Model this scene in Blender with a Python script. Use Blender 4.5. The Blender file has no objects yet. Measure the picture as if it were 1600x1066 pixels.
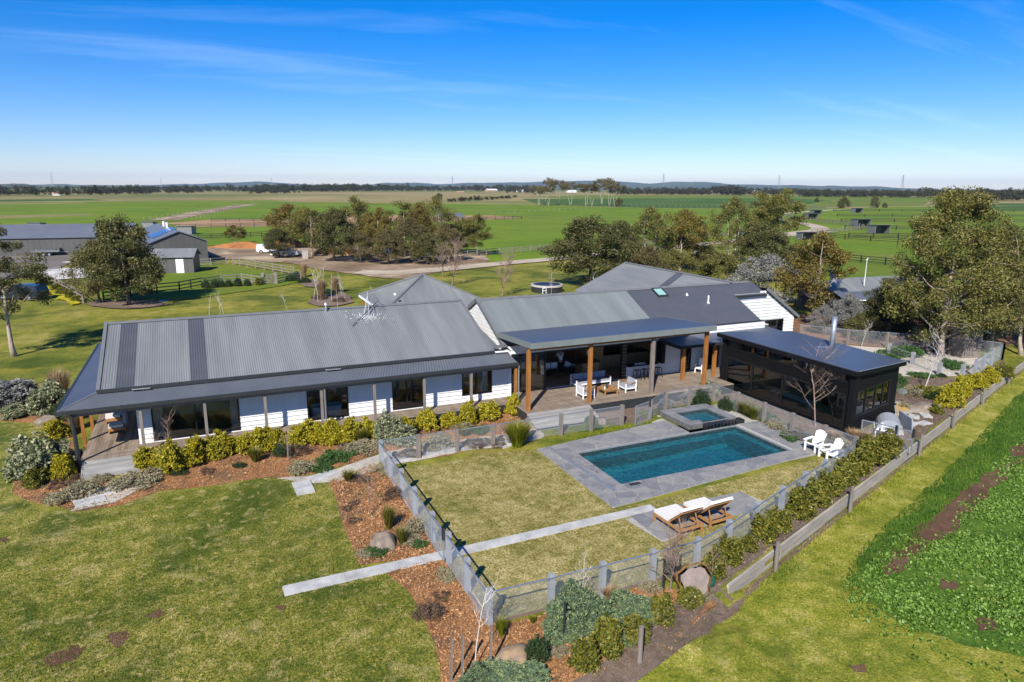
import bpy, math, random
import numpy as np
from mathutils import Matrix, Vector
rnd = random.Random(7)
nr = np.random.default_rng(11)
S = bpy.context.scene
COL = S.collection
R = math.radians

# ---------------------------------------------------------------- camera
CH = 12.8                                   # drone height over the yard, metres
PITCH, HEAD, ROLL, FPX = R(12.75), R(65.75), R(0.3), 1068.0
cd = bpy.data.cameras.new('camera'); cam = bpy.data.objects.new('camera', cd); COL.objects.link(cam)
cd.sensor_width = 36; cd.lens = 36 * FPX / 1600; cd.clip_start = 0.5; cd.clip_end = 40000
cam.matrix_world = Matrix.Translation((0, 0, CH)) @ Matrix.Rotation(HEAD - math.pi/2, 4, 'Z') @ Matrix.Rotation(math.pi/2 - PITCH, 4, 'X') @ Matrix.Rotation(ROLL, 4, 'Z')
S.camera = cam

# ---------------------------------------------------------------- sky and sun
SUN_EL, SUN_AZ = R(38.0), math.atan2(-.766, -.643)   # direction towards the sun (azimuth from +X)
w = bpy.data.worlds.new('World'); S.world = w; w.use_nodes = True
nt = w.node_tree; bgn = nt.nodes['Background']
sky = nt.nodes.new('ShaderNodeTexSky'); sky.sky_type = 'NISHITA'; sky.sun_disc = False
sky.sun_elevation = SUN_EL; sky.sun_rotation = math.pi/2 - SUN_AZ
sky.air_density = 1.0; sky.dust_density = 0.0; sky.ozone_density = 2.0; sky.altitude = 0
hsv = nt.nodes.new('ShaderNodeHueSaturation'); hsv.inputs['Saturation'].default_value = 1.36
air = nt.nodes.new('ShaderNodeMixRGB'); air.blend_type = 'MULTIPLY'; air.inputs['Fac'].default_value = 1; air.inputs['Color2'].default_value = (.445, .50, .70, 1)
nt.links.new(sky.outputs[0], air.inputs['Color1']); nt.links.new(air.outputs[0], hsv.inputs['Color'])
# thin cirrus streaks
tc = nt.nodes.new('ShaderNodeTexCoord')
sx = nt.nodes.new('ShaderNodeSeparateXYZ'); nt.links.new(tc.outputs['Generated'], sx.inputs[0])
def wmath(op, a, b):
    n = nt.nodes.new('ShaderNodeMath'); n.operation = op
    for i, v in enumerate((a, b)):
        if isinstance(v, (int, float)): n.inputs[i].default_value = v
        else: nt.links.new(v, n.inputs[i])
    return n.outputs[0]
zc = wmath('MAXIMUM', wmath('ADD', sx.outputs['Z'], .09), .05)
px = wmath('DIVIDE', sx.outputs['X'], zc); py = wmath('DIVIDE', sx.outputs['Y'], zc)
cx = nt.nodes.new('ShaderNodeCombineXYZ'); nt.links.new(px, cx.inputs[0]); nt.links.new(py, cx.inputs[1])
mp = nt.nodes.new('ShaderNodeMapping'); mp.inputs['Rotation'].default_value = (0, 0, R(28)); mp.inputs['Scale'].default_value = (.22, 1.15, 1)
nt.links.new(cx.outputs[0], mp.inputs[0])
cn = nt.nodes.new('ShaderNodeTexNoise'); cn.inputs['Scale'].default_value = .8; cn.inputs['Detail'].default_value = 7; cn.inputs['Roughness'].default_value = .62; cn.inputs['Distortion'].default_value = .6
nt.links.new(mp.outputs[0], cn.inputs['Vector'])
cr = nt.nodes.new('ShaderNodeValToRGB'); cr.color_ramp.elements[0].position = .56; cr.color_ramp.elements[1].position = .95
cr.color_ramp.elements[0].color = (0, 0, 0, 1); cr.color_ramp.elements[1].color = (.24, .24, .24, 1)
nt.links.new(cn.outputs['Fac'], cr.inputs[0])
mx = nt.nodes.new('ShaderNodeMixRGB'); mx.inputs['Color2'].default_value = (7.6, 8.6, 9.4, 1)
nt.links.new(cr.outputs[0], mx.inputs['Fac']); nt.links.new(hsv.outputs[0], mx.inputs['Color1'])
nt.links.new(mx.outputs[0], bgn.inputs['Color']); bgn.inputs['Strength'].default_value = 0.13
sl = bpy.data.lights.new('sun', 'SUN'); sl.energy = 4.9; sl.angle = R(.53); sl.color = (1, .95, .86)
so = bpy.data.objects.new('sun', sl); COL.objects.link(so)
so.rotation_euler = Vector((math.cos(SUN_EL)*math.cos(SUN_AZ), math.cos(SUN_EL)*math.sin(SUN_AZ), math.sin(SUN_EL))).to_track_quat('Z', 'Y').to_euler()
S.view_settings.view_transform = 'Standard'; S.view_settings.look = 'None'
S.view_settings.exposure = 0.62; S.view_settings.gamma = 1; S.view_settings.use_curve_mapping = False
S.render.engine = 'CYCLES'; S.cycles.max_bounces = 10; S.cycles.diffuse_bounces = 6; S.cycles.transparent_max_bounces = 24
S.cycles.volume_bounces = 0

# ---------------------------------------------------------------- survey helpers: photo sight line to ground
def un(u, v, z=0.0):
    x = (u - 800) / FPX; y = (533 - v) / FPX
    x, y = x*math.cos(ROLL) - y*math.sin(ROLL), x*math.sin(ROLL) + y*math.cos(ROLL)
    fw = math.cos(PITCH) + y*math.sin(PITCH); up = -math.sin(PITCH) + y*math.cos(PITCH)
    t = (z - CH) / up; f = fw*t; r = x*t
    return (f*math.cos(HEAD) + r*math.sin(HEAD), f*math.sin(HEAD) - r*math.cos(HEAD))
def zat(u, v, X, Y):
    a = un(u, v, 0 if v > 300 else 30); k = math.hypot(X, Y) / math.hypot(*a)
    return CH + ((0 if v > 300 else 30) - CH) * k
def smooth(a, b, x):
    t = min(1, max(0, (x - a) / (b - a))); return t*t*(3 - 2*t)
# the retaining wall line; the paddock on its right lies lower
WX, WY, WA = 14.0, 15.2, math.atan(.349)
WC, WS = math.cos(WA), math.sin(WA)
def st(x, y):
    dx, dy = x - WX, y - WY
    return dx*WS - dy*WC, dx*WC + dy*WS          # s: metres to the right of the wall, t: metres along it
def from_st(s, t): return WX + s*WS + t*WC, WY - s*WC + t*WS
def terrain(x, y):
    s, t = st(x, y)
    d = smooth(-7, 1, t) * (1 - smooth(60, 110, t))
    return -.55 * d * smooth(.0, .085 + 2.9*(1 - smooth(-5, 1, t)), s)
def G(u, v, dz=0.0):
    z = 0
    for _ in range(3):
        x, y = un(u, v, z); z = terrain(x, y)
    return Vector((x, y, z + dz))

# ---------------------------------------------------------------- mesh helpers
def origin(o): return Vector(o.location) if o.parent is None else origin(o.parent)
def tag(o, label=None, cat=None, group=None, kind=None):
    for k, v in (('label', label), ('category', cat), ('group', group), ('kind', kind)):
        if v: o[k] = v
    return o
def thing(name, loc, label, cat, group=None, rot=0):
    o = bpy.data.objects.new(name, None); COL.objects.link(o); o.location = loc; o.rotation_euler = (0, 0, rot)
    o.empty_display_size = .3
    return tag(o, label, cat, group)
class MB:
    def __init__(s): s.v = []; s.f = []
    def add(s, vs, fs):
        n = len(s.v); s.v += [tuple(p) for p in vs]; s.f += [tuple(i + n for i in f) for f in fs]; return s
    def quad(s, *p): return s.add(p, [tuple(range(len(p)))])
    def box(s, x0, x1, y0, y1, z0, z1):
        return s.add([(x, y, z) for z in (z0, z1) for y in (y0, y1) for x in (x0, x1)],
                     [(0, 2, 3, 1), (4, 5, 7, 6), (0, 1, 5, 4), (2, 6, 7, 3), (0, 4, 6, 2), (1, 3, 7, 5)])
    def beam(s, a, b, wd, ht, up=(0, 0, 1)):
        a = Vector(a); b = Vector(b); d = (b - a).normalized(); u = Vector(up)
        if abs(d.dot(u)) > .98: u = Vector((0, 1, 0))
        r = d.cross(u).normalized(); u = r.cross(d); r *= wd/2; u *= ht/2
        return s.add([a - r - u, a + r - u, a - r + u, a + r + u, b - r - u, b + r - u, b - r + u, b + r + u],
                     [(0, 1, 3, 2), (4, 6, 7, 5), (0, 4, 5, 1), (2, 3, 7, 6), (0, 2, 6, 4), (1, 5, 7, 3)])
    def prism(s, pts, z0, z1):
        n = len(pts); f0 = [tuple(range(n))[::-1], tuple(range(n, 2*n))] + [(i, (i+1) % n, n + (i+1) % n, n + i) for i in range(n)]
        z1 = z1 if hasattr(z1, '__len__') else [z1]*n; z0 = z0 if hasattr(z0, '__len__') else [z0]*n
        return s.add([(p[0], p[1], z) for p, z in zip(pts, z0)] + [(p[0], p[1], z) for p, z in zip(pts, z1)], f0)
    def tube(s, pts, rad, n=6, cap=True):
        pts = [Vector(p) for p in pts]; m = len(pts)
        rad = rad if hasattr(rad, '__len__') else [rad]*m; vs = []
        for i, p in enumerate(pts):
            d = (pts[min(i+1, m-1)] - pts[max(i-1, 0)]).normalized()
            u = Vector((0, 0, 1)) if abs(d.z) < .9 else Vector((1, 0, 0))
            a = d.cross(u).normalized(); b = a.cross(d)
            vs += [p + (a*math.cos(2*math.pi*k/n) + b*math.sin(2*math.pi*k/n))*rad[i] for k in range(n)]
        fs = [(i*n + k, i*n + (k+1) % n, (i+1)*n + (k+1) % n, (i+1)*n + k) for i in range(m-1) for k in range(n)]
        if cap: fs += [tuple(range(n))[::-1], tuple(range((m-1)*n, m*n))]
        return s.add(vs, fs)
    def cyl(s, x, y, z0, z1, r0, r1=None, n=12): return s.tube([(x, y, z0), (x, y, z1)], [r0, r0 if r1 is None else r1], n)
    def ball(s, c, r, n=8, m=6, jit=0):
        vs = [(c[0], c[1], c[2] - r[2])]; fs = []
        for j in range(1, m):
            a = math.pi*j/m
            for k in range(n):
                q = 1 + rnd.uniform(-jit, jit); b = 2*math.pi*k/n
                vs.append((c[0] + r[0]*math.sin(a)*math.cos(b)*q, c[1] + r[1]*math.sin(a)*math.sin(b)*q, c[2] - r[2]*math.cos(a)*q))
        vs.append((c[0], c[1], c[2] + r[2])); t = len(vs) - 1
        fs += [(0, 1 + (k+1) % n, 1 + k) for k in range(n)] + [(t, t - n + k, t - n + (k+1) % n) for k in range(n)]
        fs += [(1 + j*n + k, 1 + j*n + (k+1) % n, 1 + (j+1)*n + (k+1) % n, 1 + (j+1)*n + k) for j in range(m-2) for k in range(n)]
        return s.add(vs, fs)
    def build(s, name, mat, parent=None, smooth=False, loc=None, label=None, kind=None):
        o0 = Vector(loc) if loc is not None else (origin(parent) if parent else Vector((0, 0, 0)))
        me = bpy.data.meshes.new(name); me.from_pydata([tuple(Vector(p) - o0) for p in s.v], [], s.f)
        if smooth: me.polygons.foreach_set('use_smooth', [True]*len(me.polygons))
        me.materials.append(mat); me.update()
        o = bpy.data.objects.new(name, me); COL.objects.link(o)
        if parent: o.parent = parent
        elif loc is not None: o.location = loc
        return tag(o, label, None, None, kind)
def np_mesh(name, V, F, mat):
    """V (n,3), F (m,k) arrays -> mesh"""
    me = bpy.data.meshes.new(name); V = np.ascontiguousarray(V, np.float32); F = np.ascontiguousarray(F, np.int32)
    me.vertices.add(len(V)); me.vertices.foreach_set('co', V.ravel())
    m, k = F.shape
    me.loops.add(m*k); me.loops.foreach_set('vertex_index', F.ravel())
    me.polygons.add(m); me.polygons.foreach_set('loop_start', np.arange(0, m*k, k, dtype=np.int32))
    me.polygons.foreach_set('loop_total', np.full(m, k, np.int32))
    me.materials.append(mat); me.update(calc_edges=True); return me
def link(name, me, loc=(0, 0, 0), rot=0, scale=(1, 1, 1), parent=None):
    o = bpy.data.objects.new(name, me); COL.objects.link(o); o.location = loc; o.rotation_euler = (0, 0, rot); o.scale = scale
    if parent: o.parent = parent
    return o
def dup(o, loc=None, rot=None, scale=None, label=None, parent=None):
    c = o.copy(); COL.objects.link(c)
    if parent: c.parent = parent
    if loc is not None: c.location = loc
    if rot is not None: c.rotation_euler = (0, 0, rot)
    if scale is not None: c.scale = scale
    if label: c['label'] = label
    for ch in o.children: dup(ch, parent=c)
    return c
def sheet(name, pts, z, mat, kind='structure', thick=0):
    """flat ground patch; pts are world xy; follows the terrain if z is None"""
    m = MB()
    if thick: m.prism(pts, z - thick, z)
    else: m.add([(p[0], p[1], z) for p in pts], [tuple(range(len(pts)))])
    c = Vector((sum(p[0] for p in pts)/len(pts), sum(p[1] for p in pts)/len(pts), z))
    o = m.build(name, mat, None, loc=c, kind=kind)
    if m.f and o.data.polygons[0].normal.z < 0 and not thick: o.data.flip_normals()
    return o
def wob(pts, amp, step):
    """a polygon outline resampled with an uneven, hand-cut edge"""
    out = []
    for a, b in zip(pts, pts[1:] + pts[:1]):
        n = max(1, int(math.dist(a, b)/step))
        for i in range(n):
            t = i/n; k = amp if i else amp*.3
            out.append((a[0]*(1-t) + b[0]*t + rnd.uniform(-k, k), a[1]*(1-t) + b[1]*t + rnd.uniform(-k, k)))
    return out
def PX(*pts): return [un(*p) for p in pts]
def inside(poly, x, y):
    c = False; n = len(poly)
    for i in range(n):
        (x1, y1), (x2, y2) = poly[i], poly[i-1]
        if (y1 > y) != (y2 > y) and x < (x2 - x1)*(y - y1)/(y2 - y1) + x1: c = not c
    return c
def inside_np(poly, X, Y):
    c = np.zeros(len(X), bool); n = len(poly)
    for i in range(n):
        (x1, y1), (x2, y2) = poly[i][:2], poly[i-1][:2]
        if y1 == y2: continue
        c ^= ((y1 > Y) != (y2 > Y)) & (X < (x2 - x1)*(Y - y1)/(y2 - y1) + x1)
    return c

# ---------------------------------------------------------------- materials
class NT:
    def __init__(s, name):
        s.m = bpy.data.materials.new(name); s.m.use_nodes = True; s.t = s.m.node_tree
        s.b = s.t.nodes['Principled BSDF']; s.out = s.t.nodes['Material Output']
    def n(s, ty, **kw):
        n = s.t.nodes.new('ShaderNode' + ty)
        for k, v in kw.items():
            if hasattr(n, k): setattr(n, k, v)
            else: s.set(n.inputs[k.replace('_', ' ')], v)
        return n
    def set(s, i, v):
        if isinstance(v, bpy.types.NodeSocket): s.t.links.new(v, i)
        elif isinstance(v, (tuple, list)) and len(v) == 3 and i.type == 'RGBA': i.default_value = (*v, 1)
        else: i.default_value = v
    def coord(s, scale=(1, 1, 1), rot=0, world=False):
        c = s.n('NewGeometry').outputs['Position'] if world else s.n('TexCoord').outputs['Object']
        m = s.n('Mapping'); s.set(m.inputs[0], c); m.inputs['Scale'].default_value = scale; m.inputs['Rotation'].default_value = (0, 0, rot)
        return m.outputs[0]
    def noise(s, co, scale, detail=4, rough=.6, dist=0):
        n = s.n('TexNoise', Scale=scale, Detail=detail, Roughness=rough, Distortion=dist); s.set(n.inputs['Vector'], co); return n.outputs['Fac']
    def math(s, op, a, b=0.0):
        n = s.n('Math', operation=op); s.set(n.inputs[0], a); s.set(n.inputs[1], b); return n.outputs[0]
    def ramp(s, fac, stops):
        n = s.n('ValToRGB'); e = n.color_ramp.elements
        while len(e) < len(stops): e.new(.5)
        for x, (p, c) in zip(e, stops): x.position = p; x.color = (*c, 1)
        s.set(n.inputs[0], fac); return n.outputs[0]
    def mix(s, fac, a, b, blend='MIX'):
        n = s.n('MixRGB', blend_type=blend); s.set(n.inputs[0], fac); s.set(n.inputs[1], a); s.set(n.inputs[2], b); return n.outputs[0]
    def bump(s, h, strength, dist=.02):
        n = s.n('Bump', Strength=strength, Distance=dist); s.set(n.inputs['Height'], h); s.set(s.b.inputs['Normal'], n.outputs[0])
    def fin(s, col, rough=.7, spec=.3, metal=0):
        s.set(s.b.inputs['Base Color'], col); s.set(s.b.inputs['Roughness'], rough); s.b.inputs['Specular IOR Level'].default_value = spec
        s.b.inputs['Metallic'].default_value = metal; return s.m
def M(name, c1, c2=None, scale=3, rough=.7, bump=0, bscale=40, spec=.3, metal=0, stretch=(1, 1, 1), island=0, rot=0, world=False):
    k = NT(name); c2 = c2 or tuple(x*.72 for x in c1)
    co = k.coord(stretch, rot, world); f = k.noise(co, scale, 5, .62)
    col = k.ramp(f, [(.3, c2), (.7, c1)])
    if island:
        r = k.n('NewGeometry').outputs['Random Per Island']
        col = k.mix(1, col, k.ramp(r, [(0, (1 - 2*island,)*3), (1, (1, 1, 1))]), 'MULTIPLY')
    if bump: k.bump(k.noise(co, bscale, 4, .65), bump)
    return k.fin(col, rough, spec, metal)
def ground_mat(name, stops, big=.25, mid=1.8, fine=22, wts=(.4, .25, .35), bump=.5, rot=0, st_=(1, 1, 1), over=None):
    k = NT(name); co = k.coord(st_, rot, True)
    a = k.math('MULTIPLY', k.noise(co, big, 5, .55, .4), wts[0]); b = k.math('MULTIPLY', k.noise(co, mid, 4, .6), wts[1]); c = k.math('MULTIPLY', k.noise(co, fine, 4, .75), wts[2])
    f = k.math('ADD', k.math('ADD', a, b), c); col = k.ramp(f, stops)
    if over:
        for cc, sc, lo, hi, amt in over:
            p = k.ramp(k.noise(co, sc, 4, .6, .5), [(lo, (0, 0, 0)), (hi, (amt,)*3)]); col = k.mix(p, col, cc)
    if bump: k.bump(k.noise(co, fine*1.3, 3, .8), bump, .06)
    return k.fin(col, .9, .15)
def leaf_mat(name, cols, tl=.3, gloss=.08, objvar=.2):
    k = NT(name); g = k.n('NewGeometry'); n = len(cols)
    col = k.ramp(g.outputs['Random Per Island'], [(i/(n-1), c) for i, c in enumerate(cols)])
    r = k.n('ObjectInfo').outputs['Random']
    col = k.mix(1, col, k.ramp(r, [(0, (1 - objvar, 1 - objvar, 1 - objvar*.7)), (1, (1, 1, 1))]), 'MULTIPLY')
    d = k.n('BsdfDiffuse'); k.set(d.inputs[0], col); t = k.n('BsdfTranslucent'); k.set(t.inputs[0], col)
    gl = k.n('BsdfGlossy', Roughness=.5); gl.inputs[0].default_value = (.7, .75, .6, 1)
    a = k.n('MixShader'); a.inputs[0].default_value = tl; k.t.links.new(d.outputs[0], a.inputs[1]); k.t.links.new(t.outputs[0], a.inputs[2])
    b = k.n('MixShader'); b.inputs[0].default_value = gloss*.35; k.t.links.new(a.outputs[0], b.inputs[1]); k.t.links.new(gl.outputs[0], b.inputs[2])
    k.t.links.new(b.outputs[0], k.out.inputs[0]); return k.m
def glass_mat(name, tint=(.55, .6, .6), refl=1.0, rough=.0, ior=1.9):
    k = NT(name); tr = k.n('BsdfTransparent'); tr.inputs[0].default_value = (*tint, 1); gl = k.n('BsdfGlossy', Roughness=rough)
    gl.inputs[0].default_value = (refl, refl, refl, 1)
    fr = k.n('Fresnel', IOR=ior); mxs = k.n('MixShader'); k.t.links.new(fr.outputs[0], mxs.inputs[0]); k.t.links.new(tr.outputs[0], mxs.inputs[1]); k.t.links.new(gl.outputs[0], mxs.inputs[2])
    k.t.links.new(mxs.outputs[0], k.out.inputs[0]); return k.m
# ================================================================ materials
m_lawn = ground_mat('lawn grass', [(.38, (.050, .080, .008)), (.46, (.115, .138, .015)), (.52, (.215, .205, .032)), (.57, (.34, .285, .078)), (.63, (.52, .42, .18))], .2, 1.5, 11, (.20, .24, .56), 1, over=[((.033, .068, .006), .28, .50, .62, .66), ((.44, .35, .135), 2.6, .56, .66, .6), ((.028, .058, .005), 3.4, .57, .66, .62), ((.48, .385, .17), .8, .58, .70, .45), ((.10, .06, .03), .42, .69, .75, .6)])
m_plawn = ground_mat('pool lawn grass', [(.38, (.09, .09, .014)), (.46, (.195, .175, .04)), (.52, (.315, .265, .088)), (.59, (.52, .425, .21))], .4, 2.2, 12, (.20, .24, .56), 1, over=[((.10, .115, .016), .45, .54, .68, .55), ((.50, .41, .195), 3, .56, .66, .55), ((.08, .09, .012), 3.5, .58, .67, .5)])
m_yard = ground_mat('rough yard grass', [(.36, (.045, .072, .008)), (.45, (.115, .135, .014)), (.53, (.215, .20, .028)), (.62, (.33, .265, .08))], .12, .8, 5, (.36, .28, .36), .8, over=[((.035, .062, .006), .14, .50, .62, .65), ((.34, .28, .03), .2, .58, .70, .5), ((.26, .17, .08), .11, .62, .72, .5)])
m_strip = ground_mat('mown strip grass', [(.37, (.07, .105, .009)), (.46, (.16, .185, .016)), (.53, (.275, .265, .034)), (.61, (.46, .40, .14))], .3, 1.6, 11, (.24, .26, .5), .9, over=[((.065, .11, .008), .4, .52, .66, .6), ((.36, .30, .07), 1.6, .56, .70, .5), ((.07, .115, .01), 3, .57, .68, .5), ((.16, .11, .05), .8, .64, .74, .5)])
m_long = ground_mat('long dark grass', [(.35, (.022, .06, .006)), (.5, (.06, .125, .012)), (.65, (.15, .21, .03))], .4, 2, 8, (.3, .3, .4), 1)
m_crop = ground_mat('crop soil', [(.36, (.075, .036, .02)), (.5, (.15, .08, .048)), (.64, (.23, .14, .09))], .5, 3, 20, (.3, .3, .4), 1)
m_pad = ground_mat('paddock grass', [(.32, (.075, .125, .005)), (.5, (.115, .18, .007)), (.66, (.175, .225, .014))], .03, .3, 2.5, (.5, .3, .2), .2, over=[((.16, .17, .02), .012, .5, .66, .5), ((.06, .115, .006), .05, .55, .68, .5)])
m_pad2 = ground_mat('grazed paddock grass', [(.32, (.065, .11, .008)), (.5, (.115, .16, .012)), (.66, (.19, .185, .03))], .04, .4, 3, (.5, .3, .2), .2, over=[((.18, .14, .05), .05, .56, .68, .5)])
m_plain = ground_mat('open plain grass', [(.3, (.07, .10, .02)), (.5, (.16, .16, .05)), (.66, (.25, .22, .08))], .006, .03, .3, (.5, .3, .2), 0)
m_tan = ground_mat('dry stubble field', [(.3, (.17, .14, .05)), (.5, (.27, .21, .085)), (.66, (.36, .28, .13))], .008, .05, .4, (.5, .3, .2), 0, over=[((.12, .15, .03), .006, .5, .62, .7)])
m_dark = ground_mat('dark green crop', [(.34, (.03, .075, .008)), (.5, (.055, .105, .012)), (.64, (.09, .135, .02))], .01, .1, .6, (.5, .3, .2), 0)
m_gravel = ground_mat('driveway gravel', [(.3, (.25, .20, .14)), (.5, (.40, .33, .24)), (.68, (.55, .47, .36))], .12, .9, 9, (.4, .3, .3), .4)
m_dirt = ground_mat('yard dirt', [(.34, (.115, .075, .048)), (.5, (.22, .155, .10)), (.66, (.38, .29, .195))], .12, .8, 7, (.45, .3, .25), .4, over=[((.48, .38, .26), .09, .52, .64, .8)])
m_asph = ground_mat('yard screenings', [(.3, (.10, .088, .078)), (.5, (.155, .135, .115)), (.7, (.22, .19, .16))], .15, 1, 10, (.4, .3, .3), .3)
m_sand = ground_mat('arena sand', [(.3, (.22, .12, .055)), (.5, (.34, .21, .11)), (.7, (.42, .29, .17))], .05, .5, 5, (.45, .3, .25), .2)
m_mulch = ground_mat('mulch', [(.34, (.10, .045, .02)), (.46, (.28, .128, .052)), (.56, (.47, .24, .10)), (.68, (.70, .46, .27))], .35, 4, 18, (.26, .26, .48), 1, over=[((.13, .085, .055), .55, .50, .62, .75), ((.09, .055, .035), 1.7, .56, .68, .5)])
m_bark = ground_mat('weathered mulch', [(.3, (.06, .042, .03)), (.45, (.15, .105, .072)), (.58, (.27, .20, .15)), (.7, (.42, .34, .27))], .35, 4, 26, (.28, .26, .46), 1)
m_pebble = ground_mat('pale pebbles', [(.34, (.30, .26, .21)), (.5, (.50, .45, .37)), (.66, (.70, .65, .57))], .5, 4, 14, (.3, .3, .4), 1, over=[((.12, .13, .05), .6, .64, .74, .4)])
m_stone = M('bluestone', (.235, .232, .24), (.125, .125, .132), 2.2, .75, .35, 30, island=0)
m_joint = M('paving joint', (.42, .40, .37), (.30, .285, .26), 8, .9, .3)
m_conc = M('concrete', (.52, .51, .48), (.30, .295, .28), 1.6, .85, .2, 60)
m_slab = M('pale slab', (.62, .58, .53), (.46, .43, .39), .25, .85)
m_white = M('white weatherboard', (.67, .67, .665), (.58, .58, .575), 1.5, .5)
m_trim = M('white trim', (.82, .82, .81), (.76, .76, .75), 3, .45)
m_grey = M('grey paint', (.155, .16, .165), (.125, .13, .135), 3, .5)
m_rlight = M('light grey roof', (.195, .203, .205), (.138, .147, .15), 1.3, .48, stretch=(1, .12, .12), spec=.3)
m_rgreen = M('weathered grey roof', (.182, .20, .198), (.135, .15, .15), 1.3, .48, stretch=(1, .12, .12), spec=.3)
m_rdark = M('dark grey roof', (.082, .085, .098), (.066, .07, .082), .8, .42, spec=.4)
m_rblue = M('slate blue roof', (.072, .084, .115), (.06, .071, .098), .6, .4, spec=.45)
m_rmid = M('grey verandah roof', (.115, .125, .142), (.09, .10, .115), .8, .42, spec=.4)
m_gutter = M('charcoal gutter', (.030, .033, .036), (.022, .024, .026), 4, .4, spec=.5)
m_black = M('black cladding', (.009, .009, .010), (.006, .006, .007), 3, .6, spec=.15)
m_frame = M('black window frame', (.012, .012, .013), (.009, .009, .01), 5, .35, spec=.5)
m_deck = M('weathered deck board', (.36, .285, .215), (.22, .165, .12), 1.2, .7, .2, 30, stretch=(3, .35, 1), island=.2)
m_deckr = M('weathered deck board lengthwise', (.33, .265, .205), (.20, .155, .118), 1.2, .7, .2, 30, stretch=(3, .35, 1), island=.16)
m_step = M('silvered step timber', (.36, .35, .34), (.22, .21, .20), 1.5, .75, .2, 30, stretch=(.4, 3, 3), island=.12)
m_post = M('weathered post timber', (.25, .215, .19), (.15, .125, .105), 3, .8, .3, 30, stretch=(3, 3, .4), island=.1)
m_cedar = M('oiled cedar post', (.36, .155, .042), (.20, .08, .02), 2.5, .5, .1, 30, stretch=(3, 3, .4))
m_teak = M('teak', (.42, .225, .085), (.28, .14, .05), 3, .55, .1, stretch=(2, 2, 2), island=.12)
m_floor = M('interior floor', (.46, .28, .15), (.30, .18, .09), 1.5, .35, stretch=(.4, 3, 1), island=.2)
m_in = M('interior wall', (.50, .47, .43), (.42, .39, .36), 1, .8)
m_inw = M('interior timber lining', (.55, .29, .12), (.38, .19, .075), 1.5, .6, stretch=(3, 3, .3))
m_sleep = M('retaining sleeper', (.47, .42, .36), (.28, .245, .205), 1.2, .8, .3, 30, stretch=(.5, .5, 4), island=.12)
m_galv = M('galvanised steel', (.42, .45, .49), (.32, .35, .39), 6, .38, spec=.5, metal=.6)
m_greypost = M('grey capped post', (.30, .31, .325), (.21, .22, .235), 3, .75)
m_rust = M('rusted steel edging', (.16, .06, .025), (.09, .035, .015), 4, .8)
m_cush = M('grey cushion', (.30, .32, .36), (.25, .27, .31), 4, .9)
m_pale = M('pale cushion', (.68, .65, .62), (.6, .57, .54), 4, .9)
m_wmetal = M('white powder coat', (.80, .80, .80), (.74, .74, .74), 4, .4)
m_rock = M('boulder rock', (.30, .235, .175), (.12, .10, .085), 2.6, .9, .9, 6)
m_rocko = M('ochre boulder rock', (.42, .275, .135), (.20, .155, .12), 2.4, .9, .9, 6)
m_bank = M('birch bark', (.62, .58, .54), (.40, .36, .33), 6, .8)
m_gumbark = M('gum bark', (.46, .38, .31), (.21, .165, .13), 3, .85, .3, stretch=(2, 2, .5))
m_dbark = M('dark bark', (.17, .125, .095), (.08, .058, .045), 4, .9, .3, stretch=(2, 2, .5))
m_twig = M('bare twig', (.30, .21, .165), (.19, .13, .10), 4, .85)
m_rail = M('grey fence rail', (.27, .235, .20), (.16, .14, .12), 2, .85, stretch=(1, 1, 1))
m_drail = M('black fence rail', (.025, .023, .022), (.018, .017, .016), 3, .7)
m_shed = M('grey shed cladding', (.105, .10, .095), (.085, .082, .078), .5, .5)
m_sroof = M('grey shed roof', (.14, .15, .17), (.115, .125, .145), .3, .45, spec=.4)
m_shelt = M('shelter cladding', (.19, .195, .20), (.15, .155, .16), 1, .6)
m_car = M('white car paint', (.75, .76, .77), (.7, .71, .72), 2, .25, spec=.6)
m_dcar = M('dark blue car paint', (.02, .025, .035), (.015, .02, .03), 2, .2, spec=.6)
m_tyre = M('tyre rubber', (.015, .015, .015), None, 5, .8)
m_cglass = M('dark car glass', (.01, .012, .015), None, 3, .08, spec=.8)
m_glass = glass_mat('window glass', (.84, .88, .87))
m_fglass = glass_mat('skylight glass', (.35, .6, .55), ior=1.7)
def mesh_fabric(name, base, extra, col):
    """fine woven fence mesh: see-through square on, closing up at a glancing angle"""
    k = NT(name); lw = k.n('LayerWeight', Blend=.5); tr = k.n('BsdfTransparent'); df = k.n('BsdfDiffuse')
    co = k.coord((1, 1, 1)); f = k.noise(co, 1.6, 4, .6)
    k.set(df.inputs[0], k.ramp(f, [(.3, tuple(c*.7 for c in col)), (.7, col)]))
    fac = k.math('ADD', k.math('MULTIPLY', k.math('POWER', lw.outputs['Facing'], 2.2), extra), base)
    mxs = k.n('MixShader'); k.t.links.new(fac, mxs.inputs[0]); k.t.links.new(tr.outputs[0], mxs.inputs[1]); k.t.links.new(df.outputs[0], mxs.inputs[2])
    k.t.links.new(mxs.outputs[0], k.out.inputs[0]); return k.m
m_mesh = mesh_fabric('fence mesh', .15, .46, (.50, .535, .58))
m_wire = mesh_fabric('wire netting', .10, .3, (.30, .30, .30))
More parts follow.
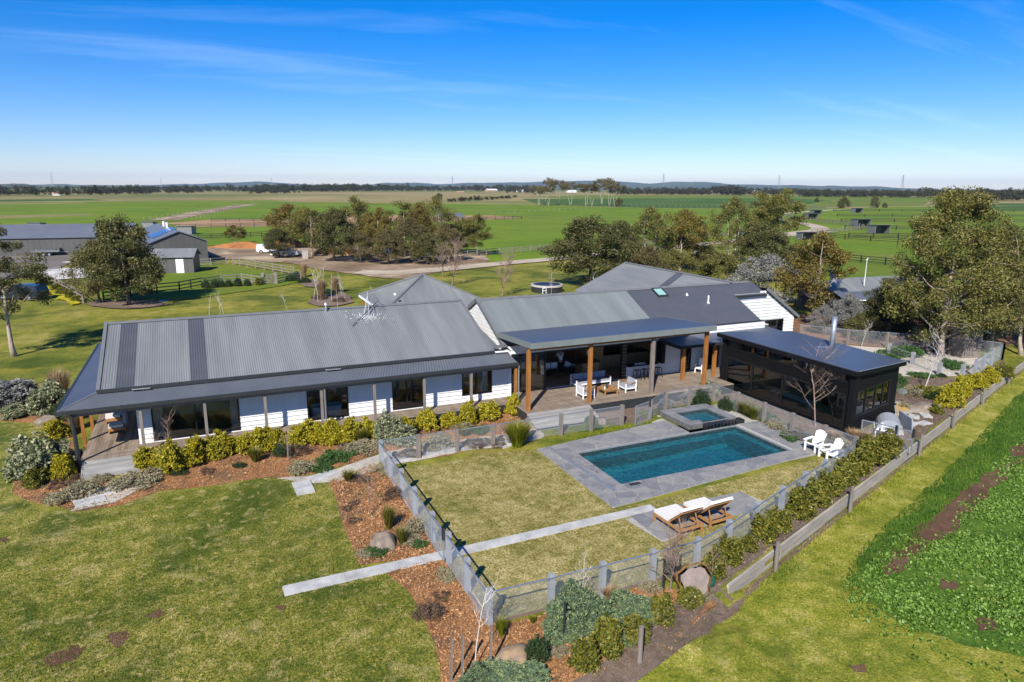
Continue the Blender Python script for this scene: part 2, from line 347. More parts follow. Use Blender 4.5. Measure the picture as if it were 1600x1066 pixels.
# leaves
L_gum = leaf_mat('gum leaves', [(.036, .048, .014), (.080, .090, .024), (.14, .138, .038), (.115, .085, .032), (.22, .205, .085)], .22)
L_gumo = leaf_mat('golden gum leaves', [(.075, .072, .016), (.165, .135, .026), (.26, .185, .036), (.15, .10, .026), (.31, .265, .08)], .25)
L_gumg = leaf_mat('green gum leaves', [(.046, .060, .014), (.115, .125, .028), (.205, .195, .045), (.29, .255, .065), (.145, .115, .034)], .25)
L_silver = leaf_mat('silver wattle leaves', [(.13, .135, .115), (.24, .24, .21), (.33, .325, .29), (.18, .16, .145)], .15)
L_olive = leaf_mat('brown olive leaves', [(.075, .065, .024), (.14, .12, .045), (.21, .165, .065), (.10, .075, .034)], .2)
L_yel = leaf_mat('golden shrub leaves', [(.16, .17, .010), (.33, .30, .014), (.50, .42, .022), (.24, .19, .014), (.62, .53, .07)], .25, .05, .2)
L_dyel = leaf_mat('olive shrub leaves', [(.040, .055, .010), (.10, .115, .015), (.185, .175, .022), (.30, .25, .035)], .22, .1, .2)
L_pale = leaf_mat('cream flowered shrub leaves', [(.07, .10, .045), (.17, .20, .095), (.33, .33, .19), (.48, .46, .28)], .2, .05, .15)
L_blue = leaf_mat('blue green spurge leaves', [(.04, .08, .048), (.095, .155, .09), (.18, .24, .13), (.36, .42, .16)], .2, .05, .15)
L_dk = leaf_mat('dark green shrub leaves', [(.012, .030, .010), (.03, .06, .02), (.06, .09, .035)], .15, .08)
L_lime = leaf_mat('lime grass blades', [(.10, .145, .008), (.22, .25, .015), (.33, .32, .03)], .3, .05)
L_straw = leaf_mat('straw grass blades', [(.28, .18, .085), (.45, .30, .15), (.58, .43, .26)], .3, .05)
L_herb = leaf_mat('grey groundcover leaves', [(.14, .13, .062), (.30, .27, .15), (.40, .36, .24), (.20, .15, .085)], .15, .03)
L_gc = leaf_mat('green groundcover leaves', [(.03, .07, .02), (.06, .13, .035), (.10, .18, .05)], .2, .05)
L_heath = leaf_mat('brown heath leaves', [(.07, .045, .032), (.13, .085, .06), (.19, .135, .095)], .15, .03)
L_crop = leaf_mat('crop leaves', [(.05, .115, .012), (.11, .215, .026), (.19, .315, .045), (.29, .40, .10)], .3, .08)
m_gumw = M('pale gum bark', (.42, .385, .34), (.27, .24, .21), 2, .9)
L_far = leaf_mat('far tree leaves', [(.022, .03, .016), (.045, .052, .024), (.075, .075, .036), (.09, .07, .042)], .1, 0, .3)
L_chip = M('bark chips', (.62, .34, .16), (.36, .165, .065), 3, .9, island=.3)
L_chip2 = M('grey bark chips', (.30, .22, .165), (.17, .12, .085), 3, .9, island=.3)

# ================================================================ ground
pool_rect = (15.95, 25.97, 23.58, 27.6)           # x0 x1 y0 y1 of the water
def make_ground():
    ss = [-150, -110, -85, -66, -52, -42, -34, -27, -21, -16, -12, -9, -6.5, -4.5, -3, -2, -1.2, -.6, -.25, -.02, .02, .1, .2, .35, .5, .8, 1.3, 2, 3, 4.5, 7, 10, 15, 22, 32, 50, 80]
    ts = sorted(set([-90, -60, -45, -32] + list(range(-24, 72, 2)) + [80, 90, 105, 125, 150, 190, 240]))
    vs = []; fs = []
    for t in ts:
        for s_ in ss:
            x, y = from_st(s_, t); vs.append((x, y, terrain(x, y)))
    n = len(ss)
    for j in range(len(ts) - 1):
        for i in range(n - 1):
            a = j*n + i; q = (a, a+n, a+n+1, a+1)
            cx = sum(vs[k][0] for k in q)/4; cy = sum(vs[k][1] for k in q)/4
            fs.append(q)
    m = MB(); m.v = vs; m.f = fs
    return m
def cut(mesh_o):
    """open the ground where the pool shell is let into it"""
    import bmesh
    b = bmesh.new(); b.from_mesh(mesh_o.data)
    for co, no in (((14.6, 0, 0), (1, 0, 0)), ((27.2, 0, 0), (1, 0, 0)), ((0, 22.6, 0), (0, 1, 0)), ((0, 28.8, 0), (0, 1, 0))):
        bmesh.ops.bisect_plane(b, geom=b.verts[:] + b.edges[:] + b.faces[:], plane_co=co, plane_no=no)
    kill = [f for f in b.faces if 14.6 < f.calc_center_median().x < 27.2 and 22.6 < f.calc_center_median().y < 28.8]
    bmesh.ops.delete(b, geom=kill, context='FACES')
    for f in b.faces:
        if f.normal.z < 0: f.normal_flip()
    b.to_mesh(mesh_o.data); b.free()
gr = make_ground().build('ground', m_yard, kind='structure'); cut(gr)
BIG = 14000
m = MB(); gx, gy = (-BIG, 14.7, 27.1, BIG), (-BIG, 22.7, 28.7, BIG); m.add([(x, y, -.75) for y in gy for x in gx], [(j*4 + i, j*4 + i + 1, j*4 + i + 5, j*4 + i + 4) for j in range(3) for i in range(3) if (i, j) != (1, 1)]); m.build('plain', m_plain, kind='structure')
# the paddocks and fields round the yard, each a level sheet a little above the one below
def field(name, pts, z, mat): return sheet(name, PX(*pts), .012 + (z + .30)*.2, mat)   # thin sheets, the later ones on top
field('field', [(-900, 338), (-900, 303), (300, 299.5), (800, 300), (1600, 303), (2500, 310), (2500, 345), (1600, 330), (800, 330), (0, 332)], -.30, m_tan)
field('field', [(-900, 318), (-300, 312.5), (200, 311), (420, 307), (640, 305.5), (420, 303), (-900, 306)], -.26, m_plain)
field('field', [(-900, 342), (-900, 320), (0, 316.5), (260, 313.5), (420, 313.2), (560, 316.5), (690, 318.2), (690, 352), (300, 358), (-300, 372)], -.16, m_pad)
field('field', [(-500, 316), (0, 312.3), (140, 311.2), (170, 313.4), (0, 315.6), (-500, 320)], -.2, m_dark)
field('field', [(640, 318), (840, 320), (1010, 325.5), (1290, 326), (1250, 345), (1195, 370), (1000, 390), (860, 404), (730, 412), (560, 380)], -.14, m_pad)
field('field', [(1290, 326), (1420, 323), (1800, 326), (2200, 352), (2200, 470), (1600, 420), (1340, 480), (1180, 405), (1205, 366), (1240, 350)], -.12, m_pad)
field('field', [(1500, 329), (1560, 318), (2200, 316), (2200, 330)], -.1, m_dark)
field('field', [(840, 319), (815, 311), (1240, 310), (1300, 312), (1290, 325.5), (1010, 325)], -.11, m_dark)
field('field', [(880, 310.5), (800, 305), (1250, 306), (1520, 309), (1500, 316), (1290, 313), (1240, 310.3)], -.1, m_pad2)
field('field', [(1235, 325), (1290, 314), (1450, 313), (1440, 322)], -.08, m_pad2)
field('arena', [(170, 356), (330, 343.5), (440, 343), (560, 337.5), (770, 337), (815, 341), (700, 346.5), (560, 350), (430, 354)], -.08, m_sand)
field('paddock', [(1305, 391), (1420, 398), (1440, 436), (1350, 445), (1310, 420)], -.05, m_pad2)
field('paddock', [(280, 357), (430, 355.5), (560, 352), (560, 372), (430, 380), (330, 384), (230, 381)], -.06, m_pad)
field('paddock', [(-200, 352), (60, 349), (280, 351), (230, 372), (-200, 372)], -.07, m_pad)
field('paddock', [(150, 441), (330, 410), (440, 428), (470, 440), (450, 446), (300, 468), (155, 474)], .03, m_pad2)
def strip(name, pts, wd, z, mat):
    """a track: a run of points (world xy) given width"""
    n = len(pts); L = []; Rr = []
    for i, p in enumerate(pts):
        a = Vector(pts[max(i-1, 0)]); b = Vector(pts[min(i+1, n-1)]); d = (b - a).normalized(); q = Vector((-d.y, d.x))
        ww = (wd[i] if hasattr(wd, '__len__') else wd)/2*(1 + rnd.uniform(-.06, .06))
        L.append(Vector(p) + q*ww); Rr.append(Vector(p) - q*ww)
    z = .12 + z*.4; m = MB(); m.add([(p.x, p.y, z) for p in L] + [(p.x, p.y, z) for p in Rr], [(i, n+i, n+i+1, i+1) for i in range(n-1)])
    return m.build(name, mat, kind='structure', loc=Vector((*pts[n//2], z)))
def curve(pts, k=5):
    """Catmull-Rom through the points"""
    P = [Vector(p) for p in pts]; P = [2*P[0] - P[1]] + P + [2*P[-1] - P[-2]]; o = []
    for i in range(1, len(P) - 2):
        for j in range(k):
            t = j/k; o.append(.5*((2*P[i]) + (P[i+1] - P[i-1])*t + (2*P[i-1] - 5*P[i] + 4*P[i+1] - P[i+2])*t*t + (3*P[i] - P[i-1] - 3*P[i+1] + P[i+2])*t**3))
    return [tuple(p) for p in o] + [tuple(P[-2])]
field('yard', [(-200, 402), (-20, 398), (140, 393), (330, 405), (250, 428), (190, 420), (110, 412), (60, 431), (-80, 446), (-250, 452)], .03, m_asph)
sheet('driveway', wob(PX((322, 388), (430, 381.5), (520, 380), (600, 388), (700, 396), (760, 399), (760, 414), (700, 424), (650, 432), (640, 437), (605, 436), (520, 425), (460, 413), (400, 408), (330, 404)), .5, 3), .095, m_dirt)
strip('road', curve(PX((560, 426), (620, 427), (700, 421), (780, 413), (860, 406), (960, 396), (1060, 386.5), (1140, 378), (1200, 371.5), (1245, 367), (1300, 362))), 4.6, .05, m_gravel)
strip('road', curve(PX((1212, 367), (1262, 362.5), (1282, 358), (1262, 351), (1232, 345.5), (1190, 340))), 5.2, .06, m_gravel)
strip('road', curve(PX((1190, 337), (1225, 334), (1290, 329), (1340, 326.5))), 5, .0, m_gravel)
strip('track', curve(PX((252, 345), (300, 335), (345, 327), (372, 322.5), (395, 319.6))), 10, -.03, m_dirt)
strip('track', curve(PX((1195, 322), (1300, 320.5), (1440, 318.2))), 7, 0, m_tan)
strip('track', curve(PX((820, 306), (790, 309), (700, 312.5), (640, 316.5))), 12, -.02, m_tan)
strip('track', curve(PX((-60, 318), (200, 315.3), (420, 315.6), (560, 317.6), (700, 318))), 9, -.02, m_tan)
sheet('concrete_slab', PX((52, 425), (110, 419), (205, 424), (200, 431), (90, 438)), .11, m_slab)
sheet('concrete_slab', PX((95, 411), (140, 405), (178, 409), (140, 414)), .115, m_slab)
# the lawns
front_lawn = PX((-500, 640), (-100, 600), (-20, 640), (60, 655), (120, 690), (60, 700), (20, 745), (20, 775), (75, 800), (130, 797), (240, 770), (300, 765), (420, 746), (470, 742), (520, 752), (528, 790), (538, 820), (553, 862), (562, 880), (590, 893), (625, 902), (648, 940), (668, 975), (680, 1010), (690, 1080), (690, 1300), (-900, 1300))
sheet('lawn', wob(front_lawn, .10, .9), .006, m_lawn)
sheet('lawn', [(6.85, 16.8), (14.5, 16.8), (16.3, 17.4), (22.2, 19.4), (27.3, 21.3), (27.3, 30), (6.85, 30)], .0, m_plawn) if False else None
pl = [(6.85, 16.75), (14.4, 16.7), (18.3, 18.0), (22.25, 19.4), (27.2, 21.1), (28.2, 22.3), (14.4, 21.6), (14.35, 28.6), (12.6, 29.2), (9.0, 29.0), (7.2, 29.3), (6.9, 28.0)]
sheet('pool_lawn', wob(pl, .05, .8), .005, m_plawn)
m = MB()
ns = 60
for i in range(ns + 1):                       # mown strip along the wall, following the lower ground
    t = -16 + i*1.5
    for s_ in (.1 if t > .5 else .6, .3 if t > .5 else .7, .6 if t > .5 else .9, 1.1 if t > .5 else 1.4, 1.6, 2.1 + .12*math.sin(i*1.7), 2.6 + (2.2 if t < 8 else 0), 2.7 + (12 if t < 8 else 0)):
        x, y = from_st(s_, t); m.v.append((x, y, terrain(x, y) + .012))
m.f = [(i*8 + k, i*8 + k + 1, (i+1)*8 + k + 1, (i+1)*8 + k) for i in range(ns) for k in range(7)]
o = m.build('mown_strip', m_strip, kind='structure')
m = MB(); m.add([(x, y, -.55 + .02) for x, y in [from_st(2.2, 60), from_st(60, 60), from_st(60, 110), from_st(2.4, 110)]], [(0, 1, 2, 3)])
m.build('paddock', m_long, kind='structure')
crop_poly = [from_st(1.6, 66), from_st(1.5, 32), from_st(1.9, 20), from_st(1.9, 8), from_st(2.5, 5.2), from_st(3.1, 4.4), from_st(4.4, 3.7), from_st(6.1, 4.0), from_st(7.6, 4.8), from_st(12, 6.5), from_st(40, 20), from_st(40, 66)]
wob_n = wob(wob(crop_poly, .3, 1.2), .12, .3); m = MB(); m.add([(x, y, -.55 + .03) for x, y in wob_n], [tuple(range(len(wob_n)))]); o = m.build('crop_field', m_long, kind='structure')
if o.data.polygons[0].normal.z < 0: o.data.flip_normals()
m = MB(); ts_ = [-15, -14, -13, -12, -11, -10, -9, -8, -7, -6, -5, -4, -3, -2, -1.4, -.7, 0, .5, 1, 1.5, 2, 3, 4, 7, 12, 20, 30, 42, 48]
for t_ in ts_:                                # bare verge at the foot of the wall, spreading where the wall runs out
    lo_ = .09 if t_ > .5 else -.5 + .15*math.sin(t_*2); hi_ = max(.28, .70 - .10*max(0, t_ + 1)) + .06*math.sin(t_*3.1)
    for k_i in range(9):
        x, y = from_st(lo_ + (hi_ - lo_)*k_i/8, t_); m.v.append((x, y, terrain(x, y) + (.03 if t_ > 1 else .055)))
m.f = [(i*9 + k, i*9 + k + 1, (i+1)*9 + k + 1, (i+1)*9 + k) for i in range(len(ts_) - 1) for k in range(8)]
o = m.build('gravel_verge', m_bark, kind='structure')
if o.data.polygons[0].normal.z < 0: o.data.flip_normals()
soil_px = (((1435, 872), (1392, 900), (1372, 890), (1420, 842), (1495, 775), (1560, 728), (1600, 715), (1545, 775), (1480, 835)), ((1468, 908), (1496, 910), (1494, 922), (1468, 920)), ((1520, 965), (1556, 962), (1556, 985), (1530, 985)), ((1575, 700), (1610, 690), (1610, 712), (1580, 715)), ((1330, 1040), (1350, 1036), (1352, 1048), (1334, 1050)))
soils = [[un(u, v, -.5) for u, v in q] for q in soil_px]
for q in soils: sheet('soil_patch', wob(wob(q, .22, .6), .08, .2), -.55 + .045, m_crop)
for q in (((70, 1026), (120, 1008), (135, 1014), (110, 1036), (75, 1040)), ((170, 992), (198, 984), (200, 996), (185, 1012), (168, 1004)), ((-10, 845), (14, 838), (10, 848)), ((225, 962), (250, 952), (262, 958), (240, 968)), ((430, 950), (450, 946), (446, 956))): sheet('bare_patch', wob(wob(PX(*q), .12, .3), .07, .1), .014, m_crop)
# tan and gold bands of the far plain
for q in ([(-300, 322), (0, 318), (130, 316.5), (140, 317.6), (0, 320), (-300, 325)], [(0, 336.5), (140, 334.5), (150, 337), (60, 340), (-100, 345), (-300, 346), (-300, 341)], [(420, 316), (560, 310.5), (760, 311), (800, 312.5), (640, 315)], [(560, 305), (840, 303.5), (900, 306), (700, 308)], [(160, 311.2), (330, 309), (420, 310), (300, 312.2)], [(1300, 323.5), (1500, 321.4), (1620, 322), (1480, 323.4)], [(-200, 309.6), (120, 308.6), (170, 310), (-200, 311.8)]): field('field', q, .02, m_tan)
# planting beds
beds = {}
def bed(key, pts, mat, z=.012, amp=.12): beds[key] = pts; return sheet('garden_bed', wob(pts, amp, .8), z, mat)
bed('front', PX((118, 800), (40, 782), (20, 772), (100, 742), (128, 758), (215, 742), (205, 728), (330, 690), (600, 652), (800, 628), (845, 640), (850, 660), (830, 678), (700, 712), (604, 722), (592, 708), (560, 722), (500, 738), (455, 748), (420, 746), (330, 760), (250, 768), (190, 790)), m_mulch)
bed('left', PX((20, 772), (22, 745), (62, 700), (118, 690), (130, 755)), m_mulch, .014)
bed('far_left', PX((-60, 655), (-60, 620), (60, 615), (110, 640), (118, 690), (60, 662)), m_mulch, .013)
bed('fence_left', PX((512, 752), (560, 735), (598, 720), (640, 780), (690, 858), (690, 868), (560, 884), (550, 855), (536, 815), (527, 785)), m_mulch)
bed('corner', PX((600, 893), (690, 872), (776, 978), (870, 955), (1000, 918), (1100, 925), (1120, 945), (975, 1075), (960, 1200), (690, 1200), (690, 1075), (680, 1005), (660, 960), (640, 925)), m_mulch)
wl = [from_st(-.12, t) for t in (-3, 0, 10, 22, 34, 46)]
bed('wall', [(14.4, 16.6), (16.3, 17.25), (18.3, 17.95), (22.2, 19.3), (27.3, 20.9), (28.3, 22.6), (29.5, 23.9), (31, 24.0), (36, 25.4), (39, 26.5)] + [(46, 27.5)] + wl[::-1][1:], m_bark, .013)
bed('right', [(36, 25.4), (38.5, 26.2), (46, 27.4), (53, 29.5), (55.2, 30.8), (52.4, 30.0), (48, 28.5), (44.3, 30.0), (37.0, 33.6)], m_bark, .011)
bed('shade', [(40.5, 36), (46, 33.2), (56, 34), (64, 34), (72, 42), (66, 52), (50, 50), (42, 46)], M('leaf litter', (.24, .125, .06), (.12, .06, .03), 1.5, .95, .6, 12), .010, .3)
sheet('pebble_yard', wob([(44.8, 41), (48.3, 39.2), (50.4, 37.1), (55, 31.3), (52.4, 30.3), (48.1, 28.7), (44.4, 30.3), (40, 33.5), (39, 38)], .12, .8), .03, m_pebble)
bed('studio', [(27.9, 23.0), (30.3, 23.6), (30.3, 33.5), (28.4, 33.5), (28.0, 31.6), (27.9, 26)], m_bark, .012)
bed('studio_back', [(37.4, 30), (44, 30.2), (38, 36)], m_bark, .014)
bed('deck_front', [(19.7, 30.1), (22.1, 30.2), (22.2, 31.6), (27.7, 31.7), (28.3, 32.6), (19.6, 32.6)], m_bark, .012)
bed('tree_ring', PX((134, 476), (150, 471), (200, 470), (250, 472), (268, 477), (240, 481), (200, 484), (160, 482)), m_bark, .125, .3)
bed('birch', PX((478, 474), (490, 466), (505, 455), (530, 454), (548, 464), (552, 474), (530, 479), (500, 480)), m_bark, .125, .25)
bed('gate', PX((468, 443), (480, 437), (505, 441), (512, 447), (490, 450), (476, 449)), m_bark, .125, .2)
sheet('flowering_strip', wob(PX((52, 438), (60, 435), (85, 450), (128, 474), (112, 478), (80, 462)), .25, .8), .13, ground_mat('yellow flowering grass', [(.36, (.12, .13, .008)), (.5, (.34, .30, .012)), (.62, (.55, .46, .03))], .4, 2, 9, (.3, .3, .4), 1))
sheet('pebble_path', wob(PX((432, 748), (500, 742), (560, 722), (604, 706), (700, 690), (800, 678), (842, 668), (850, 684), (810, 694), (720, 706), (612, 728), (530, 752), (482, 756)), .08, .5), .02, m_pebble)
for pts in (PX((110, 800), (150, 770), (215, 745), (240, 752), (180, 785)),): sheet('pebble_path', wob(pts, .08, .4), .022, m_pebble)
# ================================================================ building helpers
class Face:
    """a wall plane: u runs along it, n points out of it"""
    def __init__(s, o, u, n): s.o = Vector(o); s.u = Vector(u).normalized(); s.n = Vector(n).normalized()
    def p(s, u, z, d=0): return s.o + s.u*u + s.n*d + Vector((0, 0, z))
    def slab(s, m, u0, u1, z0, z1, d0, d1):
        v = [s.p(u, z, d) for z in (z0, z1) for d in (d0, d1) for u in (u0, u1)]
        return m.add(v, [(0, 2, 3, 1), (4, 5, 7, 6), (0, 1, 5, 4), (2, 6, 7, 3), (0, 4, 6, 2), (1, 3, 7, 5)])
def rects(u0, u1, z0, z1, holes):
    us = sorted({u0, u1} | {min(max(h[i], u0), u1) for h in holes for i in (0, 1)}); zs = sorted({z0, z1} | {min(max(h[i], z0), z1) for h in holes for i in (2, 3)})
    out = []
    for za, zb in zip(zs, zs[1:]):
        run = None
        for ua, ub in zip(us, us[1:]):
            hit = any(h[0] < (ua+ub)/2 < h[1] and h[2] < (za+zb)/2 < h[3] for h in holes)
            if hit:
                if run: out.append((*run, za, zb)); run = None
            else: run = (run[0], ub) if run else (ua, ub)
        if run: out.append((*run, za, zb))
    return out
def boards(fc, u0, u1, z0, z1, holes, mat, parent, name='weatherboards', row=.23, top=None, back=.12):
    """lapped weatherboards with real laps, on a wall of some thickness; top(u)->z trims a raking top"""
    m = MB(); n = max(1, round((z1 - z0)/row)); row = (z1 - z0)/n
    for i in range(n):
        a, b = z0 + i*row, z0 + (i+1)*row
        for (ua, ub, za, zb) in rects(u0, u1, a, b, holes):
            if top:
                if top((ua+ub)/2) <= za and top(ua) <= za and top(ub) <= za: continue
                ts = [ua + (ub-ua)*k/24 for k in range(25)]; ok = [t for t in ts if top(t) > (za+zb)/2]
                if len(ok) < 2: continue
                ua, ub = ok[0], ok[-1]
            da = .052 - .046*(za - a)/row; db = .052 - .046*(zb - a)/row
            v = [fc.p(ua, za, da), fc.p(ub, za, da), fc.p(ub, zb, db), fc.p(ua, zb, db), fc.p(ua, za, 0), fc.p(ub, za, 0), fc.p(ub, zb, 0), fc.p(ua, zb, 0)]
            m.add(v, [(0, 1, 2, 3), (0, 4, 5, 1), (0, 3, 7, 4), (1, 5, 6, 2)])
    o = m.build(name, mat, parent, kind='stuff')
    m = MB()
    if not top:
        for q in rects(u0, u1, z0, z1, holes): fc.slab(m, *q, -back, -.003)
        m.build('wall_core', mat, parent)
    return o
def window(parent, fc, u0, u1, z0, z1, mull=(), trans=(), fr=.06, dep=.0, mat=None, glass=None, name='window'):
    m = MB(); d0, d1 = -.09 + dep, .045 + dep
    fc.slab(m, u0, u1, z0, z0 + fr, d0, d1); fc.slab(m, u0, u1, z1 - fr, z1, d0, d1)
    fc.slab(m, u0, u0 + fr, z0 + fr, z1 - fr, d0, d1); fc.slab(m, u1 - fr, u1, z0 + fr, z1 - fr, d0, d1)
    for q in mull: fc.slab(m, q - fr/2, q + fr/2, z0 + fr, z1 - fr, d0 + .01, d1 - .01)
    for q in trans: fc.slab(m, u0 + fr, u1 - fr, q - fr/2, q + fr/2, d0 + .015, d1 - .015)
    w_ = m.build(name, mat or m_frame, parent)
    us = [u0 + fr/2, *mull, u1 - fr/2]
    for a, b in zip(us, us[1:]):
        g = MB(); g.quad(fc.p(a, z0 + fr/2, -.02 + dep), fc.p(b, z0 + fr/2, -.02 + dep), fc.p(b, z1 - fr/2, -.02 + dep), fc.p(a, z1 - fr/2, -.02 + dep)); g.build('pane', glass or m_glass, w_)
    return w_
def corr(name, a, b, c, d, mat, parent, pitch=.108, amp=.013, under=.03, label=None, smooth_=True):
    """corrugated sheet; a,b low edge, d,c high edge; ribs run from low to high"""
    a, b, c, d = map(Vector, (a, b, c, d)); n = max(4, int((b - a).length/pitch)*4); nm = (b - a).cross(d - a).normalized()
    if nm.z < 0: nm = -nm
    m = MB(); vs = []
    for i in range(n + 1):
        t = i/n; q = nm*(amp*math.sin(i*math.pi/2) + amp)
        vs += [a.lerp(b, t) + q, d.lerp(c, t) + q]
    m.add(vs, [(2*i, 2*i+2, 2*i+3, 2*i+1) for i in range(n)])
    o = m.build(name, mat, parent, label=label)
    if smooth_: o.data.polygons.foreach_set('use_smooth', [True]*len(o.data.polygons))
    return o
def plate(name, pts, th, mat, parent, label=None):
    """a flat roof or slab of given thickness under the listed corner points"""
    n = len(pts); m = MB(); m.add([Vector(p) for p in pts] + [Vector(p) - Vector((0, 0, th)) for p in pts], [tuple(range(n)), tuple(range(n, 2*n))[::-1]] + [(i, n+i, n+(i+1) % n, (i+1) % n) for i in range(n)])
    return m.build(name, mat, parent, label=label)
def deck_boards(parent, x0, x1, y0, y1, z, along='x', wd=.14, gap=.008, mat=None, name='deck_boards', hide=None):
    m = MB(); q = y0 if along == 'x' else x0; e = y1 if along == 'x' else x1
    while q + wd*.5 < e:
        r = min(q + wd, e); a, b = (x0, x1) if along == 'x' else (y0, y1)
        cuts = [a]; c = a + rnd.uniform(1.2, 4.5)
        while c < b - .8: cuts.append(c); c += rnd.uniform(3, 5.2)
        cuts.append(b)
        for s_, t_ in zip(cuts, cuts[1:]):
            j = rnd.uniform(-.002, .002)
            if along == 'x': m.box(s_ + .003, t_ - .003, q, r - gap, z - .03, z + j)
            else: m.box(q, r - gap, s_ + .003, t_ - .003, z - .03, z + j)
        q += wd
    return m.build(name, mat or (m_deckr if along == 'x' else m_deck), parent, kind='stuff')

# ================================================================ the house
D = .6                                                                # floor and deck level
house = thing('house', (10, 35, 0), 'long white weatherboard homestead under grey corrugated gable roofs', 'house')
fA = Face((0, 35.65, 0), (1, 0, 0), (0, -1, 0))                       # front wall of the left wing
fB = Face((0, 36.15, 0), (1, 0, 0), (0, -1, 0))                       # front wall of the right wing
# ---- left wing
WA_ = [(-2.97, .97, D + .05, 2.45), (4.27, 6.42, D + .05, 2.45), (8.82, 10.72, D + .05, 2.45), (12.9, 14.77, .98, 2.40)]
boards(fA, -3.55, 15.9, D, 3.40, WA_, m_white, house)
window(house, fA, *WA_[0], mull=(-1.05,)); window(house, fA, *WA_[1], mull=(5.3,)); window(house, fA, *WA_[2], mull=(9.66,)); window(house, fA, *WA_[3], mull=(13.8,))
fL = Face((-3.55, 46.3, 0), (0, -1, 0), (-1, 0, 0))
boards(fL, 0, 10.65, D, 3.1, [(3.2, 6.6, D + .05, 2.5)], m_white, house); window(house, fL, 3.2, 6.6, D + .05, 2.5, mull=(4.9,))
m = MB(); m.box(-3.58, -3.48, 35.59, 35.64 - .03, D, 3.2); m.box(15.9, 15.99, 35.58, 36.1, D, 3.3); m.build('corner_board', m_trim, house)
m = MB(); m.box(-3.5, 15.8, 46.2, 46.3, D, 3.4); m.box(15.75, 15.85, 35.8, 46.2, D, 3.4); m.build('rear_wall', m_white, house)
m = MB(); m.box(-3.4, 15.7, 35.8, 46.15, D - .1, D + .02); m.build('interior_floor', m_floor, house)
m = MB()
for x in (3.4, 7.6, 11.6): m.box(x, x + .1, 35.8, 46.1, D, 3.2)
m.box(-3.4, 15.7, 39.6, 39.7, D, 3.2); m.build('interior_wall', m_in, house)
m = MB(); m.box(-3.4, 15.7, 35.8, 46.15, 3.2, 3.28); m.build('ceiling', m_in, house)
# curtains behind the panes
def curtain(u, v, y, z0, z1):
    m = MB(); n = 14; pts = [(u + (v-u)*i/n, y + .04*math.sin(i*1.9)) for i in range(n + 1)]
    m.add([(p[0], p[1], z0) for p in pts] + [(p[0], p[1], z1) for p in pts], [(i, i+1, n+2+i, n+1+i) for i in range(n)]); m.build('curtain', m_pale, house)
curtain(-2.9, -2.5, 35.95, D + .05, 2.45); curtain(14.2, 14.65, 35.95, .8, 2.45); curtain(.55, .9, 35.95, D + .05, 2.45)
# gable roof of the left wing, laid in sheets; the dark ones paint in a duller reflection
RZ, RY, EZ, EY = 5.65, 41.0, 3.5, 35.5
k_ = (RZ - EZ)/(RY - EY)
for x0, x1, mt, lb in ((-5.0, -4.31, m_rlight, None), (-4.31, -3.5, m_rdark, 'strip of roof sheets by the gable end, painted darker for its duller reflection'), (-3.5, -1.11, m_rlight, None), (-1.11, -.31, m_rdark, 'second strip of roof sheets painted darker for its duller reflection'), (-.31, 14.78, m_rlight, None)):
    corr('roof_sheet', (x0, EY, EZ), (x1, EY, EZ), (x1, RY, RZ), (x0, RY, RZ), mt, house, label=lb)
corr('roof_sheet', (14.78, 46.5, EZ), (-5.0, 46.5, EZ), (-5.0, RY, RZ), (14.78, RY, RZ), m_rlight, house)
m = MB()
m.add([(-5.05, RY - .22, RZ - .03), (14.82, RY - .22, RZ - .03), (14.82, RY, RZ + .06), (-5.05, RY, RZ + .06), (-5.05, RY + .22, RZ - .03), (14.82, RY + .22, RZ - .03)], [(0, 1, 2, 3), (3, 2, 5, 4)])
for x in (-5.0, 14.78):
    for ya, yb in ((EY - .02, RY), (46.5, RY)):
        m.beam((x, ya, EZ - .04), (x, yb, RZ - .02), .16, .2)
m.build('ridge_and_barge_capping', m_grey, house)
m = MB(); m.box(-5.05, 14.8, EY - .12, EY, EZ - .13, EZ + .02); m.box(-5.05, 14.8, 46.5, 46.62, EZ - .13, EZ + .02); m.build('gutters', m_gutter, house, kind='stuff')
# gable end board wall above the side verandah
fG = Face((-4.9, 46.4, 0), (0, -1, 0), (-1, 0, 0))
boards(fG, 0, 10.9, 3.02, 5.6, [], m_white, house, top=lambda u: RZ - .1 - k_*abs(RY - (46.4 - u)), name='gable_boards')
m = MB(); m.add([(-4.91, 35.55, 3.05), (-4.91, 46.45, 3.05), (-4.91, 41, 5.6)], [(0, 1, 2)]); m.add([(14.6, 35.55, 3.4), (14.6, 46.45, 3.4), (14.6, 41, 5.55)], [(0, 1, 2)]); m.build('gable_backing', m_white, house)
m = MB(); m.box(-4.9, -3.55, 35.6, 46.4, 3.02, 3.06); m.build('soffit', m_trim, house)
# verandah roof round the front and left
VZ, VY, VX = 3.0, 34.25, -6.45
corr('verandah_sheet', (VX, VY, VZ), (15.75, VY, VZ), (15.75, 35.66, 3.36), (-4.98, 35.66, 3.36), m_rmid, house, pitch=.15, amp=.022)
corr('verandah_sheet', (VX, 49.0, VZ), (VX, VY, VZ), (-4.98, 35.66, 3.36), (-4.98, 48.2, 3.36), m_rblue, house, amp=.004)
m = MB(); m.tube([(VX, VY, VZ + .03), (-4.98, 35.66, 3.40)], .05, 6); m.build('hip_capping', m_grey, house)
m = MB(); m.box(VX - .08, 15.8, VY - .12, VY, VZ - .13, VZ + .02); m.box(VX - .12, VX, VY, 49.0, VZ - .13, VZ + .02); m.box(15.75, 15.87, VY, 35.6, VZ - .13, VZ + .02); m.build('verandah_gutter', m_gutter, house)
m = MB(); m.box(-6.2, 15.65, 34.36, 34.46, 2.68, 2.86); m.box(-6.15, -6.05, 34.46, 47.5, 2.68, 2.86); m.build('verandah_beam', m_post, house)
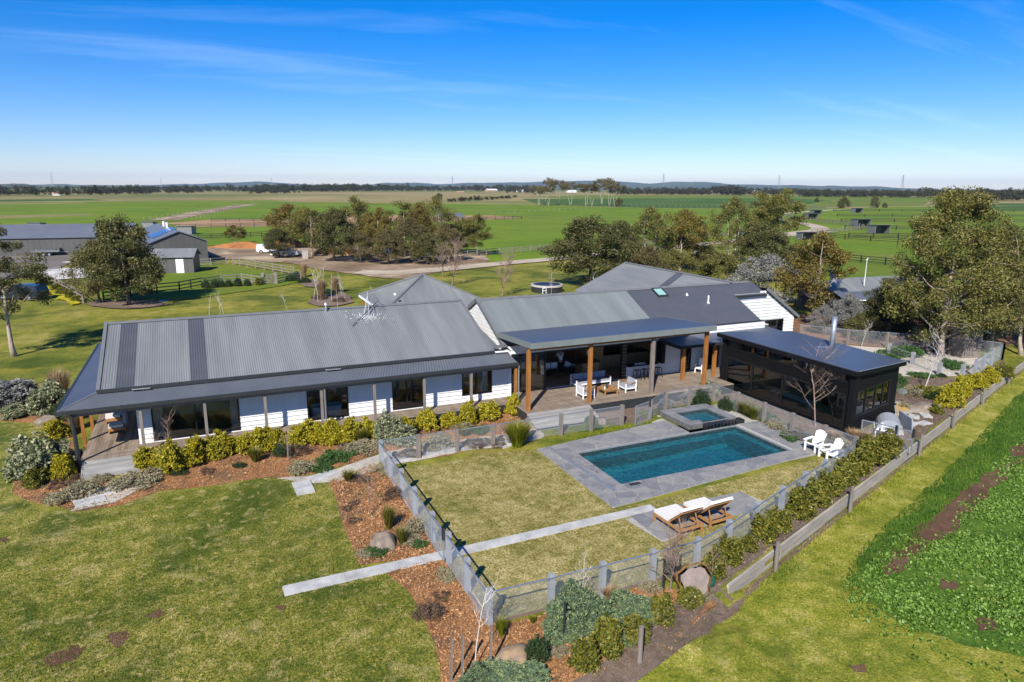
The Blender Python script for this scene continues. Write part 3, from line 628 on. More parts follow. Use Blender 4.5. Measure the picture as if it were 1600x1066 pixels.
for i in range(8):
    x = -3.3 + i*2.72; m = MB(); m.box(x - .065, x + .065, 34.36, 34.49, D, 2.68); m.build('verandah_post', m_post if i < 7 else m_cedar, house, label='oiled post at the end of the verandah' if i == 7 else None)
for y in (37.05, 39.7, 42.4, 45.1): m = MB(); m.box(-6.12, -5.98, y - .07, y + .07, .2, 2.68); m.build('verandah_post', m_cedar, house, label='oiled post of the side verandah')
def downpipe(pts, mt=m_grey, r=.05): m = MB(); m.tube(pts, r, 8); return m.build('downpipe', mt, house)
downpipe([(-6.1, 34.18, 2.9), (-5.95, 34.2, 2.7), (-5.9, 34.2, 0)], m_gutter, .085)
downpipe([(4.95, 34.22, 2.9), (5.02, 34.33, 2.7), (5.02, 34.33, .5)], m_grey)
downpipe([(15.78, 34.2, 2.95), (15.9, 34.25, 2.75), (15.9, 34.35, 2.55), (15.9, 34.35, .5)], m_shelt)
for x, y, z in ((-3.6, 35.28, 3.42), (5.3, 35.3, 3.42), (14.9, 35.3, 3.46)): m = MB(); m.tube([(x, y + .1, z), (x, y, z), (x + .75, y, z - .01)], .04, 6); m.build('overflow_pipe', m_wmetal if x > 10 else m_shelt, house)
# decks
m = MB(); m.box(-5.86, 15.3, 34.3, 34.36, .05, D - .03); m.box(-5.86, -5.8, 34.36, 47, .05, D - .03); m.build('deck_skirt', m_gutter, house)
deck_boards(house, -5.9, -3.55, 35.1, 47, D, 'y'); deck_boards(house, -5.9, 15.5, 34.28, 35.1, D, 'x')
deck_boards(house, -3.55, 15.5, 35.1, 35.62, D, 'x')
def stair(x0, x1, y, n, run, parent=house):
    for i in range(n):
        z = D - (i + 1)*D/(n + 1); m = MB(); y1 = y - i*run
        m.box(x0, x1, y1 - run, y1 - run/2 - .006, z - .04, z); m.box(x0, x1, y1 - run/2, y1 + .02, z - .04, z + .002)
        m.box(x0 + .02, x1 - .02, y1 - .015, y1 - .001, z, z + D/(n + 1) - .03)
        m.build('stair_tread', m_step, parent)
    m = MB(); yb = y - n*run
    m.box(x0 + .02, x1 - .02, yb + .004, yb + .02, 0, D/(n + 1) - .042)
    for x in (x0, x1 - .04): m.add([(x, y, 0), (x, yb + .02, 0), (x, yb + .02, D/(n+1) - .05), (x, y, D - .05), (x + .04, y, 0), (x + .04, yb + .02, 0), (x + .04, yb + .02, D/(n+1) - .05), (x + .04, y, D - .05)], [(0, 1, 2, 3), (7, 6, 5, 4), (0, 3, 7, 4), (3, 2, 6, 7), (2, 1, 5, 6)])
    m.build('stair_stringer', m_step, parent)
stair(-5.82, -3.5, 34.28, 3, .27)
# ---- right wing
OPEN = (18.5, 24.1, D + .02, 2.98); SERV = (24.4, 26.65, 1.5, 2.98); D1 = (28.72, 29.62, D + .02, 2.62); D2 = (31.1, 32.0, D + .02, 2.62); LEFTG = (16.2, 18.5, D + .02, 2.98)
boards(fB, 15.95, 36.0, D, 3.5, [OPEN, SERV, D1, D2, LEFTG], m_white, house)
window(house, fB, *LEFTG, mull=(17.3,)); window(house, fB, 16.8, 18.5, D + .03, 2.97, dep=.1, name='sliding_door')
window(house, fB, *D1, name='glazed_door'); window(house, fB, *D2, name='glazed_door')
m = MB(); fB.slab(m, 24.06, 24.42, D, 3.0, -.15, .05); fB.slab(m, 18.4, 24.1, 2.92, 3.0, -.12, .05); fB.slab(m, 24.42, 26.7, 2.92, 3.0, -.12, .05); fB.slab(m, 26.62, 26.7, 1.5, 2.92, -.12, .05); m.build('opening_frame', m_frame, house)
m = MB(); fB.slab(m, 24.35, 26.72, 1.46, 1.52, -.1, .42); m.build('servery_bench', m_black, house)
for i in range(3):       # folded servery shutters stacked at the right
    m = MB(); x = 26.72 + i*.09; m.box(x, x + .045, 35.42, 36.1, 1.53, 2.9); m.build('folding_shutter', m_frame, house)
m = MB(); m.box(26.6, 36, 46.0, 46.1, D, 3.4); m.box(15.9, 26.6, 44.9, 45.0, D, 3.4); m.box(16.05, 36.5, 36.28, 45.0, 3.2, 3.28); m.build('rear_wall', m_in, house)
m = MB()
for i in range(52):
    y = 36.3 + i*.168
    cuts = [16.0, *sorted(rnd.uniform(17, 35) for _ in range(4)), 36.3]
    for a, b in zip(cuts, cuts[1:]): m.box(a, b - .004, y, y + .164, D - .05, D + .015)
m.build('interior_floor_boards', m_floor, house, kind='stuff')
for q in ((23.3, 24.2, 38.6, 43.0), (16.02, 16.1, 36.3, 44.9), (28.2, 28.3, 36.3, 44.9), (16.1, 28.2, 42.6, 42.7)): m = MB(); m.box(*q, D, 3.2); m.build('timber_lined_wall', m_inw, house)
m = MB(); m.box(24.4, 28.2, 38.9, 39.5, D, 1.5); m.build('kitchen_cupboard', m_inw, house); m = MB(); m.box(24.35, 28.2, 38.85, 39.55, 1.5, 1.55); m.build('kitchen_worktop', m_black, house)
m = MB(); m.box(22.0, 23.25, 37.6, 38.5, D, 1.5); m.build('kitchen_island', m_inw, house); m = MB(); m.box(21.4, 23.3, 37.5, 38.6, 1.5, 1.56); m.build('island_top', m_frame, house)
RZ2, RY2, EZ2, EY2 = 5.65, 40.85, 3.54, 36.5
k2 = (RZ2 - EZ2)/(RY2 - EY2)
corr('roof_sheet', (15.9, EY2, EZ2), (27.22, EY2, EZ2), (27.22, RY2, RZ2), (15.9, RY2, RZ2), m_rgreen, house)
corr('roof_sheet', (27.22, EY2, EZ2), (36.0, EY2, EZ2), (36.0, RY2, RZ2), (27.22, RY2, RZ2), m_rdark, house, amp=.007, label='dark charcoal roof sheets of the newer half')
corr('roof_sheet', (36.0, 39.25, RZ2 - k2*(RY2 - 39.25)), (39.0, 39.25, RZ2 - k2*(RY2 - 39.25)), (38.9, RY2, RZ2), (36.0, RY2, RZ2), m_rdark, house, amp=.007)
corr('roof_sheet', (36.0, 46.1, 3.1), (15.9, 46.1, 3.1), (15.9, RY2, RZ2), (36.0, RY2, RZ2), m_rgreen, house)
m = MB()
m.add([(15.85, RY2 - .2, RZ2 - .05), (38.6, RY2 - .2, RZ2 - .05), (38.6, RY2, RZ2 + .06), (15.85, RY2, RZ2 + .06), (15.85, RY2 + .2, RZ2 - .05), (38.6, RY2 + .2, RZ2 - .05)], [(0, 1, 2, 3), (3, 2, 5, 4)])
m.beam((15.9, 36.15, EZ2 - .22), (15.9, RY2, RZ2 - .01), .2, .24); m.beam((15.9, 45.6, 3.2), (15.9, RY2, RZ2 - .01), .2, .24)
m.build('ridge_and_barge_capping', m_grey, house)
m = MB(); m.box(15.9, 36.05, EY2 - .12, EY2, EZ2 - .13, EZ2 + .02); m.box(35.95, 39.0, 39.15, 39.25, 4.74, 4.9); m.build('gutters', m_gutter, house, kind='stuff')
fG2 = Face((15.97, 45.7, 0), (0, -1, 0), (-1, 0, 0))
boards(fG2, 0, 9.5, 3.0, 5.5, [], m_white, house, top=lambda u: RZ2 - .12 - k2*abs(RY2 - (45.7 - u)), name='gable_boards')
m = MB(); m.add([(15.96, 36.2, 3.0), (15.96, 45.9, 3.0), (15.96, RY2, 5.55)], [(0, 1, 2)]); m.build('gable_backing', m_white, house)
# valley gutter between the wings
m = MB(); m.beam((14.85, 35.9, 3.62), (15.85, 36.0, 3.62), .5, .06); m.beam((14.9, 36.1, 3.6), (15.3, 41, 4.1), .9, .06); m.build('valley_flashing', m_grey, house)
# front gable of the cross wing at the right, white boards with a raking roof edge
fC = Face((0, 39.4, 0), (1, 0, 0), (0, -1, 0))
boards(fC, 36.02, 42.2, 1.0, 5.2, [(38.54, 41.07, 1.2, 2.8)], m_white, house, top=lambda u: 4.88 if u < 38.9 else 5.15 - (u - 39.1)*.69, name='gable_boards')
m = MB()
for q in ([(36.02, 0), (38.54, 0), (38.54, 4.9), (36.02, 4.9)], [(38.54, 2.8), (41.07, 2.8), (41.07, 3.75), (39.1, 5.1), (38.54, 5.1)], [(41.07, 0), (42.2, 0), (42.2, 3.0), (41.07, 3.75)], [(38.54, 0), (41.07, 0), (41.07, 1.2), (38.54, 1.2)]): m.add([(x, 39.43, z) for x, z in q], [tuple(range(len(q)))])
m.box(42.1, 42.2, 39.5, 52, 0, 2.95); m.build('wall_core', m_white, house)
window(house, fC, 38.54, 41.07, 1.2, 2.8, mull=(39.8,), dep=.05)
m = MB(); m.box(35.9, 35.98, EY2 + .25, 39.4, 1, 3.5); m.box(35.98, 36.06, 36.7, 36.78, 2.9, 3.5); m.build('return_wall', m_white, house)
RXC = 36.7
for ya, yb, mt in ((55.2, 47.3, m_rlight), (47.3, 46.3, m_rdark), (46.3, 41.0, m_rlight)):
    corr('roof_sheet', (32.3, ya, 3.0), (32.3, yb, 3.0), (RXC, yb, 5.7), (RXC, ya, 5.7), mt, house, amp=.006)
corr('roof_sheet', (42.5, 39.15, 2.88), (42.5, 55.2, 2.88), (39.0, 55.2, 5.28), (39.0, 39.15, 5.28), m_rdark, house, amp=.006)
plate('roof_sheet', [(39.0, 40.9, 5.28), (39.0, 55.2, 5.28), (RXC, 55.2, 5.72), (RXC, 40.9, 5.72)], .05, m_rdark, house)
m = MB(); m.add([(32.3, 55.2, 3.0), (32.3, 57.0, 3.0), (41, 57.0, 3.0), (41, 55.2, 3.3), (RXC, 55.2, 5.7)], [(0, 1, 4), (1, 2, 4), (2, 3, 4)]); m.build('roof_hip', m_rlight, house)
m = MB(); m.box(33, 40, 46.2, 56.2, 0, 3.0); m.build('cross_wing_wall', m_white, house)
m = MB(); m.tube([(RXC, 40.6, 5.72), (RXC, 55.3, 5.74)], .09, 6); m.tube([(RXC, 55.2, 5.74), (32.3, 57.0, 3.03)], .07, 5); m.build('ridge_capping', m_grey, house)
m = MB(); m.beam((42.5, 39.13, 2.86), (38.95, 39.13, 5.27), .08, .2); m.build('barge_board', m_grey, house)
# pyramid roof of the garage behind the left wing
px0, px1, py0, py1, pz, pk = 13.1, 22.7, 54.6, 64.3, 2.7, 4.95
cxp, cyp = (px0 + px1)/2, (py0 + py1)/2
for a, b in (((px0, py0), (px1, py0)), ((px0, py1), (px0, py0)), ((px1, py0), (px1, py1)), ((px1, py1), (px0, py1))):
    corr('garage_roof_sheet', (*a, pz), (*b, pz), (cxp + .01*(b[0]-a[0]), cyp + .01*(b[1]-a[1]), pk), (cxp, cyp, pk), m_rlight, house, amp=.006)
m = MB()
for c in ((px0, py0), (px1, py0), (px0, py1), (px1, py1)): m.tube([(*c, pz + .04), (cxp, cyp, pk + .05)], .1, 5)
m.build('garage_hip_capping', m_grey, house)
m = MB(); m.box(px0, px1, py0 - .1, py0, pz - .15, pz); m.box(px0 - .1, px0, py0, py1, pz - .15, pz); m.box(px1, px1 + .1, py0, py1, pz - .15, pz); m.box(px0, px1, py1, py1 + .1, pz - .15, pz); m.build('garage_gutter', m_trim, house)
m = MB(); m.box(px0 + 1.4, px1 - .5, py0 + .5, py1 - .6, 0, pz - .1); m.build('garage_wall', m_white, house)
for y in (py0 + .4, py0 + 4.6, py1 - .4): m = MB(); m.box(px0 + .15, px0 + .3, y - .07, y + .07, 0, pz - .1); m.build('garage_post', m_cedar, house)
# skylight, flues, aerial
m = MB(); sk = lambda x, y, h: (x, y, RZ2 - k2*(RY2 - y) + h)
for (x0, x1, y0, y1) in ((29.35, 29.45, 39.75, 40.65), (30.15, 30.25, 39.75, 40.65), (29.45, 30.15, 39.75, 39.83), (29.45, 30.15, 40.57, 40.65)):
    m.add([sk(x, y, h) for h in (.0, .12) for x, y in ((x0, y0), (x1, y0), (x1, y1), (x0, y1))], [(4, 5, 6, 7), (0, 1, 5, 4), (1, 2, 6, 5), (2, 3, 7, 6), (3, 0, 4, 7)])
skl = m.build('skylight', m_gutter, house); g = MB(); g.quad(sk(29.43, 39.81, .09), sk(30.17, 39.81, .09), sk(30.17, 40.59, .09), sk(29.43, 40.59, .09)); g.build('pane', M('skylight pane', (.22, .42, .36), (.30, .50, .44), 2, .12, spec=.8), skl)
for x, y, h, zt in ((33.05, 38.79, .55, 4.63), (31.9, 39.8, .15, 5.12)):
    m = MB(); m.cyl(x, y, zt - .05, zt + h, .055, n=8); m.cyl(x, y, zt - .05, zt + .05, .13, .1, 8); m.build('vent_pipe', m_wmetal, house)
m = MB(); m.cyl(6.3, 40.7, 5.5, 5.95, .07, n=8); m.cyl(6.3, 40.7, 5.95, 6.05, .1, .06, 8); m.build('vent_pipe', m_galv, house)
m = MB(); m.ball((14.2, 55.2, 4.0), (.13, .13, .13)); m.build('garage_lamp_globe', m_wmetal, house)
# ---- fly-over pergola roof on oiled posts
plate('pergola_roof', [(15.7, 32.35, 4.55), (28.3, 32.45, 4.55), (28.2, 37.3, 4.22), (15.75, 37.0, 4.22)], .05, m_rblue, house)
m = MB(); m.box(15.66, 28.34, 32.3, 32.42, 4.22, 4.545); m.beam((15.7, 32.36, 4.40), (15.75, 37.0, 4.08), .08, .3); m.beam((28.3, 32.4, 4.40), (28.2, 37.3, 4.08), .08, .3); m.build('pergola_fascia', M('sage fascia', (.17, .19, .185), (.14, .155, .15), 2, .5), house)
m = MB(); m.box(15.72, 28.1, 32.66, 32.8, 4.02, 4.24); m.build('pergola_beam', m_cedar, house)
m = MB()
for i in range(15): x = 15.9 + i*.86; m.beam((x, 32.5, 4.36), (x, 36.9, 4.06), .05, .18)
m.build('pergola_rafters', m_cedar, house)
plate('pergola_lining', [(15.8, 32.5, 4.28), (28.2, 32.55, 4.28), (28.1, 37.2, 3.98), (15.85, 36.9, 3.98)], .02, m_inw, house)
for i, x in enumerate((15.75, 19.67, 23.98, 27.96)):
    m = MB(); m.box(x - .1, x + .1, 32.63, 32.83, .0 if i in (0, 3) else .3, 4.03); m.build('pergola_post', m_post if i == 2 else m_cedar, house, label='silvered pergola post' if i == 2 else None)
m = MB(); m.box(15.9, 28.2, 36.05, 36.1, 3.06, 3.10); m.build('head_flashing', m_trim, house)
# deck, steps and skirts of the right wing
deck_boards(house, 15.5, 30.1, 32.35, 36.12, D, 'x'); deck_boards(house, 30.1, 36, 34.1, 36.12, D, 'x')
m = MB(); m.box(15.5, 15.56, 32.4, 34.3, 0, D - .03); m.box(19.5, 30.1, 32.36, 32.42, 0, D - .03); m.box(30.06, 30.1, 32.42, 34.1, 0, D - .03); m.build('deck_skirt', m_gutter, house)
stair(15.5, 19.5, 32.35, 4, .33)
# link roof beside the black studio
plate('link_roof', [(26.9, 33.9, 3.02), (36.4, 33.95, 3.02), (36.4, 36.85, 3.12), (26.9, 36.85, 3.12)], .08, m_rblue, house)
m = MB(); m.box(26.84, 36.4, 33.82, 33.9, 2.84, 3.03); m.box(26.82, 26.9, 33.82, 36.1, 2.84, 3.06); m.build('link_fascia', m_gutter, house)
for x in (27.62, 30.15): m = MB(); m.box(x - .1, x + .1, 34.3, 34.5, D, 2.86); m.build('link_post', m_cedar, house)

# ================================================================ black studio
studio = thing('studio', (32, 28, 0), 'black clad studio with long skillion roof and wide glazing beside the pool', 'studio')
A_, B_, C_, D_ = Vector((30.45, 24.0, 0)), Vector((35.75, 25.4, 0)), Vector((36.1, 33.6, 0)), Vector((30.45, 33.8, 0))
plate('ceiling', [(30.5, 24.1, 3.36), (35.7, 25.45, 2.98), (36.0, 33.5, 2.98), (30.5, 33.7, 3.36)], .02, m_trim, studio)
plate('roof', [(30.12, 23.62, 3.62), (35.95, 25.16, 3.22), (36.35, 34.0, 3.22), (30.05, 34.15, 3.62)], .05, m_rblue, studio)
m = MB(); m.beam((30.1, 23.62, 3.46), (30.04, 34.15, 3.46), .1, .24); m.beam((30.1, 23.62, 3.46), (35.95, 25.16, 3.07), .08, .2); m.build('roof_fascia', m_black, studio)
m = MB(); m.beam((30.2, 23.56, 3.625), (35.95, 25.1, 3.235), .04, .03); m.build('edge_flashing', m_galv, studio)
f1 = Face(D_, A_ - D_, (-1, 0, 0)); L1 = (A_ - D_).length
up = (.28, L1 - .5, 2.74, 3.26); lo = (.28, L1 - .35, .22, 2.12)
def clad(fc, L, z0, top, holes):
    m = MB(); 
    for q in rects(0, L, z0, top, holes): fc.slab(m, *q, -.15, 0)
    m.build('wall', m_black, studio)
    m = MB(); z = z0
    while z < top:
        for q in rects(0, L, z, min(z + .12, top), holes): fc.slab(m, *q, .002, .016) if q[3] - q[2] > .05 else None
        z += .14
    m.build('cladding_boards', m_black, studio, kind='stuff')
clad(f1, L1, 0, 3.4, [up, lo])
window(studio, f1, *up, mull=(2.1, 4.2, 6.3, 8.0), fr=.05); window(studio, f1, *lo, mull=(2.55, 5.0, 7.4), fr=.09)
f2 = Face(A_, B_ - A_, (.27, -.96, 0)); L2 = (B_ - A_).length
wn = (.35, L2 - .95, .85, 2.3); clad(f2, L2, 0, 3.02, [wn]); window(studio, f2, *wn, mull=(1.6, 2.75, 3.7), fr=.06)
m = MB(); m.add([f2.p(0, 3.02, .01), f2.p(L2, 3.02, .01), f2.p(0, 3.42, .01)], [(0, 1, 2)]); m.add([f2.p(0, 3.02, -.1), f2.p(L2, 3.02, -.1), f2.p(0, 3.42, -.1)], [(0, 1, 2)]); m.build('raking_panel', m_black, studio)
for q in ((30.28, 30.62, 23.82, 24.12), (30.28, 30.6, 33.6, 33.9)): m = MB(); m.box(*q, 0, 3.3); m.build('corner_pier', m_black, studio)
f3 = Face(B_, C_ - B_, (1, 0, 0)); clad(f3, (C_ - B_).length, 0, 3.05, [(.6, 7.6, .3, 2.7)]); window(studio, f3, .6, 7.6, .3, 2.7, mull=(2.4, 4.1, 5.8))
f4 = Face(C_, D_ - C_, (0, 1, 0)); clad(f4, (C_ - D_).length, 0, 3.2, [(.6, 4.9, .3, 2.7)]); window(studio, f4, .6, 4.9, .3, 2.7, mull=(2.1, 3.5))
m = MB(); m.prism([tuple(p.xy) for p in (A_, B_, C_, D_)], .02, .1); m.build('floor', M('studio floor', (.36, .34, .22), (.28, .26, .17), 1, .7), studio)
m = MB(); m.cyl(34.45, 29.0, 3.25, 5.15, .15, n=14); m.build('flue', m_galv, studio, smooth=True); m = MB(); m.cyl(34.45, 29.0, 5.15, 5.22, .17, n=14); m.build('flue_cap', m_galv, studio)
m = MB(); m.quad((33.3, 29.3, 3.425), (34.35, 29.1, 3.356), (34.3, 28.75, 3.36), (33.2, 28.9, 3.432)); m.build('flue_flashing', m_galv, studio)
m = MB(); m.box(31.4, 31.9, 27.4, 30.6, .5, .58); m.box(31.5, 31.6, 27.6, 27.7, .1, .5); m.box(31.7, 31.8, 30.3, 30.4, .1, .5); o = m.build('bench_seat', m_pale, None, loc=(31.65, 29, .1)); tag(o, 'pale timber bench standing inside the black studio behind the glass', 'bench')
m = MB(); m.box(33.2, 33.9, 27.5, 28.3, .1, 1.5); m.box(33.25, 33.3, 27.6, 28.2, .4, 1.3); o = m.build('wood_heater', m_gutter, None, loc=(33.5, 27.9, .1)); tag(o, 'dark wood heater standing inside the black studio under the flue', 'heater')
# ================================================================ pool
x0, x1, y0, y1 = pool_rect
pool = thing('swimming_pool', (20.96, 25.6, 0), 'rectangular in ground pool with deep teal water and bluestone surround', 'pool')
m_shell = M('pool plaster', (.10, .56, .62), (.06, .44, .50), .8, .6)
m_shelf = M('pool rim tile', (.20, .22, .23), (.14, .16, .17), 4, .5)
m = MB(); zb, ww = -1.25, -.16
m.add([(x0, y0, -.27), (x1, y0, -.27), (x1, y1, -.27), (x0, y1, -.27), (x0 + .5, y0 + .45, zb), (x1 - .7, y0 + .45, zb + .35), (x1 - .7, y1 - .6, zb + .35), (x0 + .5, y1 - .6, zb)], [(0, 1, 5, 4), (1, 2, 6, 5), (2, 3, 7, 6), (3, 0, 4, 7), (4, 5, 6, 7)])
o = m.build('shell', m_shell, pool)
m = MB(); m.box(x1 - .95, x1 - .02, y0 + .02, y1 - .02, -.9, -.42); m.build('shallow_step', M('step tile', (.17, .36, .38), (.12, .28, .30), 2, .6), pool)
m = MB(); m.box(x0 + .02, x1 - .95, y1 - .42, y1 - .02, -.9, -.5); m.build('bench', bpy.data.materials['step tile'], pool)
m = MB()
for q in ((x0, x1, y0 - .02, y0 + .012), (x0, x1, y1 - .012, y1 + .02)): m.box(*q, -.32, -.004)
for q in ((x0 - .02, x0 + .012, y0, y1), (x1 - .012, x1 + .02, y0, y1)): m.box(*q, -.32, -.004)
m.build('waterline_tile', m_shelf, pool)
def water_mat(name, tint, wscale=3.2):
    k = NT(name); co = k.coord((1, 1, 1), .4, True); h = k.math('ADD', k.noise(co, wscale, 3, .55, .8), k.math('MULTIPLY', k.noise(co, wscale*3.4, 2, .5, .5), .35))
    bp = k.n('Bump', Strength=.6, Distance=.05); k.set(bp.inputs['Height'], h)
    tr = k.n('BsdfRefraction', IOR=1.33, Roughness=.0) if False else k.n('BsdfTransparent'); tr.inputs[0].default_value = (*tint, 1)
    gl = k.n('BsdfGlossy', Roughness=.02); k.set(gl.inputs['Normal'], bp.outputs[0]); fr = k.n('Fresnel', IOR=1.38); k.set(fr.inputs['Normal'], bp.outputs[0])
    # sparkle and shade of the ripples painted into the water tint
    tcol = k.ramp(h, [(.47, tuple(c*.6 for c in tint)), (.61, tint), (.75, tuple(min(1, c*1.4 + .22) for c in tint))]); k.set(tr.inputs[0], tcol)
    mxs = k.n('MixShader'); k.t.links.new(fr.outputs[0], mxs.inputs[0]); k.t.links.new(tr.outputs[0], mxs.inputs[1]); k.t.links.new(gl.outputs[0], mxs.inputs[2]); k.t.links.new(mxs.outputs[0], k.out.inputs[0]); return k.m
m_water = water_mat('pool water', (.22, .76, .79), 6.5); m_swater = water_mat('spa water', (.4, .80, .82), 8)
m = MB(); nx, ny = 40, 16
m.add([(x0 + (x1-x0)*i/nx, y0 + (y1-y0)*j/ny, -.085) for j in range(ny+1) for i in range(nx+1)], [(j*(nx+1)+i, j*(nx+1)+i+1, (j+1)*(nx+1)+i+1, (j+1)*(nx+1)+i) for j in range(ny) for i in range(nx)])
m.build('water', m_water, pool)
m = MB(); m.box(16.2, 16.75, 23.2, 23.42, .03, .04); m.build('skimmer_lid', m_gutter, pool)
m = MB()
for i in range(4): m.box(15.5 + .07*(i % 2), 15.62, 24.1 + i*.9, 24.25 + i*.9, .03, .04) if i == 1 else None
m.build('drain_grate', m_gutter, pool)
# spa
spa = thing('spa', (24.8, 29.2, 0), 'raised square spa with stone sides spilling into the far edge of the pool', 'spa')
sx0, sx1, sy0, sy1, sh = 23.12, 26.3, 27.95, 30.5, .28
m = MB()
for q in ((sx0, sx0 + .48, sy0, sy1), (sx1 - .42, sx1, sy0, sy1), (sx0 + .48, sx1 - .42, sy1 - .55, sy1)): m.box(*q, 0, sh)
m.box(sx0 + .48, sx0 + .9, sy0, sy0 + .4, 0, sh); m.box(sx0 + .9, sx1 - .42, sy0 + .16, sy0 + .34, 0, sh - .05); m.build('stone_wall', m_stone, spa)
m = MB()
for q in ((sx0 - .04, sx0 + .5, sy0 - .04, sy1 + .04), (sx1 - .44, sx1 + .04, sy0 - .04, sy1 + .04), (sx0 + .5, sx1 - .44, sy1 - .57, sy1 + .04), (sx0 + .5, sx0 + .92, sy0 - .04, sy0 + .42)): m.box(*q, sh + .001, sh + .05)
m.build('coping', m_stone, spa)
m = MB(); m.box(sx0 + .48, sx1 - .42, sy0 + .34, sy1 - .55, 0, .03); m.build('spa_floor', m_shell, spa)
m = MB(); m.quad((sx0 + .5, sy0 + .2, sh - .035), (sx1 - .44, sy0 + .2, sh - .035), (sx1 - .44, sy1 - .57, sh - .035), (sx0 + .5, sy1 - .57, sh - .035)); m.build('water', m_swater, spa)
m = MB(); m.box(sx0 + .92, sx1 + .4, sy0 - .3, sy0 + .155, -.1, .2); m.build('spillway', M('wet black stone', (.02, .02, .022), (.012, .012, .013), 4, .12, .4, 25, spec=.7), spa)
m = MB()
for i in range(9):
    xx = sx0 + 1.0 + i*.24; m.box(xx, xx + rnd.uniform(.04, .12), sy0 - .33, sy0 - .305, -.1, rnd.uniform(.16, .21))
m.build('falling_water', glass_mat('falling water', (.75, .8, .82), ior=1.6), spa)
m = MB()
for i in range(13):        # stone facing blocks on the left side of the spa
    y = sy0 + .02 + i*.2; m.box(sx0 - .03, sx0 - .004, y, y + .185, .01, sh - .01)
for i in range(4): xx = sx0 + i*.22; m.box(xx, xx + .2, sy0 - .03, sy0 - .004, .01, sh - .01)
m.build('facing_stones', M('spa facing', (.17, .165, .16), (.06, .06, .06), 4, .7, .4, 20, stretch=(3, 3, .7)), spa)

# ---- crazy paving: every stone a piece of its own
def clip(poly, p, q):
    """keep the part of poly nearer to p than q"""
    mx_, my_ = (p[0]+q[0])/2, (p[1]+q[1])/2; dx, dy = q[0]-p[0], q[1]-p[1]; o = []
    for i in range(len(poly)):
        a, b = poly[i], poly[(i+1) % len(poly)]; da = (a[0]-mx_)*dx + (a[1]-my_)*dy; db = (b[0]-mx_)*dx + (b[1]-my_)*dy
        if da <= 0: o.append(a)
        if (da < 0) != (db < 0) and da != db: t = da/(da - db); o.append((a[0] + (b[0]-a[0])*t, a[1] + (b[1]-a[1])*t))
    return o
def clip_half(poly, nx_, ny_, c):
    o = []
    for i in range(len(poly)):
        a, b = poly[i], poly[(i+1) % len(poly)]; da = a[0]*nx_ + a[1]*ny_ - c; db = b[0]*nx_ + b[1]*ny_ - c
        if da <= 0: o.append(a)
        if (da < 0) != (db < 0) and da != db: t = da/(da - db); o.append((a[0] + (b[0]-a[0])*t, a[1] + (b[1]-a[1])*t))
    return o
def convex_clip(poly, area):
    """clip poly to a convex counter-clockwise area"""
    for i in range(len(area)):
        a, b = area[i], area[(i+1) % len(area)]; nx_, ny_ = b[1]-a[1], a[0]-b[0]
        poly = clip_half(poly, nx_, ny_, nx_*a[0] + ny_*a[1])
        if len(poly) < 3: return []
    return poly
m_stones = [M('bluestone slab', c1, c2, 2.4, .72, .35, 30) for c1, c2 in (((.235, .232, .235), (.165, .163, .168)), ((.26, .255, .252), (.185, .18, .178)), ((.205, .205, .213), (.14, .14, .15)), ((.28, .272, .262), (.20, .193, .185)))]
paving = sheet('pool_paving', [(14.32, 21.75), (28.3, 22.75), (27.75, 23.6), (27.6, 30), (22.9, 30.2), (14.3, 28.95)], .004, m_joint) 
bpy.data.objects.remove(paving)
m = MB()
areas = [[(14.35, 21.75), (15.93, 21.85), (15.93, 28.9), (14.32, 28.75)], [(15.95, 21.87), (28.25, 22.9), (27.7, 23.56), (15.95, 23.56)], [(15.95, 27.62), (22.9, 27.62), (22.9, 29.75), (15.95, 28.95)], [(25.99, 23.58), (27.68, 23.58), (27.6, 29.3), (26.3, 30.3), (26.24, 27.6), (25.99, 27.6)], [(22.3, 29.75), (22.92, 29.7), (22.92, 30.4), (27.5, 30.4), (27.5, 31.1), (22.3, 30.3)]]
for a in areas[:4] + [[(22.0, 29.7), (22.93, 29.7), (22.93, 30.1), (22.0, 29.9)], [(22.9, 30.38), (26.3, 30.38), (27.5, 29.4), (27.5, 30.9), (22.9, 30.6)]]:
    m.prism(a, -.12, .006)
areas = areas[:4] + [[(22.9, 30.4), (26.25, 30.4), (27.5, 29.5), (27.5, 30.9), (22.9, 30.55)]]
paving = m.build('pool_paving', m_joint, kind='structure', loc=(21, 23, 0))
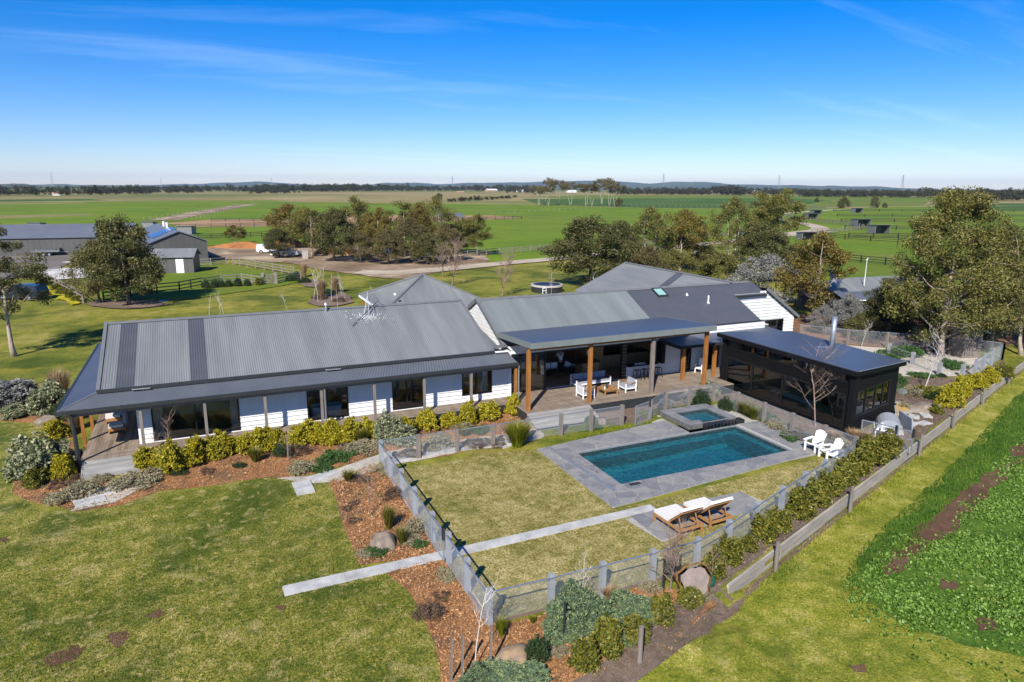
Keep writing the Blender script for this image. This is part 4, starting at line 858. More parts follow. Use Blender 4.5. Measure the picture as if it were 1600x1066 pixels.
def stones(parent, areas, size, z, h=.022, gap=.022, mats=m_stones, seed=3):
    rr = random.Random(seed); n = 0
    for ar in areas:
        xa, xb = min(p[0] for p in ar), max(p[0] for p in ar); ya, yb = min(p[1] for p in ar), max(p[1] for p in ar)
        pts = []; nx_ = max(1, round((xb-xa)/size)); ny_ = max(1, round((yb-ya)/size))
        for i in range(-1, nx_ + 1):
            for j in range(-1, ny_ + 1): pts.append((xa + (i + .5 + rr.uniform(-.42, .42) + .3*(j % 2))*(xb-xa)/nx_, ya + (j + .5 + rr.uniform(-.42, .42))*(yb-ya)/ny_))
        for p in pts:
            cell = [(xa-1, ya-1), (xb+1, ya-1), (xb+1, yb+1), (xa-1, yb+1)]
            for q in pts:
                if q is not p and abs(q[0]-p[0]) < 2.4*size and abs(q[1]-p[1]) < 2.4*size: cell = clip(cell, p, q)
                if len(cell) < 3: break
            if len(cell) < 3: continue
            cell = convex_clip(cell, ar)
            if len(cell) < 3: continue
            cx_, cy_ = sum(c[0] for c in cell)/len(cell), sum(c[1] for c in cell)/len(cell)
            rad = sum(math.dist(c, (cx_, cy_)) for c in cell)/len(cell)
            if rad < .09: continue
            k = 1 - gap/rad; cell = [(cx_ + (c[0]-cx_)*k, cy_ + (c[1]-cy_)*k) for c in cell]
            cell = [c for i, c in enumerate(cell) if math.dist(c, cell[i-1]) > .03]
            if len(cell) < 3: continue
            m = MB(); zz = z + h + rr.uniform(-.004, .004); m.prism(cell, z - .01, zz)
            m.build('paving_stone', rr.choice(mats), parent); n += 1
    return n
n1 = stones(paving, areas, .62, .006)
# lounger pad of sawn slabs
pad = sheet('lounger_pad', PX((977, 812), (1158, 770), (1200, 786), (1185, 792), (1036, 848)), .012, m_joint)
stones(pad, [[(14.55, 18.75), (20.0, 19.35), (20.25, 20.0), (20.25, 20.85), (14.6, 20.9)]], .75, .014, seed=9)
# concrete path in poured bays
path = sheet('concrete_path', [(1.42, 20.70), (15.9, 21.08), (15.9, 21.42), (1.4, 21.28)], .012, m_joint)
xs = [1.42, 3.4, 5.45, 7.5, 9.6, 11.7, 13.8, 15.9]
for a, b in zip(xs, xs[1:]):
    lo_ = lambda x: 20.70 + (x - 1.4)*.012; hi_ = lambda x: 21.27 + (x - 1.4)*.004
    m = MB(); m.prism([(a + .004, lo_(a)), (b - .004, lo_(b)), (b - .004, hi_(b)), (a + .004, hi_(a))], 0, .05); m.build('path_bay', m_conc, path)
for i, (u, v) in enumerate(((1.6, 20.95), (1.95, 21.0), (4.1, 20.85), (4.6, 20.95))): pass
# stepping slabs
def slab(u, v, a, b, rot, z=.02):
    z += .0045*(int(u) % 7); c = G(u, v); m = MB(); ca, sa = math.cos(rot), math.sin(rot)
    m.prism([(c.x + x*ca - y*sa, c.y + x*sa + y*ca) for x, y in ((-a/2, -b/2), (a/2, -b/2), (a/2 + .03, b/2), (-a/2, b/2 - .02))], 0, z + .03)
    return m.build('stepping_stone', m_conc, None, loc=c)
spath = [slab(474, 763, .75, 1.35, .05), slab(497, 747, .7, .7, .3), slab(512, 741, .9, .6, .5), slab(676, 709, 1.3, .6, .1), slab(706, 702, 1.0, .8, .2), slab(790, 695, .9, .7, .3), slab(630, 718, 1.0, .55, .2), slab(140, 783, 1.1, .8, .3), slab(160, 770, 1.0, .8, .1), slab(192, 757, 1.2, .7, .2)]
for o, lb in zip(spath, ('pale rectangular stepping slab lying alone in the front lawn', 'pale stepping slab where the lawn meets the pebble path', 'pale stepping slab beside the green groundcover on the pebble path', 'pale slab behind the second pool fence panel', 'pale slab behind the third pool fence panel', 'pale slab beside the lime grass tuft', 'pale slab just inside the fence corner', 'rough stepping stone at the lawn end of the left steps', 'middle rough stepping stone below the left steps', 'rough stepping stone at the foot of the left timber steps')): tag(o, lb, 'stepping stone', 'stepping stones')
# pool cleaning pole on the paving
m = MB(); m.beam(G(861, 703, .06), G(961, 769, .06), .16, .05); o = m.build('cover_track', m_galv, None, loc=(15, 25, .03)); tag(o, 'long pale metal strip lying across the paving at the left end of the pool', 'metal strip')
# ================================================================ pool fence
pf = thing('pool_fence', (7, 23, 0), 'low mesh pool fence on grey timber posts running round the pool lawn', 'fence')
def fpanel(parent, a, b, h=1.14, z0=.06, rail=m_galv, mesh=m_mesh, rw=.05, bottom=False):
    a = Vector(a); b = Vector(b); za, zb_ = a.z, b.z
    m = MB(); m.beam(a + Vector((0, 0, h)), b + Vector((0, 0, h)), rw, .035)
    if bottom: m.beam(a + Vector((0, 0, z0)), b + Vector((0, 0, z0)), .03, .03)
    m.build('top_rail', rail, parent)
    q = MB(); q.quad(a + Vector((0, 0, z0)), b + Vector((0, 0, z0)), b + Vector((0, 0, h)), a + Vector((0, 0, h))); q.build('mesh_panel', mesh, parent)
def fpost(parent, x, y, h=1.2, wd=.17, mat=None, z=0):
    m = MB(); m.box(x - wd/2, x + wd/2, y - wd/2, y + wd/2, z - .05, z + h)
    return m.build('post', mat or m_post, parent)
left = [(6.8, y) for y in (30.0, 28.3, 26.35, 24.4, 22.1)]
left2 = [(6.85, y) for y in (20.45, 18.6, 16.75)]
far = [(6.8, 30.0)] + [(x, 30.0) for x in (8.62, 10.58, 12.5, 14.4, 16.36, 18.2, 20.15)]
far2 = [(22.1, 30.15), (24.0, 31.3), (25.87, 31.4), (27.7, 31.45), (27.7, 29.35), (27.68, 27.25), (27.7, 25.25), (27.75, 23.2), (27.8, 21.45)]
front = [(6.85, 16.75), (8.9, 16.7), (10.72, 16.66), (12.64, 16.65), (14.5, 16.7), (16.35, 17.25), (18.3, 17.95), (20.3, 18.65), (22.25, 19.33), (24.1, 19.95), (25.7, 20.5), (27.8, 21.45)]
done = set()
for run, mt, off in ((left, m_greypost, .1), (left2, m_greypost, .1), (far, m_post, -.1), (far2, m_post, -.1), (front, m_greypost, .1)):
    for p in run:
        if p not in done: done.add(p); fpost(pf, *p, mat=mt)
    for a, b in zip(run, run[1:]):
        d = Vector((b[0]-a[0], b[1]-a[1], 0)).normalized(); n = Vector((d.y, -d.x, 0)) * (.1 if mt is m_greypost else .0)
        if run in (left, left2): n = Vector((-.1, 0, 0))
        elif run is front: n = Vector((d.y, -d.x, 0))*.1
        fpanel(pf, Vector((*a, 0)) + n, Vector((*b, 0)) + n)
m = MB()
for a, b in list(zip(left, left[1:])) + list(zip(left2, left2[1:])) + list(zip(front, front[1:])): m.beam((*a, .03), (*b, .03), .03, .1)
m.build('steel_edging', m_rust, pf)
def gate(loc, a, b, label, h=1.15, mid=True, name='pool_gate', mat=None):
    g = thing(name, loc, label, 'gate', 'gates of the yard'); a, b = Vector(a), Vector(b); up = Vector((0, 0, 1))
    m = MB()
    for p in (a, b): m.beam(p + up*.06, p + up*h, .05, .05)
    m.beam(a + up*h, b + up*h, .05, .05); m.beam(a + up*.06, b + up*.06, .04, .04)
    if mid: m.beam(a + up*h*.62, b + up*h*.62, .04, .04)
    m.build('frame', mat or m_galv, g)
    q = MB(); q.quad(a + up*.06, b + up*.06, b + up*h, a + up*h); q.build('mesh_panel', m_mesh, g)
    m = MB(); m.box(b.x - .05, b.x + .05, b.y - .05, b.y + .05, h*.75, h*1.12); m.build('latch', m_gutter, g); return g
gate((6.75, 21.3, 0), (6.72, 22.0, 0), (6.72, 20.6, 0), 'pale mesh gate in the left pool fence where the concrete path passes')
gate((21.5, 30.1, 0), (20.75, 29.6, 0), (21.98, 30.05, 0), 'pale mesh gate standing open beside the steps at the far pool fence')
gate((30.5, 22.2, 0), (30.25, 23.1, 0), (30.75, 21.55, 0), 'galvanised framed screen at the end of the hedge by the pool pipes', mid=False)
gate((31, 21.3, 0), (30.8, 21.5, 0), (31.05, 20.85, 0), 'small galvanised side gate between the retaining wall and the hedge')
# ================================================================ retaining wall
rw = thing('retaining_wall', (*from_st(.05, 20), -.3), 'long retaining wall of weathered timber sleepers along the mown strip', 'wall')
t = .8; i = 0
while t < 47:
    for row in range(3):
        L = 2.55; o_ = (row % 2)*1.2; a = t + o_ - 1.2*(row == 1 and t < 2); b = a + L - .012
        x0_, y0_ = from_st(.04 + .004*rnd.uniform(-1, 1), a); x1_, y1_ = from_st(.04 + .004*rnd.uniform(-1, 1), b); zz = .075 - .1 - row*.2
        m = MB(); m.beam((x0_, y0_, zz), (x1_, y1_, zz + rnd.uniform(-.006, .006)), .085, .194); m.build('sleeper', m_sleep, rw)
    t += 2.55
wf = thing('wire_fence', (*from_st(.3, 20), -.4), 'stock wire fence on round timber posts beside the retaining wall', 'fence')
wp = [st(*p) for p in ((10.0, 13.46), (17.53, 16.48), (23.95, 18.54), (32.31, 21.95), (37.95, 23.5), (43.93, 25.53), (50.46, 27.73), (57, 30.2))]
for s_, t_ in wp:
    x, y = from_st(.28, t_); z = terrain(x, y); m = MB(); m.cyl(x, y, z - .1, z + 1.15, .075, .07, 9); m.build('post', m_post, wf)
for h in (.25, .5, .75, 1.05):
    m = MB(); pts = []
    for s_, t_ in wp: x, y = from_st(.2, t_); pts.append((x, y, terrain(x, y) + h))
    m.tube(pts, .0025, 4); m.build('wire', m_galv, wf)
# mesh fence round the pebble yard
mf = thing('mesh_fence', (50, 33, 0), 'taller mesh fence on timber posts round the pale pebble yard under the gums', 'fence')
back = [(46.4, 42.5), (48.49, 39.33), (50.48, 37.23), (52.3, 35.2), (54, 33.2), (55.26, 31.04)]; frn = [(55.26, 31.04), (52.6, 30.2), (50.3, 29.4), (48.13, 28.59)]
for run, mt in ((back, m_post), (frn, m_greypost)):
    for p in run: fpost(mf, *p, h=1.35, mat=mt)
    for a, b in zip(run, run[1:]): fpanel(mf, (*a, 0), (*b, 0), h=1.3)
lowposts = thing('low_fence', (47, 32.5, 0), 'short grey posts along the near side of the pebble yard', 'fence')
for p in ((44.6, 40.5), (48.47, 35.47), (47.41, 32.7), (46.33, 29.9), (47.3, 28.9)): fpost(lowposts, *p, h=.95, mat=m_greypost, wd=.22)
run = [(48.47, 35.47), (47.41, 32.7), (46.33, 29.9)]
for a, b in zip(run, run[1:]): fpanel(lowposts, (*a, 0), (*b, 0), h=.8, mesh=m_wire)
m1 = thing('side_fence', (-10, 44, 0), 'low mesh fence with a dark post beyond the flower bed left of the house', 'fence')
sf = [tuple(G(u, v).xy) for u, v in ((-60, 645), (0, 640), (51, 628), (95, 612))]
for p in sf[1:]: fpost(m1, *p, h=1.1, mat=m_drail)
for a, b in zip(sf, sf[1:]): fpanel(m1, (*a, 0), (*b, 0), h=1.0, rail=m_rail)

# ================================================================ furniture
def lounger(loc, label, rot=0):
    g = thing('sun_lounger', loc, label, 'sun lounger', 'teak sun loungers on the stone pad'); W = .58
    def put(n, m, mt, p=g): 
        me = m.build(n, mt); me.parent = p; return me
    m = MB()
    for x in (-W, W - .07): m.box(x, x + .07, -.75, .85, .24, .33)
    m.box(-W + .07, W - .07, .78, .85, .24, .33); m.box(-W + .07, W - .07, -.75, -.68, .24, .33); put('frame', m, m_teak)
    for x, y in ((-W + .01, .76), (W - .09, .76), (-W + .01, -.74), (W - .09, -.74)): m = MB(); m.box(x, x + .08, y, y + .08, 0, .24); put('leg', m, m_teak)
    for i in range(5): m = MB(); y = .02 + i*.15; m.box(-W + .08, W - .08, y, y + .1, .33, .35); put('slat', m, m_teak)
    m = MB(); by, bz = -.02, .35; dy, dz = -.68, .62
    for x in (-W + .08, W - .13): m.beam((x, by, bz - .02), (x, by + dy, bz + dz), .05, .06)
    put('back_frame', m, m_teak)
    for i in range(6):
        t = .06 + i*.165; m = MB(); m.beam((-W + .1, by + dy*t, bz + dz*t - .0), (W - .1, by + dy*t, bz + dz*t), .025, .085, up=(0, dy, dz)); put('back_slat', m, m_teak)
    m = MB()
    for x in (-W + .16, W - .2): m.beam((x, by + dy*.62, bz + dz*.6), (x, -.62, .27), .035, .035)
    m.beam((-W + .1, -.45, .29), (W - .1, -.45, .29), .04, .04); put('prop', m, m_teak)
    m = MB(); m.box(-W + .03, W - .03, .0, .83, .352, .47); put('seat_cushion', m, m_pale)
    m = MB(); n = Vector((0, -dz, dy)).normalized()*-1; a = Vector((0, by, bz)); b = a + Vector((0, dy, dz)); o_ = Vector((0, .05, .075)); m.beam(a + o_, b + o_ + Vector((0, -.03, .03)), 2*W - .06, .11, up=(0, .67, .74)); put('back_cushion', m, m_pale)
    g.rotation_euler.z = rot; return g
lounger((15.8, 19.35, .04), 'left of the two teak loungers with pale cushion and raised back on the stone pad', R(3))
lounger((17.25, 19.4, .04), 'right of the two teak loungers, the one nearer the paved end of the pad', R(3))
def adirondack(loc, rot, label):
    g = thing('adirondack_chair', loc, label, 'garden chair', 'white garden chairs by the pool')
    def put(n, m, mt=m_wmetal): o = m.build(n, mt); o.parent = g
    for x in (-.3, .24):                    # front legs and long back legs; chair faces -Y
        m = MB(); m.box(x, x + .06, -.42, -.32, 0, .55); put('front_leg', m)
        m = MB(); m.beam((x + .03, -.36, .36), (x + .03, .48, .05), .04, .12); put('rear_leg', m)
        m = MB(); m.box(x - .06, x + .1, -.48, .3, .55, .58); put('armrest', m)
        m = MB(); m.beam((x + .03, .26, .1), (x + .03, .3, .56), .04, .06); put('arm_support', m)
    for i in range(6): t = i/5; m = MB(); m.beam((-.26, -.38 + .62*t, .385 - .2*t), (.26, -.38 + .62*t, .385 - .2*t), .1, .02, up=(0, .31, .95)); put('seat_slat', m)
    for i in range(6):
        x = -.22 + i*.088; h = .95 - abs(x)**2*2.4; m = MB(); m.beam((x*.85, .2, .16), (x*1.15, .52, h), .074, .02, up=(0, -1, .4)); put('back_slat', m)
    m = MB(); m.beam((-.26, .37, .56), (.26, .37, .56), .05, .04); put('back_rail', m)
    g.rotation_euler.z = rot; return g
adirondack((27.0, 23.1, .03), R(-80), 'white slatted garden chair nearer the pool, facing left beside the fence')
adirondack((26.85, 22.05, .03), R(-100), 'white slatted garden chair nearer the front fence corner, turned slightly away')
def framed_seat(loc, rot, w, label, name, cat, nback, slatback=False):
    g = thing(name, loc, label, cat); h = w/2
    def put(n, m, mt=m_wmetal): o = m.build(n, mt); o.parent = g
    for x in (-h, h - .06):
        m = MB()
        m.box(x, x + .06, -.40, -.34, 0, .56); m.box(x, x + .06, .34, .40, 0, .72); m.box(x, x + .06, -.34, .34, .20, .26); put('leg_frame', m)
        m = MB(); m.box(x - .005, x + .065, -.42, .34, .562, .59); put('armrest', m, m_teak)
    m = MB(); m.box(-h + .06, h - .06, -.40, -.34, .2, .27); m.box(-h + .06, h - .06, .34, .4, .2, .27); m.box(-h + .06, h - .06, .34, .4, .66, .72)
    m.box(-h + .06, h - .06, -.34, .34, .22, .25); put('seat_frame', m)
    for i in range(5 if slatback else 3): z = .32 + i*(.07 if slatback else .11); m = MB(); m.box(-h + .06, h - .06, .36, .385, z, z + .03); put('back_slat', m)
    n = nback; cw = (w - .14)/n
    for i in range(n):
        x = -h + .07 + i*cw
        m = MB(); m.box(x + .008, x + cw - .008, -.38, .3, .26, .40); put('seat_cushion', m, m_cush)
        m = MB(); m.beam((x + cw/2, .25, .40), (x + cw/2, .33, .76), cw - .03, .14, up=(0, -1, .2)); put('back_cushion', m, m_cush)
    g.rotation_euler.z = rot; return g
framed_seat((21.55, 35.75, D), 0, 2.5, 'white framed outdoor sofa with grey cushions on the deck before the open doors', 'outdoor_sofa', 'sofa', 3)
framed_seat((20.0, 33.75, D), R(90), .86, 'white armchair with slatted back turned to the left on the deck', 'outdoor_armchair', 'armchair', 1, True)
framed_seat((23.05, 33.9, D), R(-90), .86, 'white armchair with grey scatter cushion right of the deck coffee table', 'outdoor_armchair', 'armchair', 1)
ct = thing('coffee_table', (21.55, 33.75, D), 'low square timber coffee table between the deck armchairs', 'table')
for i in range(6): m = MB(); m.box(-.48, .48, -.47 + i*.158, -.47 + i*.158 + .15, .33, .37); o = m.build('top_slat', m_teak); o.parent = ct
for x in (-.46, .39):
    for y in (-.45, .38): m = MB(); m.box(x, x + .07, y, y + .07, 0, .33); o = m.build('leg', m_teak); o.parent = ct
m = MB(); m.box(-.42, .42, -.42, .42, .25, .325); o = m.build('apron', m_teak); o.parent = ct
vs = thing('vase', (21.5, 33.75, D + .37), 'small dark vase with green sprigs on the deck coffee table', 'vase')
m = MB(); m.tube([(0, 0, 0), (0, 0, .05), (0, 0, .12), (0, 0, .18)], [.05, .08, .07, .035], 10); o = m.build('pot', m_gutter, smooth=True); o.parent = vs
m = MB()
for i in range(14): a = rnd.uniform(0, 6.3); r = rnd.uniform(.05, .17); m.beam((0, 0, .16), (r*math.cos(a), r*math.sin(a), rnd.uniform(.28, .42)), .03, .008)
o = m.build('sprigs', L_dk); o.parent = vs
cp = MB(); cp.tube([(0, 0, 0), (0, 0, .14)], [.04, .045], 10); o = cp.build('candle', m_wmetal, None); o.location = (21.25, 33.6, D + .37); tag(o, 'small white candle beside the vase on the deck coffee table', 'candle')
def stool(loc, label, rot):
    g = thing('bar_stool', loc, label, 'stool', 'bar stools under the servery')
    def put(n, m, mt): o = m.build(n, mt); o.parent = g
    m = MB(); m.box(-.18, .18, -.18, .18, .62, .66); put('seat', m, M_seat)
    for sx_ in (-1, 1):
        for sy_ in (-1, 1): m = MB(); m.beam((.15*sx_, .15*sy_, .62), (.21*sx_, .21*sy_, 0), .035, .035); put('leg', m, m_frame)
    m = MB()
    for sx_ in (-1, 1): m.beam((.195*sx_, -.19, .2), (.195*sx_, .19, .2), .025, .025); m.beam((-.19, .195*sx_, .26), (.19, .195*sx_, .26), .025, .025)
    put('footrest', m, m_frame); g.rotation_euler.z = rot
M_seat = M('stool seat', (.36, .30, .25), (.25, .2, .17), 4, .6)
for i, (x, lb) in enumerate(((24.95, 'first black bar stool under the servery bench, next to the black pillar'), (25.5, 'second bar stool under the servery bench from the black pillar'), (26.05, 'third bar stool under the servery bench, behind the silvered post'), (26.6, 'last bar stool under the servery bench, farthest from the pillar'))): stool((x, 35.62, D), lb, rnd.uniform(-.3, .3))
ob = thing('oven_tray', (25.3, 36.0, 1.52), 'steel sink and white crockery standing on the servery bench', 'crockery')
m = MB(); m.box(-.4, .5, -.2, .05, 0, .03); o = m.build('tray', m_galv); o.parent = ob
for i in range(5): m = MB(); m.cyl(-.3 + i*.16, -.08 + .05*(i % 2), .03, .09, .06, .07, 10); o = m.build('bowl', m_wmetal); o.parent = ob
# dining table, its chairs and the person standing at it
dt = thing('dining_table', (21.3, 39.6, D), 'long pale timber dining table inside the open doors', 'table')
m = MB(); m.box(-1.5, 1.3, -.5, .5, .72, .77); o = m.build('tabletop', m_post); o.parent = dt
for x in (-1.45, 1.2):
    for y in (-.45, .37): m = MB(); m.box(x, x + .09, y, y + .09, 0, .72); o = m.build('leg', m_post); o.parent = dt
def dchair(loc, rot, label):
    g = thing('dining_chair', loc, label, 'chair', 'dining chairs')
    def put(n, m, mt): o = m.build(n, mt); o.parent = g
    m = MB(); m.box(-.22, .22, -.22, .22, .43, .47); put('seat', m, m_pale); m = MB(); m.box(-.22, .22, -.25, -.2, .52, .86); put('backrest', m, m_wmetal)
    for x in (-.2, .17):
        for y in (-.24, .18): m = MB(); m.box(x, x + .03, y, y + .03, 0, .43 if y > 0 else .84); put('leg', m, m_frame)
    g.rotation_euler.z = rot
for x, lb in ((20.0, 'dining chair with white back at the left end of the near side of the table'), (20.5, 'dining chair just left of the person at the table'), (21.55, 'dining chair just right of the person at the table'), (22.1, 'dining chair with white back at the right end of the near side')): dchair((x, 38.95, D + .015), 0, lb)
def skin_body(name, nodes, edges, mat, sub=2, parent=None):
    me = bpy.data.meshes.new(name); me.from_pydata([n[0] for n in nodes], edges, []); me.materials.append(mat)
    o = bpy.data.objects.new(name, me); COL.objects.link(o)
    md = o.modifiers.new('skin', 'SKIN'); md.use_smooth_shade = True
    for v, n in zip(me.skin_vertices[0].data, nodes): v.radius = n[1] if hasattr(n[1], '__len__') else (n[1], n[1])
    me.skin_vertices[0].data[0].use_root = True
    sb = o.modifiers.new('sub', 'SUBSURF'); sb.levels = sub; sb.render_levels = sub
    dg = bpy.context.evaluated_depsgraph_get(); me2 = bpy.data.meshes.new_from_object(o.evaluated_get(dg)); me2.materials.clear(); me2.materials.append(mat)
    o.modifiers.clear(); o.data = me2
    me2.polygons.foreach_set('use_smooth', [True]*len(me2.polygons))
    if parent: o.parent = parent
    return o
pe = thing('person', (21.0, 38.75, D + .015), 'person in white shirt and black trousers standing at the dining table, back turned', 'person')
m_skin = M('skin', (.42, .24, .16), (.36, .2, .13), 8, .5); m_hair = M('dark hair', (.02, .014, .01), None, 12, .6); m_shirt = M('white shirt', (.78, .78, .80), (.7, .7, .72), 6, .8); m_trou = M('black trousers', (.012, .012, .014), None, 8, .8)
N = [((0, 0, .92), (.14, .11)), ((0, .03, 1.12), (.13, .095)), ((0, .10, 1.34), (.155, .10)), ((0, .14, 1.46), (.055, .055)), ((0, .18, 1.55), (.075, .085)), ((0, .20, 1.65), (.078, .095)), ((0, .19, 1.70), (.05, .06)),
     ((-.19, .10, 1.40), .055), ((-.25, .22, 1.16), .042), ((-.20, .42, .98), .033), ((-.17, .50, .93), .026),
     ((.19, .10, 1.40), .055), ((.27, .22, 1.16), .042), ((.24, .43, 1.0), .033), ((.22, .52, .94), .026),
     ((-.09, 0, .84), .088), ((-.10, .02, .46), .058), ((-.10, -.02, .08), .042), ((-.11, .1, .03), .035), ((.09, 0, .84), .088), ((.11, .03, .46), .058), ((.12, -.02, .08), .042), ((.13, .1, .03), .035)]
Eg = [(0, 1), (1, 2), (2, 3), (3, 4), (4, 5), (5, 6), (2, 7), (7, 8), (8, 9), (9, 10), (2, 11), (11, 12), (12, 13), (13, 14), (0, 15), (15, 16), (16, 17), (17, 18), (0, 19), (19, 20), (20, 21), (21, 22)]
for sx_, hx, hy, hz in ((-1, -.17, .50, .93), (1, .22, .52, .94)):
    for f, (dx, L) in enumerate(((-.03, .07), (-.01, .085), (.01, .08), (.03, .06))):
        b0 = len(N); N += [((hx + dx, hy + .03, hz - .01), .009), ((hx + dx*1.3, hy + .03 + L*.6, hz - .03), .008), ((hx + dx*1.3, hy + .03 + L, hz - .055), .007)]; Eg += [(10 if sx_ < 0 else 14, b0), (b0, b0+1), (b0+1, b0+2)]
    b0 = len(N); N += [((hx - sx_*.04, hy + .0, hz), .01), ((hx - sx_*.06, hy + .04, hz - .02), .008)]; Eg += [(10 if sx_ < 0 else 14, b0), (b0, b0+1)]
skin_body('body', N, Eg, m_skin, 2, pe)
skin_body('shirt', [((0, 0, .90), (.165, .13)), ((0, .03, 1.12), (.155, .12)), ((0, .10, 1.35), (.175, .12)), ((0, .13, 1.44), (.085, .075)), ((-.2, .11, 1.39), .072), ((-.245, .19, 1.22), .062), ((.2, .11, 1.39), .072), ((.255, .19, 1.22), .062)], [(0, 1), (1, 2), (2, 3), (2, 4), (4, 5), (2, 6), (6, 7)], m_shirt, 2, pe)
skin_body('trousers', [((0, 0, .93), (.155, .12)), ((-.09, 0, .82), .105), ((-.10, .02, .46), .078), ((-.10, -.02, .1), .066), ((.09, 0, .82), .105), ((.11, .03, .46), .078), ((.12, -.02, .1), .066)], [(0, 1), (1, 2), (2, 3), (0, 4), (4, 5), (5, 6)], m_trou, 2, pe)
m = MB(); m.ball((0, .175, 1.675), (.092, .108, .1), 12, 8); o = m.build('hair', m_hair, smooth=True); o.parent = pe
# pendant lamp, bath tub, porch chairs
pl_ = thing('pendant_lamp', (22.6, 37.9, 2.0), 'white pendant lamp hanging over the kitchen island inside', 'lamp')
m = MB(); m.tube([(0, 0, 0), (0, 0, .3), (0, 0, .36)], [.13, .11, .03], 12); o = m.build('lamp_shade', m_wmetal); o.parent = pl_; m = MB(); m.cyl(0, 0, .36, 1.2, .008, n=5); o = m.build('cord', m_frame); o.parent = pl_
tb = MB(); n = 24
def oval(a, b, z): return [(a*math.copysign(abs(math.cos(t))**.6, math.cos(t)), b*math.copysign(abs(math.sin(t))**.6, math.sin(t)), z) for t in (2*math.pi*i/n for i in range(n))]
rings = [oval(.78, .36, 0), oval(.82, .39, .3), oval(.84, .41, .58), oval(.79, .36, .58), oval(.74, .32, .2), oval(.7, .28, .12)]
for r_ in rings: tb.v += r_
tb.f = [(j*n + i, j*n + (i+1) % n, (j+1)*n + (i+1) % n, (j+1)*n + i) for j in range(5) for i in range(n)] + [tuple(5*n + i for i in range(n))]
o = tb.build('bathtub', m_wmetal, None, smooth=True); o.location = (5.35, 36.45, D + .02); tag(o, 'white freestanding bathtub standing behind the second window of the left wing', 'bathtub')
def porch_chair(loc, rot, label):
    g = thing('lounge_chair', loc, label, 'lounge chair', 'lounge chairs on the side verandah')
    def put(n, m, mt, s=False): o = m.build(n, mt, smooth=s); o.parent = g
    m = MB(); m.box(-.36, .36, -.38, -.32, .06, .3); m.box(-.36, .36, .34, .4, .06, .3); m.box(-.36, -.3, -.32, .34, .16, .3); m.box(.3, .36, -.32, .34, .16, .3); m.box(-.3, .3, -.32, .34, .24, .28); put('frame', m, m_teak)
    for x in (-.35, .29):
        for y in (-.38, .34): m = MB(); m.box(x, x + .06, y, y + .06, 0, .06); put('leg', m, m_teak)
    m = MB(); m.box(-.32, .32, -.36, .3, .31, .44); put('seat_cushion', m, m_pale)
    m = MB(); m.ball((0, .42, .62), (.4, .12, .38), 14, 8); put('round_back', m, m_cush, True); g.rotation_euler.z = rot
porch_chair((-4.75, 38.0, D), R(-85), 'nearer timber lounge chair with round grey back on the side verandah')
porch_chair((-5.05, 39.7, D), R(-85), 'farther timber lounge chair with pale seat on the side verandah')
m = MB(); m.box(-.2, .2, -.3, .3, 0, .28); m.box(-.16, .16, -.26, .26, .28, .31); o = m.build('storage_box', m_shelt, None); o.location = (-6.3, 36.2, .15); tag(o, 'small grey box standing beside the side verandah post', 'box')
# white chair and planter by the far end of the deck
m = MB(); m.box(-.28, .28, -.28, .28, .3, .4); m.box(-.28, .28, .22, .3, .4, .95)
for x in (-.28, .22):
    for y in (-.28, .24): m.box(x, x + .06, y, y + .06, 0, .3)
    m.box(x - .02, x + .08, -.28, .24, .58, .62); m.box(x, x + .06, -.28, -.22, .4, .58)
o = m.build('deck_chair', m_wmetal, None); o.location = (29.9, 35.4, D); o.rotation_euler.z = R(-70); tag(o, 'white high backed chair by the last orange post under the link roof', 'chair')
# pool equipment
pq = thing('equipment_hood', (33.2, 23.75, 0), 'grey hinged equipment hood tilted open against the black studio', 'cover')
m = MB(); n = 10; c = [(.62*math.cos(math.pi*i/n), .62*math.sin(math.pi*i/n)) for i in range(n + 1)]
m.add([(-.75, y, z) for y, z in c] + [(.75, y, z) for y, z in c], [(i, i+1, n+2+i, n+1+i) for i in range(n)] + [tuple(range(n + 1))[::-1]]); o = m.build('hood', m_cush, smooth=False); o.parent = pq; o.location = (0, 0, .12); o.rotation_euler = (R(12), 0, R(40))
m = MB(); m.add([(-.75, 0, 0), (.75, 0, 0), (.75, .1, .85), (-.75, .1, .85), (-.75, .06, 0), (.75, .06, 0), (.75, .16, .83), (-.75, .16, .83)], [(0, 1, 2, 3), (4, 7, 6, 5), (0, 4, 5, 1), (3, 2, 6, 7), (0, 3, 7, 4), (1, 5, 6, 2)]); o = m.build('lid', m_cush); o.parent = pq; o.location = (.78, -.5, .05); o.rotation_euler = (0, 0, R(60))
m = MB(); m.box(-.8, .8, -.7, .7, 0, .1); o = m.build('base', m_conc); o.parent = pq; o.rotation_euler = (0, 0, R(40))
pp = thing('pool_pipes', (31.6, 22.85, 0), 'cluster of white plastic pipes and valves behind the hedge end', 'pipes')
for i, pts in enumerate(([(-.6, 0, 0), (-.6, 0, .55), (-.3, .1, .6), (-.3, .1, .3)], [(-.45, -.2, .25), (.2, -.25, .25), (.25, -.2, .0)], [(-.1, .1, .7), (.45, -.05, .6), (.5, -.05, 0)], [(-.2, 0, .5), (.3, -.2, .45), (.33, -.2, 0)], [(0, .1, .3), (0, .1, .85)])):
    m = MB(); m.tube(pts, .045, 7); o = m.build('pipe', m_wmetal); o.parent = pp
m = MB(); m.cyl(-.25, .2, 0, .5, .16, n=12); o = m.build('filter_body', m_gutter); o.parent = pp
m = MB(); m.box(35.8, 36.1, 25.0, 25.3, 1.3, 1.55); o = m.build('wall_unit', m_shelt, None, loc=(35.95, 25.15, 1.4)); tag(o, 'small pale service box on the end corner of the black studio', 'box')
sb = thing('sand_pit', (38, 26.8, 0), 'timber framed pit of yellow sand beside the end of the studio', 'sand pit')
